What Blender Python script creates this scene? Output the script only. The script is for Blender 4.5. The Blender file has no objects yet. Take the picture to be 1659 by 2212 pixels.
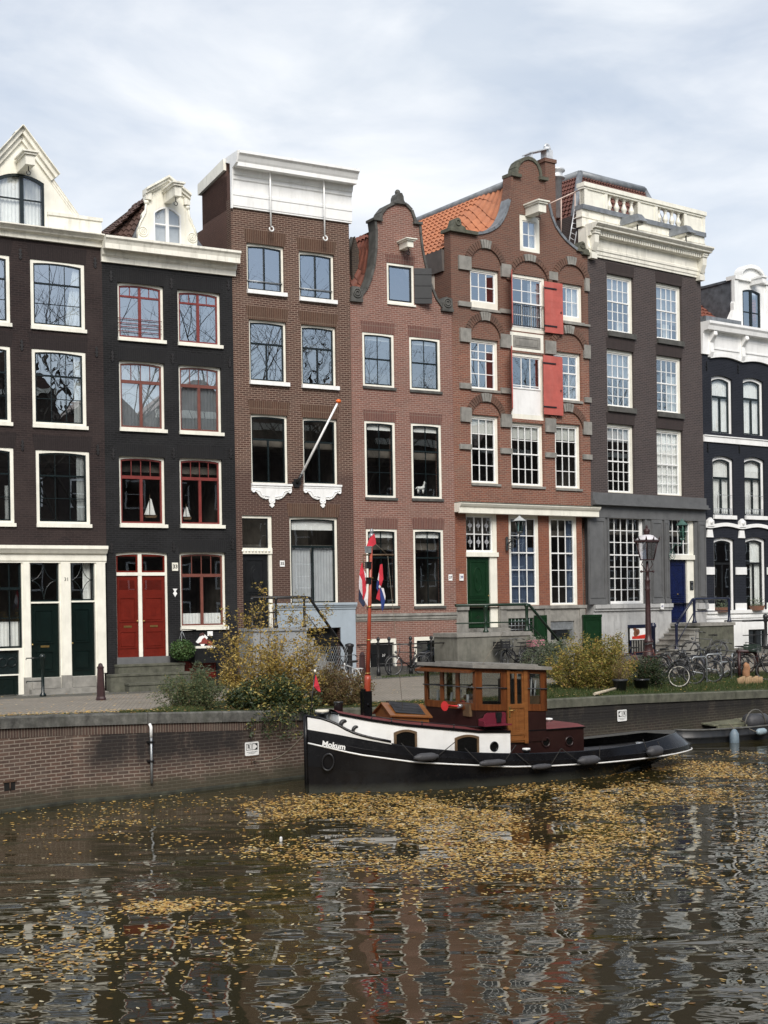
import bpy, bmesh, math, random
from mathutils import Vector as V, Matrix, geometry
random.seed(7)
scn = bpy.context.scene
col = scn.collection
PI = math.pi
# ---------------------------------------------------------------- measuring: photo pixels -> points of the place
F = 3000; CX = 829.5; HY = 1310; CAM = 4.1; ROLL = .016
CRO, SRO = math.cos(ROLL), math.sin(ROLL)
CROP = {1:(0,380,.48222),2:(0,1080,.48222),3:(0,1680,.48222),4:(700,480,.48222),5:(700,1180,.48222),6:(700,1680,.48222),
 7:(1400,430,.36166),8:(1400,980,.36166),9:(1400,1600,.36166),10:(1750,500,.45208),11:(1850,1150,.3918),12:(1850,1650,.3918),
 13:(950,2050,.42194),14:(1550,2050,.57263),15:(0,2150,.60277),16:(1350,2130,.36166),17:(2050,2020,.27125),18:(2150,2280,.21097),19:(520,1980,.40989),20:(1180,2040,.24111)}
def D(c, x, y):
    if not c: return x, y
    a = CROP[c]
    return (a[0]+x*a[2])/1.507, (a[1]+y*a[2])/1.507
def ray(x, y):
    u = (x-CX)/F; v = -(y-HY)/F
    return u*CRO+v*SRO, -u*SRO+v*CRO
def onz(x, y, z):
    u, v = ray(x, y); t = (z-CAM)/v
    return V((u*t, t, z))
def atY(x, y, Y):
    u, v = ray(x, y)
    return V((u*Y, Y, CAM+v*Y))
def lerp(a, b, t): return a+(b-a)*t
def interp(x, T, W):
    if x <= T[0]: return W[0]
    for i in range(len(T)-1):
        if x <= T[i+1]: return lerp(W[i], W[i+1], (x-T[i])/(T[i+1]-T[i]))
    return W[-1]
# ---------------------------------------------------------------- mesh helpers
class MB:
    def __init__(s): s.v = []; s.f = []; s.sm = []
    def face(s, pts, smooth=False):
        n = len(s.v); s.v += [tuple(p) for p in pts]; s.f.append(tuple(range(n, n+len(pts)))); s.sm.append(smooth)
    def box(s, x0, x1, y0, y1, z0, z1):
        n = len(s.v)
        s.v += [(x0,y0,z0),(x1,y0,z0),(x1,y1,z0),(x0,y1,z0),(x0,y0,z1),(x1,y0,z1),(x1,y1,z1),(x0,y1,z1)]
        for q in ((0,1,5,4),(1,2,6,5),(2,3,7,6),(3,0,4,7),(4,5,6,7),(3,2,1,0)):
            s.f.append(tuple(n+i for i in q)); s.sm.append(False)
        return s
    def hexa(s, p):  # 8 points, bottom ring then top ring
        n = len(s.v); s.v += [tuple(q) for q in p]
        for q in ((0,1,5,4),(1,2,6,5),(2,3,7,6),(3,0,4,7),(4,5,6,7),(3,2,1,0)):
            s.f.append(tuple(n+i for i in q)); s.sm.append(False)
        return s
    def prism(s, poly, y0, y1, cap0=True, cap1=True, smooth=False):  # poly in (x,z), extruded along y
        n = len(s.v); k = len(poly)
        s.v += [(x, y0, z) for x, z in poly]+[(x, y1, z) for x, z in poly]
        for i in range(k):
            j = (i+1) % k; s.f.append((n+i, n+j, n+k+j, n+k+i)); s.sm.append(smooth)
        if cap0: s.f.append(tuple(n+i for i in range(k))); s.sm.append(False)
        if cap1: s.f.append(tuple(n+k+i for i in reversed(range(k)))); s.sm.append(False)
        return s
    def sweepx(s, prof, x0, x1):  # prof in (y,z) extruded along x
        n = len(s.v); k = len(prof)
        s.v += [(x0, y, z) for y, z in prof]+[(x1, y, z) for y, z in prof]
        for i in range(k):
            j = (i+1) % k; s.f.append((n+i, n+j, n+k+j, n+k+i)); s.sm.append(False)
        s.f.append(tuple(n+i for i in range(k))); s.sm.append(False)
        s.f.append(tuple(n+k+i for i in reversed(range(k)))); s.sm.append(False)
        return s
    def ring(s, A, B, y0, y1):  # frame between two closed (x,z) outlines of equal length
        k = len(A); n = len(s.v)
        s.v += [(x,y0,z) for x,z in A]+[(x,y0,z) for x,z in B]+[(x,y1,z) for x,z in A]+[(x,y1,z) for x,z in B]
        for i in range(k):
            j = (i+1) % k
            for q in ((i,j,k+j,k+i),(k+i,k+j,3*k+j,3*k+i),(j,i,2*k+i,2*k+j)):
                s.f.append(tuple(n+t for t in q)); s.sm.append(False)
        return s
    def tube(s, pts, r, seg=6, cap=True):
        pts = [V(p) for p in pts]
        rr = r if isinstance(r, (list, tuple)) else [r]*len(pts)
        n = len(s.v); k = len(pts)
        up = None
        for i, p in enumerate(pts):
            d = (pts[min(i+1, k-1)]-pts[max(i-1, 0)])
            if d.length < 1e-9: d = V((0,0,1))
            d.normalize()
            if up is None: up = d.orthogonal().normalized()
            up = (up-d*up.dot(d))
            if up.length < 1e-6: up = d.orthogonal()
            up.normalize(); w = d.cross(up)
            for j in range(seg):
                a = 2*PI*j/seg
                s.v.append(tuple(p+(up*math.cos(a)+w*math.sin(a))*rr[i]))
        for i in range(k-1):
            for j in range(seg):
                s.f.append((n+i*seg+j, n+i*seg+(j+1) % seg, n+(i+1)*seg+(j+1) % seg, n+(i+1)*seg+j)); s.sm.append(True)
        if cap:
            s.f.append(tuple(n+j for j in reversed(range(seg)))); s.sm.append(False)
            s.f.append(tuple(n+(k-1)*seg+j for j in range(seg))); s.sm.append(False)
        return s
    def lathe(s, prof, c=(0,0,0), seg=16, smooth=True, axis=2):
        n = len(s.v); k = len(prof); c = V(c)
        for r, z in prof:
            for j in range(seg):
                a = 2*PI*j/seg; q = (r*math.cos(a), r*math.sin(a), z)
                if axis == 0: q = (z, q[0], q[1])
                if axis == 1: q = (q[0], z, q[1])
                s.v.append(tuple(c+V(q)))
        for i in range(k-1):
            for j in range(seg):
                s.f.append((n+i*seg+j, n+i*seg+(j+1) % seg, n+(i+1)*seg+(j+1) % seg, n+(i+1)*seg+j)); s.sm.append(smooth)
        s.f.append(tuple(n+j for j in reversed(range(seg)))); s.sm.append(False)
        s.f.append(tuple(n+(k-1)*seg+j for j in range(seg))); s.sm.append(False)
        return s
    def ball(s, c, r, seg=12, sz=1):
        return s.lathe([(max(.001, r*math.sin(PI*i/8)), -r*sz*math.cos(PI*i/8)) for i in range(9)], c, seg)
    def torus(s, c, R, r, axis=1, seg=28, k=6, arc=(0, 2*PI)):
        full = abs(arc[1]-arc[0]-2*PI) < 1e-6
        pts = []
        for i in range(seg+1):
            a = arc[0]+(arc[1]-arc[0])*i/seg
            q = (math.cos(a)*R, 0, math.sin(a)*R)
            if axis == 2: q = (q[0], q[2], 0)
            if axis == 0: q = (0, q[0], q[2])
            pts.append(V(c)+V(q))
        return s.tube(pts, r, k, cap=not full)
    def grid(s, rows, smooth=True):  # rows of equal length point lists
        n = len(s.v); k = len(rows[0])
        for r in rows: s.v += [tuple(p) for p in r]
        for i in range(len(rows)-1):
            for j in range(k-1):
                s.f.append((n+i*k+j, n+i*k+j+1, n+(i+1)*k+j+1, n+(i+1)*k+j)); s.sm.append(smooth)
        return s
    def build(s, name, mat, parent=None, loc=None, rotz=0, fix=False):
        me = bpy.data.meshes.new(name); me.from_pydata(s.v, [], s.f)
        me.polygons.foreach_set('use_smooth', s.sm)
        if fix:
            bm = bmesh.new(); bm.from_mesh(me)
            bmesh.ops.remove_doubles(bm, verts=bm.verts, dist=1e-4)
            bmesh.ops.recalc_face_normals(bm, faces=bm.faces); bm.to_mesh(me); bm.free()
        me.materials.append(mat); me.update()
        o = bpy.data.objects.new(name, me); col.objects.link(o)
        if parent: o.parent = parent
        if loc is not None: o.location = loc
        o.rotation_euler.z = rotz
        return o
def split_build(mb, name, mat, parent=None):
    n = len(mb.v); par = list(range(n))
    def fd(a):
        while par[a] != a: par[a] = par[par[a]]; a = par[a]
        return a
    for f in mb.f:
        for q in f[1:]: par[fd(q)] = fd(f[0])
    isl = {}
    for i in range(n): isl.setdefault(fd(i), []).append(i)
    ks = list(isl); bb = {k: [(min(mb.v[i][a] for i in isl[k])-.012, max(mb.v[i][a] for i in isl[k])+.012) for a in range(3)] for k in ks}
    g = {k: k for k in ks}
    def fg(a):
        while g[a] != a: a = g[a]
        return a
    for i, a in enumerate(ks):
        for b in ks[:i]:
            if all(bb[a][x][0] <= bb[b][x][1] and bb[b][x][0] <= bb[a][x][1] for x in range(3)): g[fg(a)] = fg(b)
    out = {}
    for f, s in zip(mb.f, mb.sm): out.setdefault(fg(fd(f[0])), []).append((f, s))
    obs = []
    for k, fs in out.items():
        m = MB(); mp = {}
        for f, s in fs:
            for q in f:
                if q not in mp: mp[q] = len(m.v); m.v.append(mb.v[q])
            m.f.append(tuple(mp[q] for q in f)); m.sm.append(s)
        obs.append(m.build(name, mat, parent))
    return obs
def tag(o, label=None, cat=None, group=None, kind=None):
    if label: o['label'] = label
    if cat: o['category'] = cat
    if group: o['group'] = group
    if kind: o['kind'] = kind
    return o
def thing(name, label, cat, loc=(0,0,0), rz=0, group=None):
    o = bpy.data.objects.new(name, None); col.objects.link(o); o.empty_display_size = .2
    o.location = loc; o.rotation_euler = (0, 0, rz)
    return tag(o, label, cat, group)
def copy_tree(o, parent=None):
    c = o.copy(); col.objects.link(c)
    if parent: c.parent = parent
    for ch in list(o.children): copy_tree(ch, c)
    return c
# ---------------------------------------------------------------- materials
MATS = {}
class NT:
    def __init__(s, name):
        s.m = bpy.data.materials.new(name); s.m.use_nodes = True
        s.t = s.m.node_tree; s.n = s.t.nodes; s.n.clear()
        s.out = s.n.new('ShaderNodeOutputMaterial'); MATS[name] = s.m
    def N(s, typ, **kw):
        x = s.n.new('ShaderNode'+typ)
        for k, v in kw.items():
            if k in x.inputs: x.inputs[k].default_value = v
            else: setattr(x, k, v)
        return x
    def L(s, a, b): s.t.links.new(a, b)
    def coord(s, kind='Object', scale=(1,1,1)):
        tc = s.N('TexCoord'); mp = s.N('Mapping'); mp.inputs['Scale'].default_value = scale
        s.L(tc.outputs[kind], mp.inputs[0]); return mp.outputs[0]
    def noise(s, vec, scale, detail=4, rough=.6):
        n = s.N('TexNoise'); n.inputs['Scale'].default_value = scale; n.inputs['Detail'].default_value = detail; n.inputs['Roughness'].default_value = rough
        s.L(vec, n.inputs['Vector']); return n.outputs['Fac']
    def ramp(s, fac, stops):
        r = s.N('ValToRGB'); e = r.color_ramp.elements
        while len(e) < len(stops): e.new(.5)
        for i, (p, c) in enumerate(stops):
            e[i].position = p; e[i].color = (*c, 1) if len(c) == 3 else c
        s.L(fac, r.inputs[0]); return r.outputs[0]
    def mix(s, fac, a, b, mode='MIX'):
        m = s.N('Mix', data_type='RGBA', blend_type=mode)
        for sock, val in ((m.inputs[0], fac), (m.inputs[6], a), (m.inputs[7], b)):
            if isinstance(val, (int, float)): sock.default_value = val
            elif isinstance(val, tuple): sock.default_value = (*val, 1)
            else: s.L(val, sock)
        return m.outputs[2]
    def math(s, op, a, b=0.0, clamp=False):
        m = s.N('Math', operation=op, use_clamp=clamp)
        for sock, val in ((m.inputs[0], a), (m.inputs[1], b)):
            if isinstance(val, (int, float)): sock.default_value = val
            else: s.L(val, sock)
        return m.outputs[0]
    def bsdf(s, colr, rough=.5, bump=None, bstr=.3, bdist=.01, metal=0, spec=.5, coat=0, ior=None):
        b = s.N('BsdfPrincipled')
        if isinstance(colr, tuple): b.inputs['Base Color'].default_value = (*colr, 1)
        else: s.L(colr, b.inputs['Base Color'])
        if isinstance(rough, (int, float)): b.inputs['Roughness'].default_value = rough
        else: s.L(rough, b.inputs['Roughness'])
        b.inputs['Metallic'].default_value = metal; b.inputs['Specular IOR Level'].default_value = spec
        b.inputs['Coat Weight'].default_value = coat
        if ior: b.inputs['IOR'].default_value = ior
        if bump is not None:
            bp = s.N('Bump'); bp.inputs['Strength'].default_value = bstr; bp.inputs['Distance'].default_value = bdist
            s.L(bump, bp.inputs['Height']); s.L(bp.outputs[0], b.inputs['Normal'])
        s.L(b.outputs[0], s.out.inputs[0]); return b
def plain(name, c, rough=.5, amount=.12, scale=3, metal=0, spec=.5, coat=0, bump=.15, dirt=None):
    t = NT(name); v = t.coord()
    n = t.noise(v, scale, 5)
    lo = tuple(max(0, x*(1-amount*1.6)) for x in c); hi = tuple(min(1, x*(1+amount)) for x in c)
    cc = t.ramp(n, [(.3, lo), (.7, hi)])
    if dirt:
        d = t.noise(t.coord(scale=(2.2,2.2,.35)), 2.5, 6, .7)
        f = t.ramp(d, [(.5, (0,0,0)), (.78, (1,1,1))])
        cc = t.mix(t.math('MULTIPLY', f, dirt[0]), cc, dirt[1])
    n2 = t.noise(v, scale*9, 3)
    t.bsdf(cc, rough, n2, bump, .01, metal, spec, coat)
    return t.m
def brick(name, c1, c2, mort, bw=.215, rh=.068, ms=.010, rough=.85, patch=.25, patchc=(.03,.025,.022), bias=0, swap=False, bumpd=.006, vbottom=None, soot=None, vlow=None, vhigh=None):
    t = NT(name)
    tc = t.N('TexCoord'); sp = t.N('SeparateXYZ'); t.L(tc.outputs['Object'], sp.inputs[0])
    cb = t.N('CombineXYZ'); xy = t.math('ADD', sp.outputs[0], sp.outputs[1])
    if swap: t.L(xy, cb.inputs[0]); t.L(sp.outputs[2], cb.inputs[1])
    else: t.L(xy, cb.inputs[0]); t.L(sp.outputs[2], cb.inputs[1])
    wob = t.N('TexNoise', Scale=1.3, Detail=2.0); t.L(cb.outputs[0], wob.inputs['Vector'])
    wv = t.N('VectorMath', operation='SCALE'); t.L(wob.outputs['Color'], wv.inputs[0]); wv.inputs['Scale'].default_value = .03
    ad = t.N('VectorMath', operation='ADD'); t.L(cb.outputs[0], ad.inputs[0]); t.L(wv.outputs[0], ad.inputs[1])
    br = t.N('TexBrick'); t.L(ad.outputs[0], br.inputs['Vector'])
    br.inputs['Scale'].default_value = 1; br.inputs['Brick Width'].default_value = bw; br.inputs['Row Height'].default_value = rh
    br.inputs['Mortar Size'].default_value = ms; br.inputs['Mortar Smooth'].default_value = .3; br.inputs['Bias'].default_value = bias
    if swap: br.offset = 0.0
    br.inputs['Color1'].default_value = (*c1,1); br.inputs['Color2'].default_value = (*c2,1); br.inputs['Mortar'].default_value = (*mort,1)
    n = t.noise(cb.outputs[0], .55, 5, .65); f = t.ramp(n, [(.42, (0,0,0)), (.75, (1,1,1))])
    c = t.mix(t.math('MULTIPLY', f, patch), br.outputs['Color'], patchc)
    n2 = t.noise(cb.outputs[0], 14, 3); c = t.mix(.5, c, t.ramp(n2, [(.3, (.35,.35,.35)), (.7, (.62,.62,.62))]), 'OVERLAY')
    n4 = t.noise(cb.outputs[0], 1.1, 4); f4 = t.ramp(n4, [(.5, (0,0,0)), (.72, (1,1,1))])
    c = t.mix(t.math('MULTIPLY', f4, .25), c, mort)
    if vbottom:  # (height, colour): band of rising damp and moss with a ragged upper edge
        hgt = t.math('ADD', sp.outputs[2], t.math('MULTIPLY', t.noise(cb.outputs[0], 1.2, 5), vbottom[2]))
        f3 = t.ramp(hgt, [(vbottom[0], (1,1,1)), (vbottom[0]+.25, (0,0,0))])
        c = t.mix(t.math('MULTIPLY', f3, .85), c, vbottom[1])
    for vv, sg in ((vlow, -1), (vhigh, 1)):  # a stretch of differently coloured bricks, with an uneven edge
        if vv:
            hh = t.math('ADD', sp.outputs[2], t.math('MULTIPLY', t.noise(cb.outputs[0], .6, 4), 1.6))
            f5 = t.math('MULTIPLY', t.math('SUBTRACT', hh, vv[0]+.8), sg*2.0 if sg < 0 else .7, True)
            c = t.mix(t.math('MULTIPLY', f5, .75), c, t.mix(.35, vv[1], br.outputs['Color']))
    if soot:  # black runs of soot and water below the coping
        gp = t.N('NewGeometry'); sv = t.N('Mapping'); sv.inputs['Scale'].default_value = (.7,.7,.24); t.L(gp.outputs['Position'], sv.inputs[0]); sx = t.N('SeparateXYZ'); t.L(gp.outputs['Position'], sx.inputs[0])
        s1 = t.ramp(t.noise(sv.outputs[0], 1.7, 7, .66), [(.24,(0,0,0)),(.50,(1,1,1))])
        nx = t.math('ADD', sx.outputs[0], t.math('MULTIPLY', t.noise(gp.outputs['Position'], 1.1, 4), 1.2))
        mr = t.N('MapRange'); mr.inputs['From Min'].default_value = soot[0]; mr.inputs['From Max'].default_value = soot[0]+.5; t.L(nx, mr.inputs['Value'])
        mr2 = t.N('MapRange'); mr2.inputs['From Min'].default_value = soot[1]; mr2.inputs['From Max'].default_value = soot[1]+.9; mr2.inputs['To Min'].default_value = 1; mr2.inputs['To Max'].default_value = .15; t.L(nx, mr2.inputs['Value'])
        s1 = t.math('MULTIPLY', s1, t.math('MULTIPLY', mr.outputs[0], mr2.outputs[0]))
        s1 = t.math('MULTIPLY', s1, t.ramp(sp.outputs[2], [(.40,(.05,.05,.05)),(.95,(1,1,1))]))
        c = t.mix(t.math('MULTIPLY', s1, .9), c, (.016,.015,.015))
    h = t.math('ADD', t.math('MULTIPLY', br.outputs['Fac'], -1), t.math('MULTIPLY', n2, .5))
    t.bsdf(c, rough, h, .6, bumpd, spec=.3)
    return t.m
CREAM = plain('cream_paint', (.81,.79,.69), .45, .07, 2, dirt=(.35, (.42,.40,.33)))
CORN = plain('weathered_cream_paint', (.80,.775,.68), .5, .08, 2, dirt=(.8, (.36,.35,.29)))
WHITE = plain('white_paint', (.83,.83,.81), .45, .05, 2, dirt=(.4, (.48,.48,.45)))
GREEN_BLK = plain('dark_green_paint', (.007,.013,.014), .25, .2, 5)
BLACKP = plain('black_paint', (.012,.013,.014), .3, .2, 5)
REDWIN = plain('red_window_paint', (.18,.032,.026), .4, .15, 5)
BRNWIN = plain('brown_window_paint', (.16,.055,.04), .4, .15, 5)
REDDOOR = plain('red_door_paint', (.135,.015,.009), .25, .12, 5)
GREENDOOR = plain('green_door_paint', (.006,.028,.010), .3, .15, 5)
DKGREEN = plain('bottle_green_paint', (.003,.009,.008), .25, .2, 5)
BLUEDOOR = plain('navy_blue_paint', (.005,.010,.050), .25, .15, 5)
SHUT = plain('salmon_red_paint', (.44,.100,.078), .6, .10, 3, dirt=(.5, (.50,.17,.14)))
STONE = plain('grey_stone', (.25,.24,.215), .8, .22, 3, dirt=(.5, (.09,.09,.08)), bump=.4)
DKSTONE = plain('dark_stone', (.085,.083,.075), .8, .3, 3, dirt=(.5, (.035,.037,.03)), bump=.4)
COPST = plain('coping_stone', (.105,.103,.092), .85, .45, 5, dirt=(.75, (.042,.047,.030)), bump=.6)
MOSSY = plain('mossy_stone', (.10,.10,.075), .9, .3, 4, dirt=(.6, (.035,.045,.02)), bump=.5)
BLUESTONE = plain('bluestone_grey', (.115,.117,.118), .65, .12, 2.5, dirt=(.35, (.05,.05,.052)), bump=.2)
PALEPLINTH = plain('pale_stone_plinth', (.42,.42,.41), .7, .12, 2, dirt=(.7, (.12,.12,.12)), bump=.3)
BLUEGREY = plain('blue_grey_stucco', (.33,.385,.43), .7, .06, 2, dirt=(.25, (.22,.25,.27)))
LEAD = plain('lead_sheet', (.20,.215,.23), .5, .25, 3, metal=.2)
SLATE = plain('grey_slate', (.10,.11,.125), .55, .3, 4)
ZINC = plain('zinc_metal', (.5,.52,.54), .35, .15, 5, metal=.8)
IRON = plain('black_iron', (.012,.012,.013), .4, .3, 9)
DKIRON = plain('anchor_iron', (.016,.014,.014), .5, .3, 9)
BLUEIRON = plain('dark_blue_iron', (.008,.012,.035), .35, .2, 6)
GREENIRON = plain('dark_green_iron', (.007,.024,.012), .35, .2, 6)
MAROON = plain('maroon_iron', (.036,.013,.013), .45, .25, 8)
BRASS = plain('brass', (.55,.38,.14), .3, .1, 8, metal=.9)
STEEL = plain('bright_steel', (.6,.61,.62), .25, .1, 8, metal=.95)
GALV = plain('galvanised_steel', (.36,.38,.39), .4, .2, 8, metal=.6)
RUBBER = plain('black_rubber', (.012,.012,.012), .7, .2, 9)
DARKROOM = plain('dark_interior', (.115,.100,.085), .9, .85, .7)
CURT = plain('white_curtain_cloth', (.84,.84,.82), .9, .06, 3)
CURTG = plain('grey_sheer_cloth', (.46,.47,.49), .9, .08, 3)
CURTB = plain('blue_curtain_cloth', (.05,.075,.13), .9, .15, 3)
BLIND = plain('pale_blind_cloth', (.60,.60,.57), .8, .05, 4)
WOODP = plain('pale_wood', (.34,.22,.12), .6, .2, 6)
B1 = brick('dark_painted_brick', (.024,.015,.014), (.015,.010,.010), (.040,.029,.027), patch=.9, patchc=(.046,.033,.030))
B2 = brick('black_painted_brick', (.008,.008,.009), (.0045,.0045,.005), (.020,.020,.021), patch=.75, patchc=(.026,.026,.027))
B3 = brick('brown_brick', (.086,.040,.028), (.058,.030,.022), (.25,.18,.14), ms=.012, patch=.3, vlow=(7.15,(.045,.024,.022)), patchc=(.05,.03,.022))
B4 = brick('pink_red_brick', (.225,.100,.076), (.165,.076,.060), (.33,.245,.20), ms=.010, patch=.35, patchc=(.10,.055,.045))
B5 = brick('weathered_red_brick', (.235,.086,.054), (.155,.062,.044), (.29,.205,.155), ms=.010, patch=.3, patchc=(.09,.055,.043), vhigh=(11.2,(.085,.058,.046)))
B5L = brick('orange_red_brick', (.235,.082,.045), (.17,.060,.038), (.25,.15,.11), ms=.006, patch=.2, patchc=(.12,.05,.035))
B6 = brick('dark_purple_brick', (.062,.047,.045), (.044,.036,.036), (.125,.105,.098), ms=.009, patch=.35, patchc=(.03,.026,.026))
B7 = brick('blue_black_painted_brick', (.011,.013,.020), (.007,.009,.014), (.024,.027,.036), patch=.5, patchc=(.02,.022,.029))
BSIDE = brick('brown_side_render', (.115,.062,.047), (.105,.058,.044), (.13,.075,.057), ms=.004, patch=.5, patchc=(.05,.03,.025))
BQ = brick('quay_brick', (.130,.078,.058), (.080,.052,.042), (.27,.225,.18), bw=.25, rh=.078, ms=.013, patch=.5, patchc=(.05,.036,.032), vbottom=(.62,(.060,.055,.036),.8), soot=(-6.1,-2.9))
BQ2 = brick('mossy_quay_brick', (.060,.044,.034), (.042,.033,.027), (.10,.09,.07), bw=.25, rh=.078, ms=.012, patch=.75, patchc=(.032,.038,.016), vbottom=(.25,(.035,.04,.018),.9), soot=(-50,90))
def soldier(name, c1, c2, mort): return brick(name, c1, c2, mort, bw=.068, rh=.6, ms=.010, swap=True, patch=.2)
L1 = soldier('dark_lintel_brick', (.021,.015,.015), (.017,.012,.012), (.027,.02,.019))
L2 = soldier('black_lintel_brick', (.011,.011,.012), (.009,.009,.010), (.016,.016,.017))
L3 = soldier('brown_lintel_brick', (.088,.042,.027), (.066,.033,.022), (.17,.12,.085))
L4 = soldier('red_lintel_brick', (.15,.062,.048), (.12,.05,.042), (.22,.155,.125))
L6 = soldier('purple_lintel_brick', (.042,.03,.029), (.032,.025,.024), (.06,.048,.044))
def glassmat(name, refl=.10, tint=(.82,.86,.86), wob=.6, scale=1.6, boost=1.5):
    t = NT(name); v = t.coord()
    n = t.N('TexNoise'); n.inputs['Scale'].default_value = scale; n.inputs['Detail'].default_value = 2; t.L(v, n.inputs['Vector'])
    bp = t.N('Bump'); bp.inputs['Strength'].default_value = wob; bp.inputs['Distance'].default_value = .02; t.L(n.outputs['Fac'], bp.inputs['Height'])
    g = t.N('BsdfGlossy'); g.inputs['Roughness'].default_value = .0; g.inputs['Color'].default_value = (.9,.95,1,1); t.L(bp.outputs[0], g.inputs['Normal'])
    tr = t.N('BsdfTransparent'); tr.inputs['Color'].default_value = (*tint, 1)
    lw = t.N('LayerWeight'); lw.inputs['Blend'].default_value = .5
    fac = t.math('ADD', t.math('MULTIPLY', t.math('POWER', lw.outputs['Facing'], 4.0), .8), refl+.05*boost, True)
    mx = t.N('MixShader'); t.L(fac, mx.inputs[0]); t.L(tr.outputs[0], mx.inputs[1]); t.L(g.outputs[0], mx.inputs[2]); t.L(mx.outputs[0], t.out.inputs[0])
    return t.m
GL = glassmat('window_glass', .40, wob=.05, scale=.7)
GLO = glassmat('old_wavy_glass', .36, wob=.14, scale=1.3)
GLM = glassmat('clear_glass', .085, (.92,.94,.93), .07, .8)
# ---------------------------------------------------------------- street line: seven house fronts
ANG = [30, 29.5, 29.5, 30.5, 34, 38, 36]
XB = [-140, 230, 511, 765, 984, 1279, 1523, 1850]
ZG = [1.60, 1.60, 1.70, 1.80, 1.85, 2.00, 2.12]
def u_at(x): return ray(x, 1200)[0]
def inter(P, a, x):
    u = u_at(x); k = (u*P[1]-P[0])/(math.cos(a)-u*math.sin(a))
    return (P[0]+math.cos(a)*k, P[1]+math.sin(a)*k)
BP_ = [None]*8
_p = (u_at(870)*48.4, 48.4)
BP_[3] = inter(_p, math.radians(ANG[3]), XB[3]); BP_[4] = inter(_p, math.radians(ANG[3]), XB[4])
for i in (4,5,6): BP_[i+1] = inter(BP_[i], math.radians(ANG[i]), XB[i+1])
for i in (2,1,0): BP_[i] = inter(BP_[i+1], math.radians(ANG[i]), XB[i])
class House:
    def __init__(s, i, label):
        s.i = i; s.a = math.radians(ANG[i]); s.o = BP_[i]; s.zg = ZG[i]
        s.w = math.hypot(BP_[i+1][0]-s.o[0], BP_[i+1][1]-s.o[1])
        s.root = thing('canal_house', label, 'house', (s.o[0], s.o[1], s.zg), s.a, 'canal houses along the quay')
        s.holes = []
    def P(s, c, x, y, d=0):  # pixel -> (s, z) on the plane d metres behind the front
        u, v = ray(*D(c, x, y)); ox = s.o[0]-math.sin(s.a)*d; oy = s.o[1]+math.cos(s.a)*d
        k = (u*oy-ox)/(math.cos(s.a)-u*math.sin(s.a)); Y = oy+math.sin(s.a)*k
        return k, CAM+v*Y-s.zg
    def W(s, p):  # local -> world
        return V((s.o[0]+math.cos(s.a)*p[0]-math.sin(s.a)*p[1], s.o[1]+math.sin(s.a)*p[0]+math.cos(s.a)*p[1], s.zg+p[2]))
    def pl(s, c, pts, d=0): return [s.P(c, x, y, d) for x, y in pts]
    def puts(s, mb, name, mat, parent=None): return split_build(mb, name, mat, parent or s.root)
    def put(s, mb, name, mat, parent=None, **k): return mb.build(name, mat, parent or s.root, **k)
    def wall(s, outline, mat, depth=.38, holes=None, name='wall', y=0, reveal=.36):
        hs = s.holes if holes is None else holes
        pts = []; faces = []
        for poly in [outline]+hs:
            n = len(pts); pts += [V(p) for p in poly]; faces.append(list(range(n, n+len(poly))))
        vs, es, fs, _, _, of = geometry.delaunay_2d_cdt(pts, [], faces, 1, 1e-5)
        fs = [f for f, g in zip(fs, of) if list(g) == [0]]
        mb = MB(); mb.v = [(p[0], y, p[1]) for p in vs]
        for f in fs:
            a, b, c = [vs[q] for q in f[:3]]
            cr_ = (b[0]-a[0])*(c[1]-a[1])-(b[1]-a[1])*(c[0]-a[0])
            mb.f.append(tuple(f) if cr_ > 0 else tuple(reversed(f))); mb.sm.append(False)
        nb = len(mb.v); mb.v += [(p[0], y+depth, p[1]) for p in vs]; mb.f += [tuple(reversed([q+nb for q in f])) for f in list(mb.f)]; mb.sm += [False]*(len(mb.f)-len(mb.sm))
        mb.prism(outline, y, y+depth, cap0=False, cap1=False)
        for h in hs: mb.prism(h, y, y+reveal, cap0=False, cap1=False)
        return s.put(mb, name, mat)
def arch_poly(s0, s1, z0, z1, rise, n=8):
    if rise <= 0: return [(s0,z0),(s1,z0),(s1,z1),(s0,z1)]
    pts = [(s0,z0),(s1,z0)]
    for i in range(n+1):
        t = i/n; x = lerp(s1, s0, t); q = 2*t-1
        pts.append((x, z1-rise*q*q))
    return pts
def curtain_mesh(mb, s0, s1, z0, z1, y, waves=None, amp=.013):
    w = s1-s0; waves = waves or max(2, w/.11); n = max(8, int(waves*6))
    ph = random.random()*6; rows = []
    for z in (z0, lerp(z0, z1, .5), z1):
        rows.append([(lerp(s0, s1, i/n), y+amp*math.sin(ph+2*PI*waves*i/n+.6*math.sin(i*.9)), z) for i in range(n+1)])
    mb.grid(rows)
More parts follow.
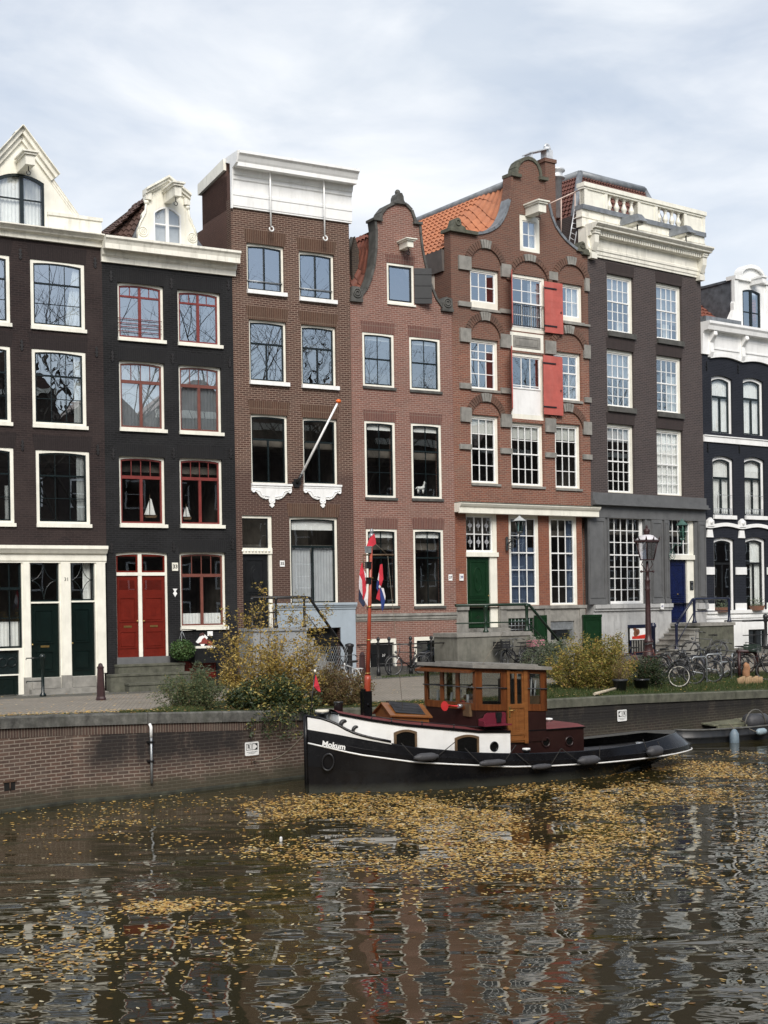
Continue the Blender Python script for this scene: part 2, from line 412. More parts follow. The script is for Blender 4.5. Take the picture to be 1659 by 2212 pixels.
def window(H, tl, br, fr=CREAM, sa=GREEN_BLK, fw=.085, ft=None, fb=.07, sw=.045, rec=.03, up=(3,1), lo=(3,2), split=.34, rail=.05, bar=.022,
           mull=0, rise=0, sill=(.05,.10,.06,None), curt=None, gl=GL, lint=None, sashrec=.03, upmull=0, add=True):
    s0, z1 = H.P(*tl); s1, z0 = H.P(*br)
    if add: H.holes.append(arch_poly(s0, s1, z0, z1, rise))
    ft = fw if ft is None else ft
    f = MB(); O = arch_poly(s0+.001, s1-.001, z0+.001, z1-.001, rise)
    a0, a1, c0, c1 = s0+fw, s1-fw, z0+fb, z1-ft
    f.ring(O, arch_poly(a0, a1, c0, c1, rise), rec, rec+.12)
    w = H.put(f, 'window', fr)
    sm = MB(); y = rec+sashrec; b0, b1, d0, d1 = a0+sw, a1-sw, c0+sw, c1-sw
    sm.ring(arch_poly(a0+.001, a1-.001, c0+.001, c1-.001, rise), arch_poly(b0, b1, d0, d1, rise), y, y+.06)
    zs = lerp(d1, d0, split) if lo else d0
    if lo: sm.box(b0, b1, y-.012, y+.055, zs-rail/2, zs+rail/2)
    def bars(n, za, zb, wd):
        for i in range(1, n[0]):
            x = lerp(b0, b1, i/n[0]); top = zb-(rise*((2*i/n[0]-1)**2) if zb >= d1-1e-6 else 0)
            sm.box(x-wd/2, x+wd/2, y+.008, y+.042, za, top)
        for j in range(1, n[1]):
            z = lerp(za, zb, j/n[1]); sm.box(b0, b1, y+.010, y+.040, z-wd/2, z+wd/2)
    bars(up, zs+(rail/2 if lo else 0), d1, bar)
    if lo: bars(lo, d0, zs-rail/2, bar)
    xm = (b0+b1)/2
    if mull: sm.box(xm-mull/2, xm+mull/2, y-.008, y+.058, d0, zs-rail/2 if lo else d1)
    if upmull: sm.box(xm-upmull/2, xm+upmull/2, y-.007, y+.057, zs, d1)
    so = H.put(sm, 'sash', sa, w)
    g = MB(); g.face([(x, y+.025, z) for x, z in arch_poly(a0+.01, a1-.01, c0+.01, c1-.01, rise)]); H.put(g, 'pane', gl, w)
    if sill:
        e, h, p, sm_ = sill
        b = MB(); b.box(s0-e*.3, s1+e, -p, rec+.02, z0-h, z0-.002); H.put(b, 'sill', sm_ or fr, w)
    if lint:
        b = MB(); h, ex, lm = lint
        b.prism([(s0-ex*.35, z1-rise*.9+.004), (s1+ex*.35, z1-rise*.9+.004), (s1+ex, z1+h), (s0-ex, z1+h)], -.004, .05)
        H.put(b, 'lintel', lm, w)
    yc = y+.11
    for cu in (curt or []):
        k, cm = cu[0], cu[1]; m = MB()
        if k == 'full': curtain_mesh(m, a0, a1, c0, c1, yc)
        elif k == 'part': curtain_mesh(m, lerp(a0, a1, cu[2]), lerp(a0, a1, cu[3]), lerp(c0, c1, cu[4]), lerp(c0, c1, cu[5]), yc)
        elif k == 'blind': m.box(a0, a1, yc-.01, yc+.01, lerp(c0, c1, cu[2]), c1)
        elif k == 'tie':  # curtain gathered to the right jamb
            rows = []
            for j in range(7):
                t = j/6; z = lerp(c1, c0, t); l = lerp(a0, a1, cu[2]-.16*math.sin(t*PI)*0+ (cu[3]-cu[2])*t)
                rows.append([(lerp(l, a1, i/14), yc+.02*math.sin(i*1.7), z) for i in range(15)])
            m.grid(rows)
        if m.v: H.put(m, 'blind' if k == 'blind' else 'curtain', cm, w)
    w['box'] = [s0, s1, z0, z1]
    return w
def panel(mb, x0, x1, z0, z1, y, t=.038, p=.022):
    mb.ring([(x0,z0),(x1,z0),(x1,z1),(x0,z1)], [(x0+t,z0+t),(x1-t,z0+t),(x1-t,z1-t),(x0+t,z1-t)], y-p, y+.02)
    mb.hexa([(x0+t*1.8,y-p*.6,z0+t*1.8),(x1-t*1.8,y-p*.6,z0+t*1.8),(x1-t*1.2,y+.01,z0+t*1.2),(x0+t*1.2,y+.01,z0+t*1.2),
             (x0+t*1.8,y-p*.6,z1-t*1.8),(x1-t*1.8,y-p*.6,z1-t*1.8),(x1-t*1.2,y+.01,z1-t*1.2),(x0+t*1.2,y+.01,z1-t*1.2)])
def door(H, s0, s1, z0, z1, y, mat, panels, knob=.9, letter=None, name='door'):
    m = MB(); m.box(s0, s1, y, y+.05, z0, z1)
    for (u0, u1, v0, v1) in panels: panel(m, lerp(s0,s1,u0), lerp(s0,s1,u1), lerp(z0,z1,v0), lerp(z0,z1,v1), y)
    d = H.put(m, name, mat)
    k = MB(); kx = lerp(s0, s1, knob); k.lathe([(.012,0),(.014,.03),(.028,.045),(.028,.06),(.01,.07)], (kx, y, lerp(z0,z1,.45)), 10, axis=1)
    k.v = [(a, 2*y-b, c) for a, b, c in k.v]; H.put(k, 'handle', BRASS, d)
    if letter:
        l = MB(); zz = lerp(z0, z1, letter); xm = (s0+s1)/2; l.box(xm-.13, xm+.13, y-.012, y+.005, zz-.03, zz+.03); H.put(l, 'letterbox', BRASS, d)
    return d
def cornice(H, s0, s1, prof, mat, name='cornice', parent=None):  # prof: (out, z) from top to bottom; closed at the wall
    p = [(-o, z) for o, z in prof]+[(.05, prof[-1][1]), (.05, prof[0][1])]
    m = MB(); m.sweepx(p, s0, s1); return H.put(m, name, mat, parent)
def anchor(H, s, z, mat=DKIRON, h=.34):
    m = MB(); prof = [(-.012,0),(-.05,.06),(-.02,.10),(-.06,.16),(-.02,.2),(-.045,.27),(0,.34),(.045,.27),(.02,.2),(.06,.16),(.02,.10),(.05,.06),(.012,0)]
    m.prism([(s+x, z+y*h/.34-h/2) for x, y in prof], -.035, .01); m.box(s-.015, s+.015, -.05, -.03, z-h*.35, z+h*.35)
    return H.put(m, 'wall_anchor', mat)
def text_mesh(name, txt, size, mat, parent, loc, rot=(PI/2,0,0), bold=.0, ext=.002, align='CENTER'):
    cu = bpy.data.curves.new(name, 'FONT'); cu.body = txt; cu.size = size; cu.align_x = align; cu.align_y = 'CENTER'; cu.extrude = ext; cu.offset = bold; cu.resolution_u = 3
    tmp = bpy.data.objects.new('tmp', cu); col.objects.link(tmp)
    bpy.context.view_layer.update()
    me = bpy.data.meshes.new_from_object(tmp.evaluated_get(bpy.context.evaluated_depsgraph_get()))
    bpy.data.objects.remove(tmp); bpy.data.curves.remove(cu)
    me.materials.clear(); me.materials.append(mat)
    o = bpy.data.objects.new(name, me); col.objects.link(o); o.parent = parent; o.location = loc; o.rotation_euler = rot
    return o
def tile_roof(H, A, B, C, Dp, mat, name='roof', tw=.24, th=.30, amp=.035, warp=None):
    """pantiles over the quad A(bottom near) B(bottom far) C(top far) Dp(top near); tiles run from top to bottom"""
    A, B, C, Dp = map(V, (A, B, C, Dp)); L = max((B-A).length, (C-Dp).length); Hh = max((Dp-A).length, (C-B).length)
    nu = max(2, int(L/tw))*5; nv = max(1, int(Hh/th)); n = (B-A).cross(Dp-A).normalized()
    if n.z < 0: n = -n
    m = MB()
    for j in range(nv):
        rows = []
        for e, dz in ((0, .055), (1, .0)):
            t = (j+e*1.02)/nv; t = min(t, 1); P0 = A.lerp(Dp, t); P1 = B.lerp(C, t)
            rows.append([P0.lerp(P1, i/nu)+n*(dz+amp*(math.sin(2*PI*i/5)+.35*math.sin(4*PI*i/5+.8))) for i in range(nu+1)])
        m.grid(rows)
        m.grid([[p-n*.055 for p in rows[0]], rows[0]], False)
    if warp: m.v = [warp(*p) for p in m.v]
    return H.put(m, name, mat)
def tilemat(name, c1, c2, dk):
    t = NT(name); v = t.coord()
    g = t.N('NewGeometry'); n = t.noise(v, 3.5, 4)
    c = t.ramp(n, [(.3, c1), (.65, c2)]); d = t.noise(v, .9, 5, .7)
    c = t.mix(t.math('MULTIPLY', t.ramp(d, [(.48,(0,0,0)),(.75,(1,1,1))]), .6), c, dk)
    t.bsdf(c, .7, t.noise(v, 30, 3), .2, .01); return t.m
TILEO = tilemat('orange_pantile', (.34,.120,.055), (.43,.165,.078), (.24,.105,.065))
TILER = tilemat('red_brown_pantile', (.15,.050,.034), (.22,.072,.044), (.06,.034,.028))
TILED = tilemat('weathered_brown_pantile', (.085,.032,.025), (.13,.048,.034), (.04,.026,.022))
def verge(curve, d0, L, line):  # tiles swept down to meet a curved gable
    xs, zs = [p[0] for p in curve], [p[1]-.02 for p in curve]
    def f(x, y, z):
        t = min(1, max(0, (y-d0)/L)); t = t*t*(3-2*t); zl = lerp(line[1], line[3], (x-line[0])/(line[2]-line[0])); return (x, y, z-(1-t)*max(0, zl+.06-interp(x, xs, zs)))
    return f
TILEB = tilemat('dark_brown_pantile', (.065,.038,.030), (.10,.055,.042), (.03,.024,.021))
def shell(H, top, mat=None, depth=9, floors=(), left=0, right=0):
    """the dark rooms behind a front and its plain side walls"""
    m = MB(); w = H.w
    m.box(.15, w-.15, 3.2, 3.3, 0, top)
    m.box(.1, .16, .4, 3.2, 0, top); m.box(w-.16, w-.1, .4, 3.2, 0, top)
    for z in floors: m.box(.16, w-.16, .4, 3.2, z-.12, z+.12)
    m.box(.16, w-.16, .4, 3.2, top-.1, top); m.box(.16, w-.16, .4, 3.2, -.3, -.2)
    H.put(m, 'interior', DARKROOM)
    b = MB(); b.box(.001, w-.001, 3.4, max(depth, 3.7), -.6, top-.02)
    b.box(.002, .098, .385, 3.4, -.6, top-.03); b.box(w-.098, w-.002, .385, 3.4, -.6, top-.03)
    H.put(b, 'side_wall', mat)
def beam(H, s0, s1, z0, z1, L, mat, name='hoist_beam', cap=None):
    m = MB(); m.box(s0, s1, -L, .1, z0, z1-(z1-z0)*.3)
    m.box(s0-.05, s1+.05, -L-.06, .06, z1-(z1-z0)*.28, z1-(z1-z0)*.12); m.box(s0-.10, s1+.10, -L-.11, .05, z1-(z1-z0)*.12, z1)
    b = H.put(m, name, mat)
    k = MB(); xm = (s0+s1)/2; k.tube([(xm,-L*.75,z0+.02),(xm,-L*.75,z0-.12)], .015); k.torus((xm,-L*.75,z0-.19), .06, .014, 1, 10, 5, (-1.2*PI, .6*PI)); H.put(k, 'hook', IRON, b)
    if cap:
        c = MB(); c.box(s0-.12, s1+.12, -L-.13, .04, z1, z1+.03); H.put(c, 'lead_cap', cap, b)
    return b
WBOT = -.6
def rect(p): return [(p[0],p[1]),(p[2],p[1]),(p[2],p[3]),(p[0],p[3])]
def R2(H, c, x0, y0, x1, y1, d=0):  # pixel box -> s0,z0,s1,z1
    a = H.P(c, x0, y0, d); b = H.P(c, x1, y1, d)
    return a[0], b[1], b[0], a[1]
def gable_roof(H, sL, sR, zE, sM, zR, d0, d1, mat, left=None):
    A = (sL,d0,zE); Bq = (sL,d1,zE); C = (sM,d1,zR); Dq = (sM,d0,zR)
    r = tile_roof(H, A, Bq, C, Dq, mat)
    m = MB(); m.face([(sM,d0,zR),(sM,d1,zR),(sR,d1,zE),(sR,d0,zE)]); m.face([(sL,d1,zE),(sR,d1,zE),(sM,d1,zR)]); H.put(m, 'roof', mat)
# ================================================================ house 1: dark brown, white pointed gable
def house1():
    H = House(0, 'dark brown painted brick house with white pointed wooden gable and two bottle green doors'); w = H.w
    zc = H.P(1,700,890)[1]; zg = H.P(3,730,242)[1]
    kw = dict(fw=.10, fb=.07, rec=.02, up=(3,1), lo=(3,2), split=.33, rise=.05, sill=(.04,.11,.07,None), lint=(.42,.10,L1))
    wd = H.P(1,575,990)[0]-H.P(1,202,950)[0]
    window(H, (1,202,950), (1,575,1440), curt=[('tie',CURT,.86,.66)], **kw)
    window(H, (2,213,103), (2,585,640), curt=[('part',CURT,.84,1,0,1)], gl=GLO, **kw)
    window(H, (2,240,787), (2,610,1300), curt=[('part',CURT,.82,.98,0,1)], **kw)
    window(H, (1,-305,888), (1,70,1395), **kw)
    window(H, (2,-300,62), (2,76,612), gl=GLO, **kw)
    window(H, (2,-275,760), (2,98,1292), curt=[('part',CURT,.9,1,0,.5)], **kw)
    H.wall([(0,zg+.05),(w,zg+.05),(w,zc+.25),(0,zc+.25)], B1)
    for c, pts in ((1,[(135,925),(640,985)]),(2,[(145,90),(650,135),(150,765),(658,795)])):
        for x, y in pts:
            s, z = H.P(c, x, y); anchor(H, s, z)
            anchor(H, s-2.05, z+.02) if s > 3 and False else None
    # main cornice
    zt = H.P(1,715,795,-.35)[1]; zb = zc; hh = zt-zb
    cornice(H, -.02, w-.02, [(.40,zt),(.40,zt-.10*hh),(.33,zt-.20*hh),(.26,zt-.34*hh),(.24,zt-.44*hh),(.10,zt-.52*hh),(.08,zb+.06),(.11,zb+.05),(.11,zb)], CORN)
    # ground floor wooden front
    Q = lambda x0, y0, x1, y1, d=0: R2(H, 3, x0, y0, x1, y1, d)
    d1 = Q(202,292,410,1086); d2 = Q(475,292,650,1076); lw = Q(-310,292,152,890); lg = Q(-310,918,132,1066); lp = Q(-310,1092,128,1232)
    zf = min(d1[1], d2[1])
    H.wall([(0,.02),(w-.12,.02),(w-.12,zg+.02),(0,zg+.02)], CREAM, depth=.3, holes=[rect(q) for q in (d1,d2,lw,lg,lp)], name='shop_front', reveal=.25)
    a, b, t = H.P(3,0,195,-.2), H.P(3,730,245), H.P(3,0,285)
    zt2, zb2 = a[1], zg-.02
    cornice(H, -.02, w-.02, [(.25,zt2),(.25,zt2-.10),(.20,zt2-.15),(.13,zt2-.24),(.06,zb2+.02),(.06,zb2-.26),(.03,zb2-.28),(.03,zb2-.32)], CREAM, 'shop_cornice')
    m = MB()
    for x0, x1, yb in ((157,200,1090),(412,475,1075),(652,712,1060)):
        s0, s1 = H.P(3,x0,600)[0], H.P(3,x1,600)[0]; zz = H.P(3,x0,yb)[1]
        m.box(s0, s1, -.035, .02, zz, zb2-.32)
    H.puts(m,'pilaster', CREAM)
    m = MB()
    for x0, x1, yb in ((157,197,1090),(412,473,1075),(652,655,1060)):
        s0, s1 = H.P(3,x0,600)[0], H.P(3,x1,600)[0]; m.box(s0-.02, s1+.02, -.06, .02, .0, H.P(3,x0,yb)[1])
    for q in (d1, d2): m.box(q[0]-.0, q[2], -.03, .12, .30, q[1]-.003); m.box(q[0], q[2], -.05, .1, .18, .30)
    m.box(d1[0]-.1, d2[2]+.1, -.32, .02, -.05, .17); m.box(d1[0]-.45, d2[2]+.35, -.62, -.02, -.3, .03)
    H.puts(m,'stone_step', STONE)
    for q, arch in ((d1,0),(d2,1)):
        zl = H.P(3,300,578)[1] if not arch else H.P(3,560,570)[1]
        door(H, q[0]+.01, q[2]-.01, q[1], zl-.06, .10, DKGREEN, [(.12,.82,.08,.36),(.12,.82,.46,.92)], .05, letter=.42 if not arch else None)
        m = MB(); m.box(q[0], q[2], .04, .2, zl-.05, zl); fr = H.put(m, 'fanlight', CREAM)
        m = MB(); O = [(q[0]+.005,zl+.003),(q[2]-.005,zl+.003),(q[2]-.005,q[3]-.005),(q[0]+.005,q[3]-.005)]
        m.ring(O, [(O[0][0]+.045,O[0][1]+.045),(O[1][0]-.045,O[1][1]+.045),(O[2][0]-.045,O[2][1]-.045),(O[3][0]+.045,O[3][1]-.045)], .1, .15)
        cx, cz = (q[0]+q[2])/2, (zl+q[3])/2; hx, hz = (q[2]-q[0])/2-.04, (q[3]-zl)/2-.04
        for sx in (-1,1):
            for sz in (-1,1):
                m.tube([(cx+sx*hx*(1-math.cos(k*PI/12)), .12, cz+sz*hz*(1-math.sin(k*PI/12))) for k in range(7)], .013, 5)
        H.put(m, 'tracery', GREEN_BLK, fr)
        m = MB(); m.face([(O[0][0],.13,O[0][1]),(O[1][0],.13,O[1][1]),(O[2][0],.13,O[2][1]),(O[3][0],.13,O[3][1])]); H.put(m, 'pane', GLM, fr)
        if arch: m = MB(); curtain_mesh(m, lerp(q[0],q[2],.62), q[2]-.04, zl, q[3], .3); H.put(m, 'curtain', CURT, fr)
    # left shop window
    m = MB(); O = rect(lw); fr = H.put(m.ring(O, [(lw[0]+.06,lw[1]+.06),(lw[2]-.06,lw[1]+.06),(lw[2]-.06,lw[3]-.06),(lw[0]+.06,lw[3]-.06)], .06, .14), 'shop_window', GREEN_BLK)
    m = MB(); z = H.P(3,10,490)[1]; m.box(lw[0], lw[2], .05, .12, z-.04, z+.04)
    for k in (1,2,3): x = lerp(lw[0],lw[2],k/4+.07 if k==3 else k/4); m.box(x-.015,x+.015,.065,.12,lw[1],lw[3])
    z2 = H.P(3,10,690)[1]; m.box(lw[0], lw[2], .065, .115, z2-.015, z2+.015); H.put(m, 'sash', GREEN_BLK, fr)
    m = MB(); m.face([(x,.1,z) for x, z in O]); H.put(m, 'pane', GLM, fr)
    m = MB(); curtain_mesh(m, lw[0], lw[2]-.07, lw[1], H.P(3,10,715)[1], .2); H.put(m, 'curtain', CURT, fr)
    m = MB(); m.box(lg[0],lg[2],.1,.12,lg[1],lg[3])
    for k in range(8): m.torus((lg[2]-.2-k*.28,.08,(lg[1]+lg[3])/2), .13, .014, 1, 14, 4)
    H.put(m, 'cellar_grille', GREEN_BLK)
    m = MB(); m.box(lp[0],lp[2],.05,.1,lp[1],lp[3]); panel(m, lp[2]-1.0, lp[2]-.08, lp[1]+.06, lp[3]-.06, .05); H.put(m, 'cellar_panel', DKGREEN)
    sN, zN = H.P(3,446,428); text_mesh('house_number', '31', .15, IRON, H.root, (sN,-.04,zN))
    # gable
    d = .12; ap = H.P(1,140,75,d); r1 = H.P(1,350,415,d); r2 = H.P(1,528,665,d); base = zt-.02
    mir = lambda p: (2*ap[0]-p[0], p[1])
    gw = [H.P(1,-22,440,d), H.P(1,302,735,d)]
    hole = arch_poly(gw[0][0], gw[1][0], base+.02, H.P(1,140,385,d)[1], .20, 12)
    out = [(mir(r2)[0],base),(r2[0],base),r2,r1,ap,mir(r1),mir(r2)]
    H.wall(out, CREAM, depth=.15, holes=[hole], name='gable', y=d, reveal=.14)
    for p0, p1, ov, t in ((ap,(H.P(1,385,405,d)),.30,.26),(r1,r2,.06,.12)):
        for mm in (0,1):
            q0, q1 = (p0,p1) if not mm else (mir(p0),mir(p1))
            dx, dz = q1[0]-q0[0], q1[1]-q0[1]; l = math.hypot(dx,dz); nx, nz = (-dz/l,dx/l)
            if nz < 0: nx, nz = -nx, -nz
            m = MB()
            for k, (u0, u1, o) in enumerate(((.10,.0,ov),(.0,-.5,ov*.66),(-.5,-1,ov*.3))):
                m.prism([(q0[0]+nx*t*u1,q0[1]+nz*t*u1),(q1[0]+nx*t*u1,q1[1]+nz*t*u1),(q1[0]+nx*t*u0,q1[1]+nz*t*u0),(q0[0]+nx*t*u0,q0[1]+nz*t*u0)], d-o, d+.25)
            H.puts(m,'raking_board', CORN)
    pb = R2(H, 1, 325, 640, 685, 790, .06)
    for mm in (0,1):
        x0, x1 = (pb[0],pb[2]) if not mm else (2*ap[0]-pb[2], 2*ap[0]-pb[0])
        m = MB(); m.box(x0, x1, .06, .6, base-.02, pb[3]-.1); m.box(x0-.02, x1+.04, .02, .66, pb[3]-.1, pb[3]); H.put(m, 'parapet', CORN)
    O = arch_poly(gw[0][0]+.002, gw[1][0]-.002, base+.022, H.P(1,140,385,d)[1]-.002, .20, 12)
    I = arch_poly(gw[0][0]+.08, gw[1][0]-.08, base+.1, H.P(1,140,385,d)[1]-.08, .19, 12)
    fr = H.put(MB().ring(O, I, d+.02, d+.1), 'gable_window', GREEN_BLK)
    xm = ap[0]; zz = H.P(1,140,555,d)[1]
    m = MB(); m.box(xm-.06, xm+.06, d+.015, d+.1, base+.1, O[6][1]-.03); m.box(I[0][0], I[1][0], d+.03, d+.09, zz-.02, zz+.02); H.put(m, 'sash', GREEN_BLK, fr)
    m = MB(); m.face([(x,d+.06,z) for x, z in O]); H.put(m, 'pane', GLM, fr)
    m = MB(); curtain_mesh(m, I[0][0], xm-.02, base+.1, I[5][1], d+.16); curtain_mesh(m, xm+.02, I[1][0], base+.1, I[5][1], d+.16); H.put(m, 'curtain', CURT, fr)
    m = MB(); m.box(I[0][0]-.2, I[1][0]+.2, d+.5, d+.55, base, I[6][1]+.1); m.box(I[0][0]-.2, I[1][0]+.2, d+.2, d+.5, I[6][1]+.1, I[6][1]+.14); H.put(m, 'interior', DARKROOM)
    zb0, zb1 = H.P(1,105,355,-.2)[1], H.P(1,95,290,-.2)[1]
    beam(H, ap[0]-.14, ap[0]+.14, zb0, zb1+.12, .85, CORN)
    gable_roof(H, mir(r2)[0]-.3, r2[0]+.3, base, ap[0], ap[1]-.1, d+.7, 8, TILEB)
    shell(H, zt-.15, B1, floors=(4.3, 7.2, 10.2))
    return H
# ================================================================ house 2: black brick, red windows, neck dormer
def house2():
    H = House(1, 'black painted brick house with red framed windows and red double front doors'); w = H.w
    zc = H.P(1,1580,1080)[1]
    k1 = dict(fw=.075, fb=.04, ft=.085, rec=.10, rise=.045, sill=(.05,.11,.08,None), lint=(.36,.08,L2), mull=.09, sw=.05)
    kA = dict(k1, sa=REDWIN, up=(4,1), lo=(1,1), split=.20, rail=.06, upmull=.08)
    kB = dict(k1, sa=BRNWIN, up=(4,1), lo=(1,1), split=.28, rail=.10)
    a1 = window(H, (1,792,1105), (1,1110,1512), **kA)
    window(H, (1,1197,1155), (1,1493,1545), **kA)
    window(H, (2,802,182), (2,1117,662), curt=[('full',CURTG)], **kB)
    window(H, (2,1205,213), (2,1500,683), curt=[('full',CURTG)], **kB)
    kC = dict(kB, sa=REDWIN)
    window(H, (2,803,830), (2,1120,1302), gl=GLM, **kC)
    window(H, (2,1211,843), (2,1507,1306), gl=GLM, **kC)
    window(H, (3,1212,237), (3,1530,742), gl=GLM, curt=[('part',CURT,.02,.98,.02,.17)], **dict(kB, split=.29))
    d = R2(H, 3, 782, 240, 1143, 955); H.holes.append(arch_poly(d[0],d[2],d[1],d[3],.05))
    bs = R2(H, 3, 1200, 983, 1460, 1092); H.holes.append(rect(bs))
    ns = R2(H, 3, 1318, 785, 1440, 885)
    H.wall([(0,WBOT),(w,WBOT),(w,zc+.3),(0,zc+.3)], B2)
    m = MB()  # balcony bars of the top window
    s0, s1 = a1['box'][0], a1['box'][1]
    for y in (1355,1385,1410,1440): z = H.P(1,800,y)[1]; m.tube([(s0+.02,.05,z),(s1-.06,.05,z)], .012, 5)
    H.put(m, 'window_bar', REDWIN, a1)
    # things standing in the windows
    # doors
    f = MB(); O = arch_poly(d[0]+.002,d[2]-.002,d[1],d[3]-.002,.05); f.ring(O, [(d[0]+.03,d[1]+.0),(d[2]-.07,d[1]+.0)]+[(min(max(x,d[0]+.03),d[2]-.07), z-.07) for x, z in O[2:]], .08, .2)
    xm0, xm1 = H.P(3,942,700)[0], H.P(3,967,700)[0]; zt0, zt1 = H.P(3,790,402)[1], H.P(3,790,380)[1]
    f.box(xm0,xm1,.07,.2,d[1],d[3]-.05); f.box(d[0]+.03,d[2]-.07,.065,.2,zt0,zt1)
    fr = H.put(f, 'door_frame', CREAM)
    for a, b in ((d[0]+.03,xm0),(xm1,d[2]-.07)):
        dr = door(H, a+.004, b-.004, d[1]+.01, zt0-.004, .11, REDDOOR, [(.10,.90,.12,.33),(.10,.90,.44,.74)], .06 if a > xm0 else .94, letter=.385)
        m = MB(); zz0, zz1 = lerp(d[1],zt0,.83), lerp(d[1],zt0,.945); m.box(lerp(a,b,.12),lerp(a,b,.84),.10,.115,zz0,zz1); H.put(m, 'pane', GLM, dr)
        m = MB(); xq = lerp(a,b,.5); m.ring([(xq-.09,1.0+d[1]+.35),(xq+.09,1.35+d[1]),(xq+.09,1.63+d[1]),(xq-.09,1.63+d[1])],[(xq-.05,1.39+d[1]),(xq+.05,1.39+d[1]),(xq+.05,1.59+d[1]),(xq-.05,1.59+d[1])],.085,.115); H.put(m, 'door_grille', REDDOOR, dr)
        m = MB(); m.box(lerp(a,b,.03),lerp(a,b,.97),.095,.115,d[1]+.02,d[1]+.22); H.put(m, 'kick_board', REDDOOR, dr)
        m = MB(); O = [(a,zt1),(b,zt1),(b,d[3]-.09),(a,d[3]-.09)]; m.ring(O,[(a+.05,zt1+.05),(b-.05,zt1+.05),(b-.05,d[3]-.14),(a+.05,d[3]-.14)],.1,.16); ft = H.put(m, 'fanlight', REDDOOR)
        m = MB(); m.face([(x,.13,z) for x,z in O]); H.put(m, 'pane', GLM, ft)
    # steps
    m = MB(); zs = [H.P(3,800,955)[1], H.P(3,800,1002)[1]]
    m.box(d[0]-.02, d[2]+.02, -.02, .2, zs[1], zs[0]-.003); H.put(m, 'door_sill', BLUESTONE)
    m = MB(); r = zs[1]/3.0
    m.box(d[0]-.10, d[2]+.35, -.40, -.002, WBOT, zs[1]); m.box(d[0]-.12, d[2]+.37, -.43, -.002, zs[1]-.06, zs[1]+.004)
    m.box(d[0]-.50, d[2]+.40, -.80, -.401, WBOT, zs[1]-r); m.box(d[0]-.52, d[2]+.42, -.83, -.42, zs[1]-r-.06, zs[1]-r+.003)
    m.box(d[0]-.05, d[2]+.45, -1.2, -.801, WBOT, zs[1]-2*r); m.box(d[0]-.07, d[2]+.47, -1.23, -.82, zs[1]-2*r-.06, zs[1]-2*r+.003)
    H.put(m, 'stoop_steps', MOSSY)
    for c, pts in ((1,[(747,1075),(1155,1125),(1540,1135)]),(2,[(757,165),(1163,180),(1548,205),(762,822),(1170,820),(1555,820)]),(3,[(752,215),(1172,205),(1568,190)])):
        for x, y in pts: anchor(H, *H.P(c, x, y))
    sN, zN = H.P(3,1181,342)
    m = MB(); m.box(sN-.10,sN+.10,-.02,.01,zN-.13,zN+.13); pl = H.put(m, 'number_plate', CREAM); text_mesh('house_number', '33', .17, IRON, pl, (sN,-.023,zN), bold=.004)
    sB, zB = H.P(3,1181,518); m = MB(); m.prism([(sB-.08,zB+.13),(sB+.08,zB+.13),(sB+.02,zB+.05),(sB+.07,zB-.02),(sB,zB-.13),(sB-.07,zB-.02),(sB-.02,zB+.05)], -.02, .01); H.put(m, 'wall_ornament', WHITE)
    # painted gable stone under the window: reclining person in white with red skirt, plain board
    m = MB(); m.box(ns[0],ns[2],-.02,.0,ns[1]+.05,ns[3]); st = H.put(m, 'painted_panel', BLACKP)
    X = lambda u: lerp(ns[0],ns[2],u); Z = lambda v: lerp(ns[1]+.05,ns[3],v)
    def shp(name, pts, mt, y): mm = MB(); mm.prism([(X(u),Z(v)) for u,v in pts], y, y+.02); H.put(mm, name, mt, st)
    shp('white_shawl', [(.0,.3),(.22,.68),(.34,.74),(.5,.85),(.68,.6),(.6,.45),(.4,.55),(.3,.3),(.12,.2)], CURT, -.035)
    shp('hair', [(.2,.75),(.22,.87),(.4,.98),(.5,.88),(.47,.72),(.38,.78),(.27,.72)], plain('painted_hair',(.08,.035,.03)), -.042)
    shp('skirt', [(.3,.3),(.36,.5),(.5,.62),(.62,.45),(.85,.32),(.93,.18),(.9,.02),(.65,.02),(.68,.14),(.55,.16),(.2,.16),(.2,.22)], plain('painted_red',(.22,.04,.03)), -.042)
    shp('bowl', [(.24,.14),(.5,.14),(.44,.0),(.3,.0)], CURT, -.05)
    m = MB(); m.box(ns[0]-.02,ns[2]+.02,-.09,.0,ns[1]-.03,ns[1]+.05); H.put(m, 'ledge', CREAM, st)
    nb = R2(H,3,1396,778,1432,808); m = MB(); m.box(nb[0],nb[2],-.06,-.045,nb[1],nb[3]); H.put(m, 'house_sign', CURT)
    bx = R2(H,3,1310,895,1440,980,-.3); m = MB(); m.box(bx[0],bx[2]+.1,-.34,-.002,bx[1],bx[3]); m.box(bx[0]-.03,bx[2]+.2,-.38,-.003,bx[1]-.04,bx[1]+.02); H.put(m, 'cellar_hood', BLACKP)
    m = MB(); m.box(bs[0],bs[2],.02,.08,bs[1],bs[3])
    for k in range(2): panel(m, lerp(bs[0]+.35,bs[2],k/2)+.03, lerp(bs[0]+.35,bs[2],(k+1)/2)-.03, bs[1]+.05, bs[3]-.05, .02)
    H.put(m, 'cellar_door', REDDOOR)
    # cornice
    zt = H.P(1,735,800,-.5)[1]; zm = H.P(1,710,880,-.5)[1]; zb = zc
    cornice(H, -.03, w+.10, [(.55,zt),(.55,zt-.07),(.49,zt-.12),(.45,zt-.22),(.45,zm),(.20,zm+.03),(.16,zm-.12),(.09,zm-.18),(.08,zb+.04),(.08,zb)], CORN)
    # dormer
    dd = .12; zbase = zt-.02
    P = lambda x, y: H.P(1, x, y, dd)
    win = [P(1035,600), P(1225,845)]; xm = (win[0][0]+win[1][0])/2; hole = arch_poly(win[0][0],win[1][0],zbase,win[0][1]+.02,.22,10)
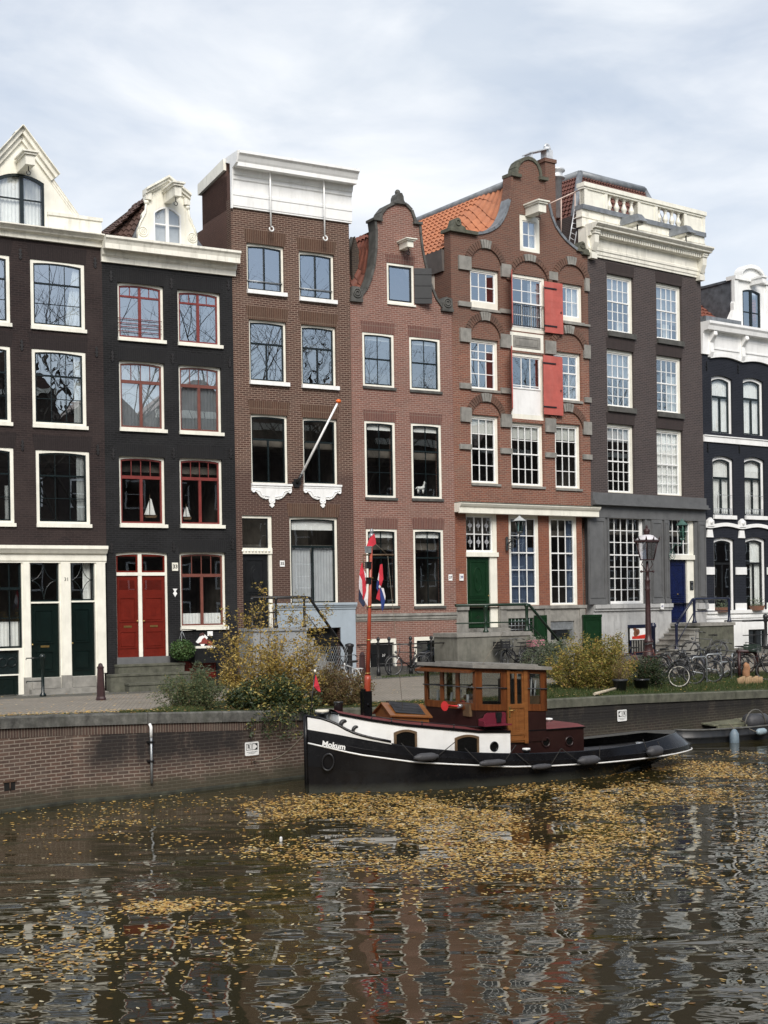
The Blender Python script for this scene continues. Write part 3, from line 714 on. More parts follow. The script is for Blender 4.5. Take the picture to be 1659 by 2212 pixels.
    sh = P(1005,500); top = P(1115,425); hw = xm-P(1005,560)[0]
    out = [(xm-hw,zbase-.01),(xm+hw,zbase-.01),(xm+hw,sh[1]-.02),(xm,top[1]),(xm-hw,sh[1]-.02)]
    H.wall(out, CREAM, depth=.2, holes=[hole], name='dormer', y=dd, reveal=.18)
    for mm in (-1,1):
        m = MB(); q0 = (xm, top[1]); q1 = (xm+mm*(hw+.14), sh[1]-.06)
        for ov, u0, u1 in ((.24,.10,.03),(.16,.03,-.07),(.08,-.07,-.14)): m.prism([(q0[0],q0[1]+u1),(q1[0],q1[1]+u1),(q1[0],q1[1]+u0),(q0[0],q0[1]+u0)], dd-ov, dd+.2)
        m.box(min(q1[0],q1[0]-mm*.2),max(q1[0],q1[0]-mm*.2),dd-.10,dd+.15,sh[1]-.3,sh[1]-.1)
        H.put(m, 'pediment', CORN)
        m = MB(); x0 = xm+mm*hw; hz = sh[1]-.3-zbase
        prof = [(0,0),(.44,0),(.44,.12),(.40,.15),(.42,.28),(.38,.40),(.28,.47),(.24,.56),(.27,.66),(.20,.74),(.12,.80),(.10,.95),(.14,1.0),(0,1.0)]
        m.prism([(x0+mm*u*.95, zbase+v*hz) for u, v in prof], dd-.02, dd+.12)
        for r_ in (.15,.09,.04): m.torus((x0+mm*.22,dd-.03,zbase+.30*hz), r_, .025, 1, 16, 5)
        m.ball((x0+mm*.08,dd,zbase+hz*.95), .09, 8); m.tube([(x0+mm*.1,dd-.03,zbase+.9*hz),(x0+mm*.14,dd-.03,zbase+.7*hz),(x0+mm*.3,dd-.03,zbase+.5*hz),(x0+mm*.37,dd-.03,zbase+.35*hz)], .035, 6)
        H.put(m, 'scroll', CREAM)
    O = arch_poly(win[0][0]+.002,win[1][0]-.002,zbase,win[0][1]+.018,.22,10); I = arch_poly(win[0][0]+.05,win[1][0]-.05,zbase+.05,win[0][1]-.03,.2,10)
    fr = H.put(MB().ring(O, I, dd+.0, dd+.1), 'dormer_window', WHITE)
    m = MB(); m.box(xm-.05,xm+.05,dd-.01,dd+.08,zbase,win[0][1]-.02); zq = P(1130,730)[1]; m.box(I[0][0],I[1][0],dd+.02,dd+.07,zq-.02,zq+.02); H.put(m, 'sash', WHITE, fr)
    m = MB(); m.face([(x,dd+.05,z) for x,z in O]); H.put(m, 'pane', GLM, fr)
    m = MB(); m.box(I[0][0],I[1][0],dd+.12,dd+.14,zbase,win[0][1]); H.put(m, 'blind', CURTG, fr)
    b0, b1 = P(1110,560)[1]-.12, P(1100,515)[1]+.10
    beam(H, xm-.11, xm+.11, b0, b1, .85, CORN)
    # roof behind: tiled left part, slate round the dormer
    rl = H.P(1,722,795,.3)[0]; zr = top[1]-.25
    e0 = (rl-.1,.35,zbase-.1); 
    tile_roof(H, (.05,.35,zbase-.05), (.05,6,zbase-.05), (xm-.25,6,zr-.1), (xm-.25,.8,zr-.1), TILEB)
    sh_ = H.P(1,862,800,.3)[0]; tile_roof(H, (.03,.42,zbase-.05), (sh_,.31,zbase-.05), (xm-.24,.84,zr), (xm-.34,2.2,zr-.02), TILEB)
    m = MB(); m.face([(sh_,.30,zbase-.05),(xm+hw+.9,.30,zbase-.05),(xm+.25,.85,zr),(xm-.25,.85,zr)]); m.face([(xm+hw+.9,.30,zbase-.05),(w,6,zbase-.05),(xm+.25,6,zr),(xm+.25,.85,zr)]); m.face([(xm-.25,.85,zr),(xm+.25,.85,zr),(xm+.25,6,zr),(xm-.25,6,zr)])
    H.put(m, 'slate_roof', SLATE)
    shell(H, zt-.2, B2, floors=(4.3, 7.0, 9.6))
    return H
# ================================================================ house 3: brown brick, tall white cornice
def house3():
    H = House(2, 'tall brown brick house with deep white cornice and blue grey plinth'); w = H.w
    zb = H.P(4,893,512)[1]
    k1 = dict(fw=.07, fb=.04, ft=.09, rec=.09, rise=.03, sa=GREEN_BLK, lint=(.42,.10,L3))
    wh = (.06,.13,.11,WHITE)
    kA = dict(k1, up=(1,1), lo=None, mull=.05, sill=wh)
    a = window(H, (4,212,635), (4,470,985), **kA); b = window(H, (4,565,690), (4,808,1035), **kA)
    for q in (a, b):
        s0, s1, z0, z1 = q['box']; z = lerp(z0,z1,.20); m = MB(); m.tube([(s0+.01,.06,z),(s1-.06,.06,z)], .02, 6); H.put(m, 'window_bar', GALV, q)
    kB = dict(k1, up=(1,1), lo=(1,1), split=.36, rail=.06, mull=.05, sill=wh)
    window(H, (4,228,1152), (4,487,1590), **kB); window(H, (4,580,1187), (4,822,1615), gl=GLO, **kB)
    kC = dict(k1, up=(1,1), lo=(1,1), split=.34, rail=.06, mull=.05, sill=None, gl=GLM)
    for c0, c1 in (((240,340),(497,822)),((592,365),(832,827))):
        q = window(H, (5,*c0), (5,*c1), **kC); s0, s1, z0, z1 = q['box']
        m = MB(); m.box(s0-.03,s1+.10,-.10,.02,z0-.07,z0-.002); m.box(s0-.02,s1+.08,-.07,.02,z0-.14,z0-.071)
        xm = (s0+s1)/2+.03; hw = (s1-s0)/2+.06
        pr = [(-1,-.14),(1,-.14),(1,-.24),(.94,-.30),(.8,-.27),(.72,-.32),(.6,-.42),(.45,-.50),(.28,-.52),(.16,-.50),(.14,-.58),(.08,-.66),(.12,-.72),(0,-.80)]
        m.prism([(xm+u*hw, z0+v) for u, v in pr]+[(xm-u*hw, z0+v) for u, v in reversed(pr[2:-1])], -.055, .01)
        for sx in (-1,1):
            m.torus((xm+sx*hw*.9,-.055,z0-.25), .05, .02, 1, 12, 5); m.torus((xm+sx*hw*.42,-.055,z0-.44), .045, .02, 1, 12, 5); m.torus((xm+sx*.06,-.055,z0-.6), .04, .016, 1, 12, 5)
            m.tube([(xm+sx*hw*.9,-.06,z0-.2),(xm+sx*hw*.6,-.06,z0-.26),(xm+sx*hw*.5,-.06,z0-.4),(xm+sx*.1,-.06,z0-.44)], .018, 5)
        H.put(m, 'carved_sill', WHITE, q)
    kD = dict(k1, fw=.08, up=(1,1), lo=(1,1), split=.325, rail=.07, mull=.05, gl=GLM, sill=(.03,.07,.08,WHITE))
    window(H, (6,502,-2), (6,838,590), curt=[('part',CURTG,.0,.48,0,.66),('part',CURTG,.52,1,0,.66),('blind',CURT,.87)], **kD)
    d = R2(H, 6, 182, -7, 397, 752); H.holes.append(rect(d))
    pl = R2(H, 6, 398, 590, 943, 1060); ce = R2(H, 6, 600, 757, 848, 1010); H.holes.append(rect((ce[0],0.02,ce[2],ce[3])))
    H.wall([(0,WBOT),(w,WBOT),(w,zb+.3),(0,zb+.3)], B3)
    # door
    f = MB(); a, b = H.P(6,188,300)[0]+.0, H.P(6,367,300)[0]; zl0, zl1 = H.P(6,190,255)[1], H.P(6,190,214)[1]; zt = H.P(6,188,12)[1]
    f.box(d[0]+.002,a,.06,.2,d[1],d[3]-.002); f.box(b,d[2]-.002,.06,.2,d[1],d[3]-.002); f.box(a,b,.06,.2,zt,d[3]-.002); f.box(a-.06,d[2]+.02,.02,.2,zl0,zl1)
    for k in range(9): f.ball((lerp(a,b,k/8),.02,(zl0+zl1)/2), .045, 6)
    fr = H.put(f, 'door_frame', CREAM)
    door(H, a+.003, b-.003, d[1]+.01, zl0-.004, .13, BLACKP, [(.15,.85,.45,.93),(.15,.85,.06,.38)], .92, letter=.415)
    dr = MB(); xm, zm = (a+b)/2, lerp(d[1],zl0,.70)
    pts = [(xm+.17*math.cos(t*PI/8), zm+.36*math.sin(t*PI/8)) for t in range(16)]
    dr.prism(pts, .085, .13); dr.prism([(xm+.10*math.cos(t*PI/8), zm+.24*math.sin(t*PI/8)) for t in range(16)], .055, .09); H.put(dr, 'door_boss', BLACKP)
    m = MB(); O = [(a,zl1),(b,zl1),(b,zt),(a,zt)]; m.ring(O,[(a+.04,zl1+.04),(b-.04,zl1+.04),(b-.04,zt-.04),(a+.04,zt-.04)],.1,.15); ft = H.put(m, 'fanlight', BLACKP)
    m = MB(); m.face([(x,.13,z) for x,z in O]); H.put(m, 'pane', GLM, ft)
    sN, zN = H.P(6,453,321); m = MB(); m.box(sN-.085,sN+.085,-.02,.01,zN-.10,zN+.10); npl = H.put(m, 'number_plate', WHITE); text_mesh('house_number', '35', .14, IRON, npl, (sN,-.023,zN), bold=.003)
    # plinth
    xs = [pl[0], ce[0], ce[2], w-.01]; zt = pl[3]-.14
    m = MB(); m.box(xs[0],xs[1],-.05,.02,WBOT,zt); m.box(xs[2],xs[3],-.05,.02,WBOT,zt); m.box(xs[1],xs[2],-.05,.02,ce[3],zt)
    m.box(xs[0]-.02,xs[3]+.02,-.12,.02,zt,zt+.06); m.box(xs[0]-.02,xs[3]+.02,-.16,.02,zt+.06,zt+.14); m.box(xs[0]-.02,xs[3]+.01,-.08,.02,zt-.08,zt-.002)
    H.put(m, 'plinth', BLUEGREY)
    m = MB(); m.box(ce[0],ce[2],.25,.3,0,ce[3]); H.put(m, 'cellar_door', BLACKP)
    # stoop landing, steps running to the right, railing
    L0 = H.P(6,140,930,-1.15)[0]; z1 = d[1]; L1_ = H.P(6,605,800,-1.0)[0]
    m = MB(); m.box(.02, L1_, -1.15, -.052, WBOT, z1-.10); m.box(0, L1_+.03, -1.2, -.0521, z1-.10, z1-.002); H.put(m, 'stoop_landing', plain('stoop_stone',(.25,.265,.275),.8,.12,2,dirt=(.5,(.12,.13,.13))))
    n = 6; m = MB(); L2_ = L1_+1.35
    for k in range(n):
        zz = (z1-.1)*(1-(k+1)/(n+.3)); m.box(L1_+.03+k*1.35/n, L1_+.03+(k+1)*1.35/n, -1.15, -.053, WBOT, zz-.05); m.box(L1_+.01+k*1.35/n, L1_+.06+(k+1)*1.35/n, -1.18, -.0535, zz-.05, zz)
    H.put(m, 'stoop_steps', STONE)
    rl = MB(); y = -1.1; zt = z1+.98
    rl.tube([(.0,y,zt),(L1_-.05,y,zt),(L1_+.15,y,zt-.02),(L2_+.1,y,.95)], .05, 6); rl.tube([(L1_,y,z1+.45),(L2_+.1,y,.45)], .02, 6); rl.tube([(.0,y,z1+.5),(L1_*.5,y,z1+.5)], .02, 6)
    r = H.put(rl, 'stoop_railing', IRON)
    for x, zz, hh in ((.03,z1,.98),(L1_*.45,z1,.98),(L1_-.05,z1,.98),(L2_+.1,0,.98)):
        m = MB(); m.lathe([(.07,0),(.07,.08),(.04,.12),(.035,.3),(.05,.5),(.035,.7),(.04,hh-.1),(.06,hh-.06),(.06,hh)], (x,y,zz), 8); H.put(m, 'railing_post', IRON, r)
    m = MB(); m.lathe([(.13,0),(.13,.1),(.09,.16),(.085,.85),(.12,.95),(.12,1.05),(.15,1.1),(.15,1.16),(.05,1.2)],(L2_+.22,-1.15,0),10); H.put(m,'newel_post',IRON,r)
    y = -1.22; m = MB(); x0, x1 = H.P(6,665,850,-1.2)[0], L2_+.12; n = 15
    for k in range(-10, n+1):
        for sg in (1,-1):
            pts = []
            for t in range(0, 2):
                pass
            xa = x0+k*.085; za = .02 if sg > 0 else 1.12; xb_ = xa+1.1*.45; zb_ = za+sg*1.1
            t0 = max(0,(x0-xa)/(xb_-xa)); t1 = min(1,(x1-xa)/(xb_-xa))
            if t0 < t1: m.tube([(lerp(xa,xb_,t0),y,lerp(za,zb_,t0)),(lerp(xa,xb_,t1),y,lerp(za,zb_,t1))], .006, 3, cap=False)
    H.put(m, 'mesh_gate', GALV, r)
    # cornice
    zT = H.P(4,180,25,-.6)[1]; zM = H.P(4,160,120,-.55)[1]; f1 = H.P(4,118,200)[1]; f2 = H.P(4,118,315)[1]
    prof = [(.70,zT),(.70,zT-.08),(.62,zT-.14),(.56,zT-.26),(.52,zT-.32),(.52,zM),(.22,zM+.02),(.17,zM-.16),(.12,zM-.2),(.12,f1-.08),(.08,f1-.12),(.08,f2+.08),(.11,f2+.05),(.11,f2-.04),(.09,f2-.06),(.09,zb+.06),(.07,zb+.05),(.07,zb)]
    cornice(H, .03, w+.08, prof, WHITE)
    m = MB(); p = [(-.03,zb-.05),(-.03,zT-.25),(.35,zT-.12),(.35,zT+.02),(-.66,zT-.002),(-.55,zM+.1),(-.22,zM),(-.14,zM-.6),(-.10,zb-.05)]
    m.sweepx(p, -.03, .028); H.put(m, 'cornice_return', WHITE)
    for x in (372,735):
        a, b = H.P(4,x,175 if x<500 else 240,-.3), H.P(4,x+5,535 if x<500 else 598,-.3)
        m = MB(); m.tube([(a[0],-.3,a[1]+.1),(a[0],-.3,b[1])], .028, 6); m.torus((a[0]+.02,-.3,b[1]-.07), .075, .025, 1, 12, 6, (-1.15*PI,.55*PI)); m.torus((a[0],-.3,a[1]+.12), .06, .022, 0, 10, 5); H.put(m, 'hoist_hook', WHITE)
    # raised attic block behind the cornice
    zS = H.P(1,1345,470,2.4)[1]
    m = MB(); m.box(.0,.02,.06,2.45,9,zS-.2); m.hexa([(0,.30,zb),(w,.30,zb),(w,2.45,zb),(0,2.45,zb),(0,.30,zT-.15),(w,.30,zT-.15),(w,2.45,zS),(0,2.45,zS)]); H.put(m, 'attic', BSIDE)
    m = MB(); m.hexa([(-.10,.34,zT-.38),(w,.34,zT-.38),(w,2.6,zS-.25),(-.10,2.6,zS-.25),(-.10,.34,zT),(w,.34,zT),(w,2.6,zS+.12),(-.10,2.6,zS+.12)]); H.put(m, 'roof_edge', CORN)
    shell(H, zb-.1, BSIDE, floors=(4.4, 7.9, 11.2), depth=2.4)
    # flagpole
    b0 = H.P(5,548,815); t1 = H.P(5,833,262,-1.1)
    fp = thing('flagpole', 'bare white flagpole with orange ball tip slanting up from the brown brick front', 'flagpole', H.W((b0[0],0,b0[1])), H.a)
    A = V((0,-.08,0)); Bq = V((t1[0]-b0[0],-1.1,t1[1]-b0[1]))
    m = MB(); m.tube([A+(Bq-A)*.06, Bq], [.045,.035], 8); m.build('pole', WHITE, fp)
    m = MB(); m.tube([A, A+(Bq-A)*.11], .055, 8); m.box(-.10,.10,-.06,-.005,-.14,.14); m.box(-.16,.16,-.05,-.004,-.04,.04); m.build('bracket', IRON, fp)
    m = MB(); m.ball(Bq, .09, 10, .8); m.build('ball_tip', plain('orange_paint',(.75,.14,.02),.35,.05), fp)
    return H
# ================================================================ house 4: pink red brick, neck gable
def coping(H, pts, d0, d1, t, mat, name='gable_coping'):
    m = MB(); n = len(pts)
    for i in range(n-1):
        a, b = V(pts[i]), V(pts[i+1]); q = (b-a).normalized(); nr = V((-q.y,q.x))
        m.prism([tuple(a-q*.01),tuple(b+q*.01),tuple(b+q*.01+nr*t),tuple(a-q*.01+nr*t)], d0, d1)
    return H.put(m, name, mat)
def house4():
    H = House(3, 'pink red brick house with small neck gable and open black attic shutter'); w = H.w
    k1 = dict(fw=.085, rec=.02, rise=.025, lint=(.36,.06,L4), sill=(.05,.09,.06,DKSTONE), sa=GREEN_BLK, mull=.0)
    window(H, (4,993,1240), (4,1212,1625), up=(2,1), lo=(2,1), split=.48, curt=[('blind',CURT,.9)], **k1)
    window(H, (4,1310,1272), (4,1523,1650), up=(2,1), lo=(2,1), split=.48, gl=GLO, curt=[('blind',CURT,.9)], **k1)
    for c, p0, p1, x in ((5,(1007,388),(1222,915),1),(5,(1322,405),(1533,922),0),(6,(1018,82),(1237,605),0),(6,(1337,85),(1548,605),0)):
        window(H, (c,*p0), (c,*p1), up=(2,1), lo=(2,2), split=.36, curt=[('blind',CURT,.91)], gl=GLM, **k1)
    aw = window(H, (4,1158,775), (4,1345,1065), fw=.08, rec=.02, up=(1,1), lo=None, sill=(.04,.07,.05,None), sa=BLACKP, lint=(.30,.05,L4), sw=.06)
    bs1 = R2(H,6,1030,832,1228,1062); bs2 = R2(H,6,1345,817,1557,1010)
    bs1 = (bs1[0],.03,bs1[2],bs1[3]); bs2 = (bs2[0],.2,bs2[2],bs2[3])
    H.holes += [rect(bs1), rect(bs2)]
    G = lambda *p: H.pl(4, p)
    L = G((905,1020),(985,1012),(1025,960),(1055,890),(1078,800),(1092,690),(1094,560),(1085,492),(1120,488))
    top = G((1128,450),(1160,410),(1205,388),(1245,382),(1285,395),(1318,430),(1335,480))
    Rr = G((1340,500),(1375,520),(1380,590),(1392,690),(1412,790),(1445,920),(1485,1020),(1530,1085),(1595,1095))
    L[0] = (0, L[0][1]); Rr[-1] = (w, Rr[-1][1])
    out = [(0,WBOT),(w,WBOT)]+list(reversed(Rr))+list(reversed(top))+list(reversed(L))
    H.wall(out, B4)
    coping(H, L[1:8], -.06, .42, .09, DKSTONE); coping(H, [L[8]]+top+[Rr[0]], -.07, .42, .10, DKSTONE); coping(H, Rr[1:8], -.06, .42, .08, DKSTONE)
    m = MB()
    for p, x0, x1 in ((L[7],-.14,.22),(Rr[1],-.25,.10)): m.box(p[0]+x0,p[0]+x1,-.12,.45,p[1]-.02,p[1]+.07)
    m.box(L[0][0]-.02,L[1][0]+.02,-.12,.42,L[0][1]-.1,L[0][1]-.0); m.box(Rr[7][0]-.05,w+.02,-.12,.42,Rr[8][1]-.1,Rr[8][1])
    m.prism([(L[0][0]+.0,L[0][1]),(L[1][0],L[0][1]),(L[1][0]+.05,L[0][1]+.15),(L[1][0]-.10,L[0][1]+.42),(L[0][0]+.05,L[0][1]+.42)], -.09, .3)
    m.prism([(Rr[7][0],Rr[8][1]),(w,Rr[8][1]),(w-.02,Rr[8][1]+.38),(Rr[7][0]+.12,Rr[8][1]+.42),(Rr[7][0]-.02,Rr[8][1]+.2)], -.09, .3)
    for x, z in ((L[0][0]+.24,L[0][1]+.2),(w-.22,Rr[8][1]+.2)):
        for r_ in (.15,.08): m.torus((x,-.1,z), r_, .03, 1, 14, 5)
    tp = H.P(4,1243,380); m.prism([(tp[0]-.24,tp[1]-.02),(tp[0]+.24,tp[1]-.02),(tp[0]+.14,tp[1]+.12),(tp[0]+.13,tp[1]+.24),(tp[0]+.07,tp[1]+.36),(tp[0]-.07,tp[1]+.36),(tp[0]-.13,tp[1]+.24),(tp[0]-.14,tp[1]+.12)], -.1, .35); m.ball((tp[0],.1,tp[1]+.42), .10, 8)
    H.puts(m,'gable_ornament', DKSTONE)
    bz = R2(H,4,1240,640,1330,705); beam(H, bz[0]+.02, bz[0]+.26, bz[1], bz[3]+.02, .55, CREAM)
    # shutter
    q = R2(H,4,1342,805,1440,1055,-.2)
    m = MB(); s0 = aw['box'][1]; ex, ey = math.cos(math.radians(25)), -math.sin(math.radians(25)); L_ = .62; z0, z1 = q[1], q[3]
    m.hexa([(s0,-.02,z0),(s0+L_*ex,-.02+L_*ey,z0),(s0+L_*ex+.015,.02+L_*ey,z0),(s0+.015,.02,z0),(s0,-.02,z1),(s0+L_*ex,-.02+L_*ey,z1),(s0+L_*ex+.015,.02+L_*ey,z1),(s0+.015,.02,z1)])
    for zz in (.15,.5,.82): zc = lerp(z0,z1,zz); m.hexa([(s0,-.045,zc),(s0+L_*ex,-.045+L_*ey,zc),(s0+L_*ex,-.021+L_*ey,zc),(s0,-.021,zc),(s0,-.045,zc+.07),(s0+L_*ex,-.045+L_*ey,zc+.07),(s0+L_*ex,-.021+L_*ey,zc+.07),(s0,-.021,zc+.07)])
    H.put(m, 'shutter', BLACKP)
    # stone band, cellar
    zb0, zb1 = H.P(6,945,712)[1], H.P(6,945,662)[1]
    m = MB(); m.box(.01,w-.01,-.10,.02,zb1-.09,zb1); m.box(.01,w-.01,-.06,.02,zb0+.06,zb1-.091); m.box(.01,w-.01,-.03,.02,zb0,zb0+.059); H.put(m, 'stone_band', STONE)
    m = MB(); m.box(.01,w-.01,-.04,.02,WBOT,.22); H.put(m, 'plinth', DKSTONE)
    for q, isdoor in ((bs1,1),(bs2,0)):
        m = MB(); I = [(q[0]+.10,q[1]),(q[2]-.10,q[1]),(q[2]-.10,q[3]-.13),(q[0]+.10,q[3]-.13)]; m.ring(rect(q), I, .0, .15); fr = H.put(m, 'cellar_opening', CREAM)
        if isdoor: m = MB(); m.box(I[0][0],I[1][0],.1,.14,q[1],q[3]-.1); panel(m,I[0][0]+.1,I[1][0]-.1,q[1]+.1,q[3]-.5,.1); H.put(m, 'cellar_door', BLACKP, fr); text_mesh('house_number','37',.13,WHITE,fr,((I[0][0]+I[1][0])/2+.1,.08,lerp(q[1],q[3],.5)))
        else:
            m = MB(); m.ring(I,[(I[0][0]+.05,I[0][1]+.05),(I[1][0]-.05,I[1][1]+.05),(I[2][0]-.05,I[2][1]-.05),(I[3][0]+.05,I[3][1]-.05)],.06,.1); m.box((I[0][0]+I[1][0])/2-.03,(I[0][0]+I[1][0])/2+.03,.055,.1,q[1],q[3]-.13); H.put(m,'sash',GREEN_BLK,fr); m = MB(); m.face([(x,.08,z) for x,z in I]); H.put(m,'pane',GL,fr)
    sN, zN = H.P(6,1588,415); m = MB(); m.box(sN-.08,sN+.08,-.02,.01,zN-.11,zN+.11); npl = H.put(m,'number_plate',WHITE); text_mesh('house_number','37',.13,IRON,npl,(sN,-.023,zN),bold=.003)
    # area railing in front
    y = -.75; r = MB(); xs = [H.P(6,x,900,y)[0] for x in (1102,1175,1320,1460,1597)]
    r.tube([(xs[0],y,1.0),(xs[-1],y,1.0)], .022, 6); r.tube([(xs[0],y,.35),(xs[-1],y,.35)], .022, 6); r.tube([(.05,-.02,1.0),(.75,y,1.0)],.02,6); rr = H.put(r,'area_railing',IRON)
    for x in xs:
        m = MB(); m.lathe([(.07,-.1),(.07,.12),(.045,.16),(.04,.5),(.055,.55),(.04,.62),(.038,1.0),(.06,1.05),(.04,1.1),(.03,1.12),(.065,1.18),(.05,1.24),(.01,1.27)], (x,y,0), 10); H.put(m,'railing_post',IRON,rr)
    # roof
    zE = L[0][1]+.2; zR = L[6][1]+.25
    tile_roof(H, (.05,.43,zE), (.05,6,zE), (1.42,6,zR), (1.42,.43,zR), TILER, warp=verge(L[1:7],.43,1.2,(.05,zE,1.42,zR)))
    m = MB(); m.face([(1.42,.45,zR),(1.42,6,zR),(w-.05,6,zE-1.1),(w-.05,.45,zE-1.1)]); H.put(m,'roof',TILER)
    cp = H.P(4,905,640,1.2); ct = H.P(4,955,545,1.2)
    x0 = H.P(4,905,640,1.2)[0]; x1 = H.P(4,950,640,1.2)[0]; ct = (ct[0],ct[1]-.35); m = MB(); m.prism([(x0,zE-.2),(x1,zE+.3),(x1,ct[1]-.5),((x0+x1)/2,ct[1]),(x0,ct[1]-.5)], 1.0, 1.5); H.put(m,'chimney',brick('dark_chimney_brick',(.07,.05,.04),(.05,.04,.035),(.12,.1,.08)))
    m = MB(); xm_ = (x0+x1)/2; m.tube([(xm_,1.2,ct[1]-.02),(x1+.06,1.2,ct[1]-.55)],.09,6); m.tube([(xm_,1.2,ct[1]-.02),(x0-.06,1.2,ct[1]-.55)],.09,6); H.put(m,'chimney_coping',DKSTONE)
    shell(H, L[0][1]-.1, B4, floors=(4.4,7.6,10.3), depth=6)
    return H
# ================================================================ house 5: red brick with arches, red shutters, bell gable
ZINCP = plain('pale_zinc',(.62,.64,.66),.4,.15,5,metal=.25)
STOOPS = plain('weathered_stoop_stone',(.155,.15,.125),.85,.3,1.6,dirt=(.8,(.06,.065,.05)),bump=.4)
def house5():
    H = House(4, 'red brick house with round brick arches, bell gable, orange tiled roof and salmon red shutters'); w = H.w
    G7 = lambda *p: H.pl(7, p)
    k1 = dict(fw=.10, rec=.10, sa=WHITE, fr=CREAM, sw=.05, bar=.028, sill=None, fb=.05)
    gs = (.03,.09,.06,STONE)
    def wn(c, p0, p1, up, lo, **k): return window(H, (c,*p0), (c,*p1), up=up, lo=lo, **dict(k1, **k))
    r1 = wn(7,(358,1212),(625,1610),(3,2),None, fb=.26, sill=gs, curt=[])
    r3 = wn(7,(1170,1352),(1377,1352+1521-1352+200),(3,2),None, fb=.20, sill=gs, curt=[('part',CURT,.5,1,0,1)])
    wn(8,(358,328),(622,810),(3,2),(3,2), split=.38, sill=gs)
    wn(8,(1110,447),(1365,905),(3,2),(3,2), split=.40, sill=gs, curt=[('part',CURTG,.55,1,0,.6)])
    wn(8,(363,1017),(628,1648),(3,2),(3,2), split=.48, sill=gs, curt=[('blind',BLIND,.76)], gl=GLM)
    wn(8,(725,1085),(1028,1672),(4,2),(4,2), split=.48, sill=gs, curt=[('blind',BLIND,.78)], gl=GLM)
    wn(8,(1122,1097),(1362,1692),(3,2),(3,2), split=.48, sill=gs, curt=[('blind',BLIND,.78)], gl=GLM)
    m1 = window(H,(7,722,1265),(7,1040,1821),fr=CREAM,sa=WHITE,fw=.12,fb=.16,rec=.05,up=(3,2),lo=(3,2),split=.5,bar=.028,sill=None,curt=[('part',CURTG,.6,1,0,1)],gl=GLO)
    m2 = window(H,(8,722,455),(8,1030,1078),fr=CREAM,sa=WHITE,fw=.12,fb=.18,rec=.05,up=(3,2),lo=None,bar=.028,sill=None,gl=GLO)
    s0, s1, z0, z1 = m2['box']; zz = lerp(z0,z1,.47); m = MB(); m.box(s0+.125,s1-.125,.06,.14,z0+.185,zz-.03); m.box(s0+.12,s1-.12,.03,.14,zz-.03,zz+.03); H.put(m,'loft_panel',WHITE,m2)
    tb = [H.P(8,740,305), H.P(8,990,440)]; m = MB(); m.box(s0+.0,s1,-.01,.06,tb[1][1]-.12,tb[0][1]+.12); H.put(m,'panel_frame',CREAM)
    m = MB(); m.box(tb[0][0]+.02,tb[1][0],-.03,.02,tb[1][1],tb[0][1]); m.ring(arch_poly(tb[0][0]+.12,tb[1][0]-.1,tb[1][1]+.06,tb[0][1]-.06,0),arch_poly(tb[0][0]+.16,tb[1][0]-.14,tb[1][1]+.09,tb[0][1]-.09,0),-.045,-.02); H.put(m,'name_stone',STONE)
    bm_ = MB(); q = m1['box']; zb = lerp(q[2],q[3],.10); zt = lerp(q[2],q[3],.48)
    for k in range(15): x = lerp(q[0]+.12,q[1]-.06,k/14); bm_.tube([(x,.0,zb),(x,.0,zt)],.010,5)
    for z in (zb,zt): bm_.tube([(q[0]+.08,.0,z),(q[1]-.02,.0,z)],.016,5)
    H.put(bm_,'balcony_rail',IRON,m1)
    aw = window(H,(7,805,735),(7,992,1095),fr=CREAM,sa=WHITE,fw=.16,ft=.20,fb=.14,rec=.03,up=(2,2),lo=None,bar=.03,sill=None,curt=[('part',CURT,.6,1,0,1)])
    # ground floor openings
    dq = R2(H,9,330,185,628,1222); H.holes.append(rect(dq))
    g1 = window(H,(9,715,208),(9,998,1022),fr=CREAM,sa=WHITE,fw=.11,fb=.05,rec=.10,up=(3,2),lo=(3,3),split=.40,bar=.03,sill=None,curt=[('part',CURTB,.0,1,.0,.66),('part',CURTB,.3,.75,.6,1)],gl=GLM)
    window(H,(9,1078,217),(9,1342,1022),fr=CREAM,sa=WHITE,fw=.11,fb=.05,rec=.10,up=(3,2),lo=(3,3),split=.40,bar=.03,sill=None,curt=[('part',CURTB,.75,1,.0,1)],gl=GLM)
    c1_ = R2(H,9,705,1142,932,1270); c2_ = R2(H,9,1058,1170,1300,1330); H.holes += [rect(c1_), rect(c2_)]
    pl0 = G7((242,905),(410,905))
    zc = H.P(8,228,1895)[1]
    Lp = G7((410,925),(470,920),(525,905),(580,878),(622,845),(655,800),(685,740),(705,680),(722,610),(736,520),(740,400),(785,395))
    Tp = G7((790,330),(810,285),(845,258),(880,250),(920,262),(955,295),(975,345),(988,430))
    Rp = G7((1028,440),(1036,520),(1060,650),(1085,760),(1120,850),(1165,920),(1220,985),(1290,1045),(1372,1105))
    x0 = 0; zpl = pl0[0][1]; zpr = H.P(7,1480,1125)[1]
    out = [(0,zc),(w,zc),(w,zpr),(Rp[-1][0],zpr)]+list(reversed(Rp))+list(reversed(Tp))+list(reversed(Lp))+[(Lp[0][0],zpl),(0,zpl)]
    up = [h for h in H.holes if min(p[1] for p in h) > zc]; lowh = [h for h in H.holes if h not in up]
    H.wall(out, B5, holes=up)
    zp = H.P(9,630,1032)[1]
    H.wall([(0,zp-.02),(w-.45,zp-.02),(w-.45,zc+.02),(0,zc+.02)], B5L, holes=[[(x,max(z,zp-.019+.001) if z<zp else z) for x,z in h] for h in lowh if max(p[1] for p in h) > zp+.5 and h[0][1] > zp-.05]+[[(dq[0],zp-.018),(dq[2],zp-.018),(dq[2],dq[3]),(dq[0],dq[3])]], name='lower_wall', y=.06)
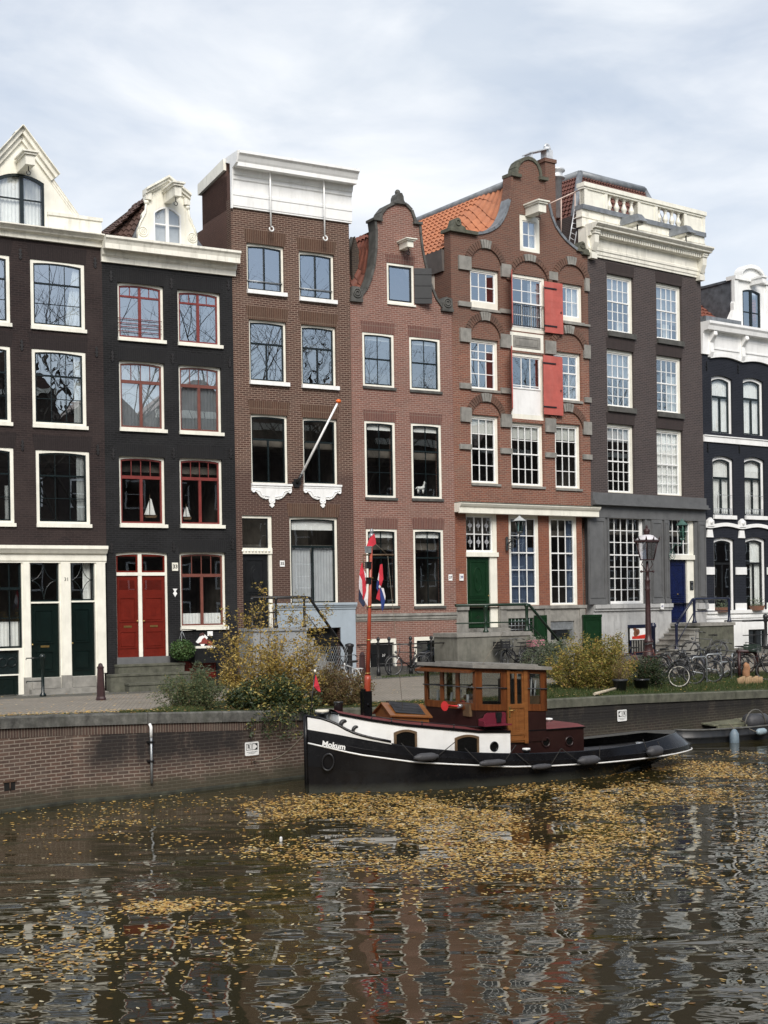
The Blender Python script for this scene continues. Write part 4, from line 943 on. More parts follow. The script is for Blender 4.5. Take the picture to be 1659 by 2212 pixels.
    H.wall([(0,WBOT),(w-.4,WBOT),(w-.4,zp-.03),(0,zp-.03)], STONE, holes=[rect(c1_),rect(c2_),[(dq[0],dq[1]-.02),(dq[2],dq[1]-.02),(dq[2],zp-.031),(dq[0],zp-.031)]], name='stone_base', y=.0)
    m = MB(); m.box(0,dq[0]-.01,-.08,.05,zp-.12,zp-.001); m.box(dq[2]+.01,w-.38,-.08,.05,zp-.12,zp-.001)
    for xx in (dq[2]+.02, H.P(9,1050,1200)[0]-.12, H.P(9,1345,1200)[0]): m.box(xx,xx+.28,-.04,.02,WBOT,zp-.13)
    H.put(m,'stone_ledge',STONE)
    # cornice above ground floor
    zt = H.P(8,290,1812,-.35)[1]; cornice(H,-.02,w+.12,[(.42,zt),(.42,zt-.04),(.36,zt-.12),(.30,zt-.16),(.30,zt-.36),(.24,zt-.38),(.24,zc-.02)],CREAM)
    m = MB(); m.box(-.02,w+.1,-.44,-.02,zt+.002,zt+.03); H.put(m,'lead_cap',MOSSY)
    # arches
    ABR = brick('arch_brick',(.15,.082,.058),(.105,.062,.047),(.24,.19,.15),bw=.5,rh=.5,ms=.002,patch=.3)
    def arch(cx, cz, r0, r1, a0=.08, a1=PI-.08, key=True, n=22):
        am = MB(); st = MB()
        for k in range(n):
            t0, t1 = lerp(a0,a1,k/n), lerp(a0,a1,(k+1)/n); tm = (t0+t1)/2
            sto = key and abs(tm-PI/2) < .26
            g = .012; aa, bb = t0+g, t1-g
            b = st if sto else am; e = .03 if sto else 0; y = -.09 if sto else -.07
            b.prism([(cx+(r0-e*.5)*math.cos(t),cz+(r0-e*.5)*math.sin(t)) for t in (aa,(aa+bb)/2,bb)]+[(cx+(r1+e)*math.cos(t),cz+(r1+e)*math.sin(t)) for t in (bb,(aa+bb)/2,aa)], y, .03)
        ao_ = H.puts(am,'brick_arch',ABR); H.put(st,'keystone',STONE)
    def arch_px(c, xl, xr, ytop_in, yspring, t=.26):
        a = H.P(c,xl,yspring); b = H.P(c,xr,yspring); p = H.P(c,(xl+xr)/2,ytop_in); cx = (a[0]+b[0])/2; r = (b[0]-a[0])/2
        cz = p[1]-r; arch(cx, cz, r, r+t); return cx, cz, r
    A = [arch_px(7,355,635,1045,1200), arch_px(7,720,1062,1160,1330,.2), arch_px(7,1140,1392,1192,1360),
         arch_px(8,358,625,172,330), arch_px(8,1105,1380,290,450), arch_px(8,368,632,902,1040), arch_px(8,1100,1372,992,1110)]
    for c, x0_, y0_, x1_, y1_ in ((7,250,1110,362,1250),(7,632,1185,722,1315),(7,1060,1255,1140,1340),(7,1385,1315,1475,1445),(8,262,240,360,375),(8,625,295,722,428),(8,1030,355,1125,485),(8,1375,395,1462,525),
                               (8,270,955,365,1092),(8,630,1015,728,1140),(8,1032,1055,1125,1185),(8,1370,1085,1455,1208),(7,248,1520,362,1578),(7,625,1590,722,1640),(8,262,735,362,795),(8,632,780,722,838),(8,1200,185,1470,240),(8,1385,865,1455,918),
                               (8,262,1285,368,1338),(8,630,1322,732,1378),(8,1032,1362,1128,1412),(8,1370,1380,1452,1430)):
        q = R2(H,c,x0_,y0_,x1_,y1_); st = MB(); st.box(max(q[0],-.03),min(q[2],w+.03),-.085,.03,q[1],q[3]); H.put(st,'stone_block',STONE)
    # gable copings and ornaments
    coping(H, list(reversed(Lp[:9]))[::-1], -.05, .42, .10, LEAD); coping(H, Rp[2:], -.05, .42, .10, LEAD)
    coping(H, [Lp[-1]]+Tp, -.05, .42, .12, MOSSY); coping(H, Lp[8:11], -.06, .42, .10, B5)
    m = MB(); a = Lp[10]; m.box(a[0]-.12,a[0]+.36,-.12,.45,a[1]+.0,a[1]+.12); a = Rp[0]; m.box(a[0]-.28,a[0]+.12,-.12,.45,a[1],a[1]+.12)
    m.box(-.1,Lp[0][0]+.02,-.14,.45,zpl,zpl+.12); m.box(Rp[-1][0]-.06,w+.06,-.14,.45,zpr,zpr+.10)
    for x, z in ((.30,zpl+.12),(w-.30,zpr+.1)):
        m.prism([(x-.28,z),(x+.34,z),(x+.30,z+.10),(x+.14,z+.15),(x+.10,z+.34),(x,z+.40),(x-.12,z+.36),(x-.2,z+.12)],-.1,.3); m.torus((x-.02,-.11,z+.22),.10,.03,1,12,5)
    H.puts(m,'gable_ornament',MOSSY)
    bq = R2(H,7,905,655,1000,752,-.3); beam(H,bq[0],bq[0]+.36,bq[1]-.02,bq[3]+.08,.75,CREAM)
    # shutters
    for c, x0_, y0_, x1_, y1_ in ((7,1028,1342,1197,1821),(8,1018,487,1197,1033)):
        q = R2(H,c,x0_,y0_,x1_,y1_,-.12); m = MB(); m.box(q[0],q[2],-.14,-.10,q[1],q[3])
        for k in range(1,8): z = lerp(q[1],q[3],k/8); m.box(q[0]+.005,q[2]-.005,-.1425,-.139,z-.004,z+.004)
        sh = H.put(m,'shutter',SHUT); m = MB()
        for f_ in (.13,.87): z = lerp(q[1],q[3],f_); m.box(q[0]-.04,q[0]+.42*(q[2]-q[0])+.2,-.165,-.1405,z-.025,z+.025)
        m.torus((q[2]-.1,-.15,lerp(q[1],q[3],.42)),.035,.01,1,10,5); H.puts(m,'hinge',IRON,sh)
        m = MB(); xl = H.P(c,735,y0_)[0]; e = .64*math.tan(math.radians(37)); m.hexa([(xl-.02-e,-.60,q[1]+.05),(xl+.02-e,-.60,q[1]+.05),(xl+.02,.04,q[1]+.05),(xl-.02,.04,q[1]+.05),(xl-.02-e,-.60,q[3]+.1),(xl+.02-e,-.60,q[3]+.1),(xl+.02,.04,q[3]+.1),(xl-.02,.04,q[3]+.1)]); H.put(m,'shutter',SHUT)
    # door
    a, b = H.P(9,347,700)[0], H.P(9,556,700)[0]; zl0, zl1 = H.P(9,340,585)[1], H.P(9,340,545)[1]; zt_ = dq[3]
    f = MB(); f.box(dq[0]+.003,a,.10,.3,dq[1],zl0); f.box(b,dq[2]-.003,.10,.3,dq[1],zl0); f.box(dq[0]-.02,dq[2]+.03,.03,.3,zl0,zl1); f.box(dq[0]+.003,dq[2]-.003,.1,.3,zt_-.12,zt_-.003)
    I = [(a-.03,zl1),(H.P(9,578,300)[0],zl1),(H.P(9,578,300)[0],zt_-.12),(a-.03,zt_-.12)]
    f.box(dq[0]+.003,I[0][0],.1,.3,zl1,zt_-.12); f.box(I[1][0],dq[2]-.003,.1,.3,zl1,zt_-.12); fr = H.put(f,'door_frame',CREAM)
    door(H,a+.003,b-.003,dq[1]+.01,zl0-.005,.16,GREENDOOR,[(.13,.87,.42,.94),(.13,.87,.34,.39),(.13,.87,.05,.30)],.93)
    m = MB(); xm, zm = (a+b)/2, lerp(dq[1],zl0,.68)
    m.ring([(xm+.20*math.cos(t*PI/10),zm+.46*math.sin(t*PI/10)) for t in range(20)],[(xm+.165*math.cos(t*PI/10),zm+.41*math.sin(t*PI/10)) for t in range(20)],.125,.165); m.prism([(xm+.07*math.cos(t*PI/6),zm+.13*math.sin(t*PI/6)) for t in range(12)],.13,.165)
    z3 = lerp(dq[1],zl0,.175)
    for sx in (-1,1): m.hexa([(xm,.15,z3-.13),(xm+sx*.2,.15,z3-.13),(xm+sx*.2,.165,z3-.13),(xm,.165,z3-.13),(xm,.11,z3),(xm+.01*sx,.11,z3),(xm+.01*sx,.165,z3),(xm,.165,z3)])
    H.put(m,'door_carving',GREENDOOR)
    m = MB(); m.ring(I,[(I[0][0]+.05,I[0][1]+.08),(I[1][0]-.05,I[1][1]+.08),(I[2][0]-.05,I[2][1]-.05),(I[3][0]+.05,I[3][1]-.05)],.14,.2)
    for k in (1,2): x = lerp(I[0][0]+.05,I[1][0]-.05,k/3); m.box(x-.015,x+.015,.145,.19,I[0][1]+.05,I[2][1]-.04)
    zmid = (I[0][1]+I[2][1])/2; m.box(I[0][0]+.04,I[1][0]-.04,.146,.188,zmid-.015,zmid+.015); ft = H.put(m,'fanlight',WHITE)
    m = MB()
    for k in range(3):
        for j in range(2):
            x = lerp(I[0][0]+.05,I[1][0]-.05,(k+.5)/3); z = lerp(I[0][1]+.08,I[2][1]-.05,(j+.5)/2); m.torus((x,.16,z),.075,.011,1,8,4); m.torus((x,.16,z),.045,.009,1,6,4)
            m.box(x-.006,x+.006,.155,.165,z-.19,z+.19); m.box(x-.11,x+.11,.155,.165,z-.005,z+.005)
    H.puts(m,'star_tracery',CURTG,ft); m = MB(); m.face([(x,.175,z) for x,z in I]); H.put(m,'pane',GLM,ft)
    sN, zN = H.P(9,288,772); m = MB(); m.box(sN-.085,sN+.085,.02,.06,zN-.12,zN+.12); npl = H.put(m,'number_plate',WHITE); text_mesh('house_number','39',.13,plain('blue_enamel',(.02,.03,.15)),npl,(sN,.017,zN),bold=.003)
    # cellar windows
    for q in (c1_, c2_):
        m = MB(); m.ring(rect(q),[(q[0]+.08,q[1]),(q[2]-.08,q[1]),(q[2]-.08,q[3]-.1),(q[0]+.08,q[3]-.1)],.05,.15); 
        if q is c2_: m.box(q[0]+.08,q[2]-.08,.06,.14,q[3]-.32,q[3]-.1)
        fr = H.put(m,'cellar_window',GALV if q is c2_ else GREENDOOR)
        m = MB(); m.face([(q[0],.13,q[1]),(q[2],.13,q[1]),(q[2],.13,q[3]),(q[0],.13,q[3])]); H.put(m,'pane',GL,fr)
        if q is c1_:
            m = MB()
            for k in range(1,7): x = lerp(q[0],q[2],k/7); m.tube([(x,.03,q[1]),(x,.03,q[3])],.012,4)
            for k in (1,2,3): z = lerp(q[1],q[3],k/4); m.tube([(q[0],.03,z),(q[2],.03,z)],.010,4)
            H.put(m,'lattice',GALV,fr)
    g0 = R2(H,9,935,1115,1050,1330,-.1)
    m = MB(); m.box(g0[0],g0[2],-.14,-.09,-.1,g0[3]); panel(m,g0[0]+.05,g0[2]-.05,.1,g0[3]-.06,-.14); H.put(m,'cellar_shutter',GREENDOOR)
    g1_ = R2(H,9,1372,1110,1538,1400,-.1)
    m = MB(); m.box(g1_[0],g1_[2],-.16,-.09,-.1,g1_[3]); m.box(g1_[0]-.01,g1_[2]+.01,-.18,-.08,g1_[3]-.1,g1_[3]); panel(m,g1_[0]+.06,g1_[2]-.06,.1,g1_[3]-.16,-.16); H.put(m,'cellar_shutter',GREENDOOR)
    # stoop and green railing
    z1 = dq[1]; yl = -1.45; s0_ = H.P(9,245,1285,yl)[0]; s1_ = H.P(9,900,1290,yl)[0]
    m = MB(); m.box(s0_,s1_,yl,-.09,WBOT,z1-.28); H.put(m,'stoop_landing',STOOPS)
    m = MB(); m.box(s0_-.04,s1_+.04,yl-.04,-.085,z1-.28,z1-.14); m.box(dq[0],dq[2]+.1,-.5,-.0851,z1-.139,z1-.02); H.put(m,'stoop_slab',STONE)
    n = 6; m = MB(); sE = s1_+1.5
    for k in range(n): zz = (z1-.14)*(1-(k+1)/(n+.2)); m.box(s1_+.04+k*1.5/n,s1_+.05+(k+1)*1.5/n,yl+.05,-.1,WBOT,zz)
    H.put(m,'stoop_steps',STONE)
    rl = MB(); y = yl+.08; zt = z1+.82
    xr = H.P(9,868,1000,y)[0]; xe = xr+1.55
    rl.tube([(s0_,y,zt),(xr,y,zt),(xr+.12,y,zt-.02),(xe,y,.85)],.05,8); rl.tube([(s0_,y,z1+.2),(xr,y,z1+.2),(xe,y,.35)],.025,6)
    r = H.put(rl,'stoop_railing',GREENIRON)
    for x, zz, h in ((H.P(9,498,1000,y)[0],z1-.14,.94),(xr,z1-.14,.96),(xe,0,.95)):
        m = MB(); m.lathe([(.10,0),(.10,.05),(.06,.1),(.055,.3),(.075,.36),(.055,.42),(.06,h-.12),(.085,h-.06),(.085,h)],(x,y,zz),10); H.put(m,'railing_post',GREENIRON,r)
    # roof with lead ridge, gutter board and plastered flank on the left
    sm = w*.47; e0 = H.P(7,240,1085,.45)
    d_ = .5
    for k in range(60):
        if H.P(7,718,478,d_)[0] > sm: break
        d_ += .15
    zr = H.P(7,718,478,d_)[1]; zE = e0[1]
    tile_roof(H,(-.05,.42,zE),(-.05,13,zE),(sm,13,zr),(sm,.42,zr),TILEO,tw=.26,th=.34,amp=.045,warp=verge([(0,zpl)]+Lp[:12],.42,1.6,(-.05,zE,sm,zr)))
    m = MB(); m.face([(sm,.42,zr),(sm,13,zr),(w,13,zE),(w,.42,zE)]); m.face([(-.05,13,zE),(w,13,zE),(sm,13,zr)]); H.put(m,'roof',TILEO)
    m = MB(); m.tube([(sm,.42,zr+.04),(sm,13,zr+.04)],.15,8); H.put(m,'ridge_cap',LEAD)
    m = MB(); m.hexa([(-.07,.4,zE-.75),(.03,.4,zE-.75),(.03,12,zE-.75),(-.07,12,zE-.75),(-.12,.4,zE+.02),(.03,.4,zE+.02),(.03,12,zE+.02),(-.12,12,zE+.02)]); H.put(m,'gutter_board',plain('brown_zinc',(.10,.088,.08),.6,.2,2))
    m = MB(); m.box(-.025,.0,1.0,10,zE-3.4,zE-.74); H.put(m,'plastered_flank',plain('pale_plaster',(.50,.46,.40),.9,.06,2))
    # chimney with hood, flue
    ch = R2(H,7,985,250,1085,620,1.4); m = MB(); x0_, x1_ = ch[2]-.5, ch[2]; m.box(x0_,x1_,1.1,1.6,zr-2.5,ch[3]-.14); m.box(x0_-.06,x1_+.04,1.05,1.65,ch[3]-.14,ch[3]); c_ = H.put(m,'chimney',B5)
    m = MB(); z = ch[3]; m.box(x0_+.12,x1_-.06,1.15,1.5,z,z+.38); m.lathe([(.15,0),(.15,.12)],((x0_+x1_)/2+.03,1.3,z+.38),12); m.torus(((x0_+x1_)/2+.03,1.3,z+.50),.12,.05,1,12,6,(0,PI)); m.prism([(x1_-.3,z+.38),(x1_-.3,z+.42),(x0_-.75,z+.10),(x0_-.75,z+.06)],1.05,1.6); m.box(x0_-.7,x0_-.62,1.1,1.5,z-.1,z+.1); H.put(m,'chimney_hood',ZINCP,c_)
    fl = H.P(7,1135,420,2.2); m = MB(); m.lathe([(.22,-1.6),(.22,0),(.36,.0),(.36,.05),(.26,.06),(.26,.24),(.36,.29),(.36,.36),(.1,.40)],(fl[0],2.2,fl[1]),14); H.put(m,'flue_pipe',ZINCP)
    shell(H, zpr-1.0, B5, floors=(4.9,8.6,11.4), depth=9)
    H.pt = (z1,)
    return H
# ================================================================ house 6: dark purple brick, balustrade
def house6():
    H = House(5, 'dark purple brick house with white dentil cornice, roof balustrade and navy blue door'); w = H.w
    k1 = dict(fw=.12, rec=.12, sa=WHITE, sw=.05, bar=.026, fb=.05, lint=(.42,.06,L6), up=(4,2))
    gs = (.04,.20,.09,DKSTONE)
    window(H,(10,498,858),(10,697,1305),lo=(4,3),split=.44,sill=gs,curt=[('blind',CURTG,.55),('part',CURT,.5,.8,0,.2)],**k1)
    window(H,(10,853,922),(10,1043,1357),lo=(4,3),split=.46,sill=gs,curt=[('part',CURTG,0,1,.3,1),('part',CURT,.4,.7,0,.3)],**k1)
    window(H,(10,498,1400),(11,553,462),lo=(4,3),split=.46,sill=gs,curt=[('blind',CURTG,.5)],**k1)
    window(H,(11,732,10),(11,950,507),lo=(4,3),split=.46,sill=gs,curt=[('part',CURT,.6,1,0,.7)],gl=GLO,**k1)
    k2 = dict(k1, up=(4,3))
    window(H,(11,322,578),(11,556,1167),lo=(4,3),split=.53,sill=None,gl=GLM,curt=[('blind',CURTG,.78)],**k2)
    window(H,(11,733,620),(11,960,1187),lo=(4,3),split=.52,sill=None,gl=GLM,curt=[('full',CURT)],**k2)
    zb = H.P(10,1190,905)[1]; zs = H.P(11,190,1155)[1]; zs0 = H.P(11,190,1215)[1]
    H.wall([(0,zs-.1),(w,zs-.1),(w,zb+.4),(0,zb+.4)], B6)
    # stone ground floor
    gq = R2(H,12,333,58,643,803); dq = R2(H,12,838,75,1062,958); zpl = H.P(12,160,812)[1]
    window(H,(12,333,60),(12,643,803),fr=WHITE,sa=WHITE,fw=.08,ft=.1,rec=.12,up=(5,3),lo=(5,4),split=.44,bar=.03,sill=None,gl=GLM,fb=.06,sw=.05,add=False)
    cel = R2(H,12,490,985,715,1195)
    zpi = H.P(12,160,885)[1]
    H.wall([(0,zpl),(w,zpl),(w,zs-.12),(0,zs-.12)], BLUESTONE, holes=[rect(gq),[(dq[0],zpl+.001),(dq[2],zpl+.001),(dq[2],dq[3]),(dq[0],dq[3])]], name='stone_front')
    H.wall([(0,WBOT),(w,WBOT),(w,zpl-.002),(0,zpl-.002)], PALEPLINTH, holes=[[(dq[0],dq[1]),(dq[2],dq[1]),(dq[2],zpl-.003),(dq[0],zpl-.003)],(lambda q: [(q[0],q[1]),(q[2],q[1]),(q[2],q[3]),(q[0],q[3])])((cel[0],.05,cel[2],cel[3]))], name='plinth', y=-.03)
    m = MB(); m.box(-.01,dq[0]-.01,-.16,-.031,zpl-.16,zpl-.01); m.box(-.01,dq[0]-.01,-.10,-.031,zpl-.26,zpl-.161); m.box(dq[2]+.01,w,-.16,-.031,zpl-.26,zpl-.01); H.put(m,'plinth_ledge',PALEPLINTH)
    m = MB(); m.box(-.02,w+.02,-.10,.02,zs-.30,zs); m.box(-.02,w+.03,-.20,.02,zs-.42,zs-.301); m.box(-.02,w+.04,-.28,.02,zs-.48,zs-.421); m.box(-.01,w+.01,-.06,.02,zs-.95,zs-.481); H.put(m,'stone_band',BLUESTONE)
    zt = zs-.96
    def pil(x0,x1,c=12,y=-.05):
        m = MB(); a, b = H.P(c,x0,500)[0], H.P(c,x1,500)[0]; m.box(a,b,y,.02,zpl+.002,zt)
        m.ring([(a+.05,zpl+.25),(b-.05,zpl+.25),(b-.05,zt-.1),(a+.05,zt-.1)],[(a+.09,zpl+.29),(b-.09,zpl+.29),(b-.09,zt-.14),(a+.09,zt-.14)],y-.025,y+.01); m.box(a-.02,b+.02,y-.04,.0,zpl+.003,zpl+.16); H.put(m,'stone_pilaster',BLUESTONE)
    pil(165,305); pil(690,780); pil(792,832,y=-.08); pil(1075,1135,y=-.08)
    m = MB(); m.box(gq[0]-.10,gq[0]-.002,-.04,.02,zpl+.002,gq[3]+.12); m.box(gq[2]+.002,gq[2]+.1,-.04,.02,zpl+.002,gq[3]+.12); m.box(gq[0]-.1,gq[2]+.1,-.041,.02,gq[3]+.002,gq[3]+.12)
    H.put(m,'window_surround',BLUESTONE)
    # door
    a, b = dq[0]+.02, H.P(12,1003,700)[0]; zl0, zl1 = H.P(12,845,437)[1], H.P(12,845,398)[1]
    f = MB(); f.box(b,dq[2]-.002,.08,.3,dq[1],zl0); f.box(dq[0]+.002,a,.08,.3,dq[1],dq[3]-.002); f.box(dq[0]-.05,dq[2]+.10,.0,.3,zl0,zl1); f.box(a,dq[2]-.002,.08,.3,dq[3]-.12,dq[3]-.003); xg = H.P(12,1022,300)[0]; f.box(xg,dq[2]-.002,.08,.3,zl1,dq[3]-.12); fr = H.put(f,'door_frame',CREAM)
    door(H,a+.003,b-.003,dq[1]+.01,zl0-.005,.16,BLUEDOOR,[(.12,.88,.42,.93),(.12,.88,.05,.34),(.12,.88,.355,.405)],.5)
    m = MB(); I = [(a,zl1),(xg,zl1),(xg,dq[3]-.12),(a,dq[3]-.12)]; m.ring(I,[(I[0][0]+.04,I[0][1]+.05),(I[1][0]-.04,I[1][1]+.05),(I[2][0]-.04,I[2][1]-.04),(I[3][0]+.04,I[3][1]-.04)],.12,.18)
    for k in (1,2,3): x = lerp(I[0][0],I[1][0],k/4); m.box(x-.013,x+.013,.13,.17,zl1,dq[3]-.12)
    for k in (1,2): z = lerp(zl1,dq[3]-.12,k/3); m.box(a,xg,.131,.169,z-.013,z+.013)
    ft = H.put(m,'fanlight',WHITE); m = MB(); m.face([(x,.15,z) for x,z in I]); H.put(m,'pane',GLM,ft)
    q = R2(H,12,1022,615,1050,690); m = MB(); m.box(q[0],q[2],.05,.082,q[1],q[3])
    it = H.put(m,'intercom',BLACKP); m = MB(); xm = (q[0]+q[2])/2; m.ball((xm,.05,q[3]-.06),.02,8)
    for k in range(3): m.box(xm-.03,xm+.05,.042,.052,q[1]+.06+k*.06,q[1]+.09+k*.06)
    H.put(m,'buttons',GALV,it)
    sN, zN = H.P(12,752,827); m = MB(); m.box(sN-.09,sN+.09,-.19,-.16,zN-.12,zN+.12); npl = H.put(m,'number_plate',WHITE); text_mesh('house_number','41',.13,plain('blue_enamel_dark',(.02,.03,.15)),npl,(sN,-.193,zN),bold=.003)
    # cellar hatch picture of red tray
    c0 = (cel[0],.05,cel[2],cel[3]); m = MB(); m.box(c0[0],c0[2],.1,.14,c0[1],c0[3]); fr = H.put(m,'cellar_opening',BLACKP)
    m = MB(); zm = lerp(c0[1],c0[3],.50); m.box(c0[0]-.02,c0[2]+.02,-.09,-.032,c0[3]-.1,c0[3]+.02); m.box(c0[0]+.12,c0[2],-.07,-.032,c0[1],c0[1]+.06); m.box(c0[0]+.1,c0[0]+.14,-.07,-.032,c0[1],zm); H.put(m,'cellar_frame',BLUEIRON)
    m = MB(); m.box(c0[0]+.10,c0[2]-.04,-.06,-.034,zm,c0[3]-.12); pn = H.put(m,'cellar_poster',CURT)
    m = MB(); m.prism([(c0[0]+.2,zm+.04),(c0[2]-.1,zm+.04),(c0[2]-.06,zm+.26),(c0[0]+.5,zm+.16),(c0[0]+.2,zm+.14)],-.07,-.06); H.put(m,'red_shape',plain('poster_red',(.6,.03,.015)),pn)
    m = MB()
    for k,(u,v,r) in enumerate(((.28,.25,.13),(.40,.33,.12),(.22,.48,.09),(.14,.58,.07))): m.lathe([(r,0),(r,.006)],(c0[0]+.16+u*.9,-.072,zm+.05+v*.8),12,axis=1)
    H.put(m,'brown_shape',plain('poster_brown',(.20,.08,.04)),pn)
    m = MB(); n=9
    for k in range(n): x = lerp(c0[0]+.2,c0[2]-.05,k/n); m.box(x,x+.06,-.05,-.034,c0[1]+.07,zm-.02)
    H.put(m,'slats',STONE,fr)
    # stoop (steps climb to the right up to the landing before the door), blue railing
    yl = -1.5; z1 = dq[1]; sl0 = dq[0]-.05; sl1 = H.P(12,1375,1010,yl)[0]
    m = MB(); m.box(sl0,sl1,yl,-.035,WBOT,z1-.13); H.put(m,'stoop_landing',MOSSY); m = MB(); m.box(sl0-.03,sl1+.05,yl-.05,-.034,z1-.13,z1-.01); H.put(m,'stoop_slab',STONE)
    m = MB(); n = 6; run = 1.75
    for k in range(n): zz = (z1-.01)*(1-(k+1)/(n+.3)); x1_ = sl0-.03-k*run/n; m.box(x1_-run/n,x1_-.001,yl+.02,-.2,WBOT,zz-.05); m.box(x1_-run/n-.04,x1_-.001,yl-.02,-.2,zz-.049,zz)
    H.put(m,'stoop_steps',STONE)
    y = yl+.08; zt2 = z1+.95; xa = H.P(12,1045,780,y)[0]; xb_ = H.P(12,1335,790,y)[0]; xc = H.P(12,897,950,y)[0]
    r_ = MB(); r_.tube([(xb_,y,zt2),(xa,y,zt2),(xa-.1,y,zt2-.03),(xc,y,zt2-1.0)],.05,8); r_.tube([(xb_,y,z1+.45),(xa,y,z1+.45),(xc-.1,y,.35)],.02,6); r_.tube([(xb_,y,zt2),(xb_,-.05,zt2)],.05,8); r_.tube([(xb_,y,z1+.45),(xb_,-.05,z1+.45)],.02,6); rr = H.put(r_,'stoop_railing',BLUEIRON)
    for x, zz, h in ((xa,z1,.98),(xb_,z1,.98),(xc,0.2,zt2-1.0-.15)):
        m = MB(); m.lathe([(.10,0),(.10,.06),(.06,.12),(.055,.35),(.06,h-.15),(.075,h-.05),(.075,h)],(x,y,zz),10); H.put(m,'railing_post',BLUEIRON,rr)
    m = MB(); x, yy = H.P(12,705,1100,-1.0)[0], -1.0; m.lathe([(.09,0),(.09,1.0),(.13,1.05),(.13,1.1),(.08,1.15),(.1,1.2)],(x,yy,0.1),12); H.put(m,'railing_post',BLUEIRON,rr)
    # cornice
    pr = .62
    zT = H.P(10,415,478,-pr)[1]; zM = H.P(10,430,520,-pr)[1]; zd0 = H.P(10,470,568,-.30)[1]; zd1 = H.P(10,470,592,-.30)[1]; f0 = H.P(10,420,690)[1]
    cornice(H,-.05,w+.15,[(pr,zT),(pr,zT-.06),(pr-.07,zT-.12),(pr-.12,zM+.05),(pr-.12,zM),(.34,zM-.02),(.34,zd0),(.22,zd0-.01),(.22,zd1-.03),(.08,zd1-.06),(.08,f0+.06),(.12,f0+.03),(.12,f0-.06),(.09,f0-.08),(.09,zb+.10),(.06,zb+.08),(.06,zb)],CORN)
    m = MB(); n = 46
    for k in range(n): x = lerp(.42,w-.30,k/n); m.box(x,x+.075,-.33,-.2,zd1-.02,zd0-.012)
    H.put(m,'dentils',CORN)
    for x in (.02,w-.30):
        m = MB(); m.box(x,x+.30,-.40,.0,zd1+.02,zM-.03); m.box(x+.02,x+.28,-.43,-.4,zd1+.1,zM-.08)
        m.sweepx([(0,zd1),(-.36,zd1),(-.34,zd1-.3),(-.20,zd1-.6),(-.12,zb+.5),(-.16,zb+.3),(-.16,zb+.08),(0,zb+.05)],x+.03,x+.27); m.box(x,x+.3,-.22,0,zb-.12,zb+.08); H.puts(m,'console_bracket',CORN)
    # parapet board, lead strip, balustrade
    db = .12; P = lambda x, y: H.P(10,x,y,db)
    zL = P(350,405)[1]; zL0 = P(350,372)[1]; zR = P(335,207)[1]; s0 = P(330,300)[0]; s1 = P(1200,480)[0]
    m = MB(); m.box(s0-.1,s1,db,db+.3,zT-.05,zL); m.box(s0-.15,s1+.02,db-.03,db+.3,(zT+zL)/2,(zT+zL)/2+.05); H.put(m,'parapet_board',CORN)
    m = MB(); m.box(s0-.12,s1+.02,db-.08,db+.34,zL,zL0); H.puts(m,'lead_gutter',LEAD)
    bl = MB(); bl.box(s0-.04,s1+.05,db-.10,db+.32,zR-.16,zR); bl.box(s0-.02,s1+.03,db-.05,db+.28,zR-.24,zR-.161)
    for x0_, x1_ in ((335,500),(718,860),(1050,1200)):
        a_, b_ = P(x0_,300)[0], P(x1_,300)[0]; bl.box(a_,b_,db,db+.24,zL0,zR-.241); bl.box(a_,a_+.16,db-.03,db+.2,zL0,zR-.242); bl.box(b_-.16,b_,db-.03,db+.2,zL0,zR-.242)
    bal = H.put(bl,'balustrade',CREAM)
    hgt = zR-.24-zL0
    pf = [(.10,0),(.10,.07),(.06,.10),(.07,.14),(.115,.30),(.12,.38),(.07,.58),(.05,.74),(.075,.80),(.06,.86),(.10,.92),(.10,1)]
    for x0_, x1_ in ((500,718),(860,1050)):
        a_, b_ = P(x0_,300)[0], P(x1_,300)[0]
        for k in range(4):
            m = MB(); m.lathe([(r,zL0+z*hgt) for r,z in pf],(lerp(a_,b_,(k+.55)/4.1),db+.12,0),10); H.put(m,'baluster',CREAM,bal)
    for px, py in ((690,500),(1040,580)):
        c = H.P(10,px,py,-.4); x = c[0]; m = MB(); m.box(x-.16,x+.16,-.75,db+.1,zL-.42,zL-.12); bmx = H.put(m,'hoist_beam',CORN)
        m = MB(); m.hexa([(x-.24,-.95,zL-.34),(x+.24,-.95,zL-.34),(x+.24,db,zL-.34),(x-.24,db,zL-.34),(x-.14,-.72,zL-.02),(x+.14,-.72,zL-.02),(x+.14,db,zL+.02),(x-.14,db,zL+.02)]); H.put(m,'lead_cap',LEAD,bmx)
        m = MB(); m.tube([(x,-.6,zL-.4),(x,-.6,zL-.65)],.03); H.put(m,'hook',IRON,bmx)
    # roof: truncated hip with lead ridges
    yt = 2.4; tf0 = H.P(10,305,150,yt); tf1 = H.P(10,765,240,yt); zt3 = tf0[1]; zbm = zL-.4
    bl0 = (.25,1.0,zbm); tl0 = (tf0[0],yt,zt3); bl1 = (.25,9,zbm); tl1 = (tf0[0],7,zt3)
    tile_roof(H,bl0,bl1,tl1,tl0,TILED); tile_roof(H,bl0,(w-.3,1.0,zbm),(tf1[0],yt,zt3),tl0,TILED)
    m = MB(); m.face([tl0,tl1,(tf1[0],7,zt3),(tf1[0],yt,zt3)]); m.face([(w-.3,1,zbm),(w-.3,9,zbm),(tf1[0],7,zt3),(tf1[0],yt,zt3)]); H.put(m,'roof',LEAD)
    m = MB(); m.tube([bl0,tl0],.14,6); m.tube([tl0,tl1],.17,6); m.tube([tl0,(tf1[0],yt,zt3)],.17,6); m.tube([(tf1[0],yt,zt3),(w-.3,1,zbm)],.14,6); H.put(m,'ridge_cap',LEAD)
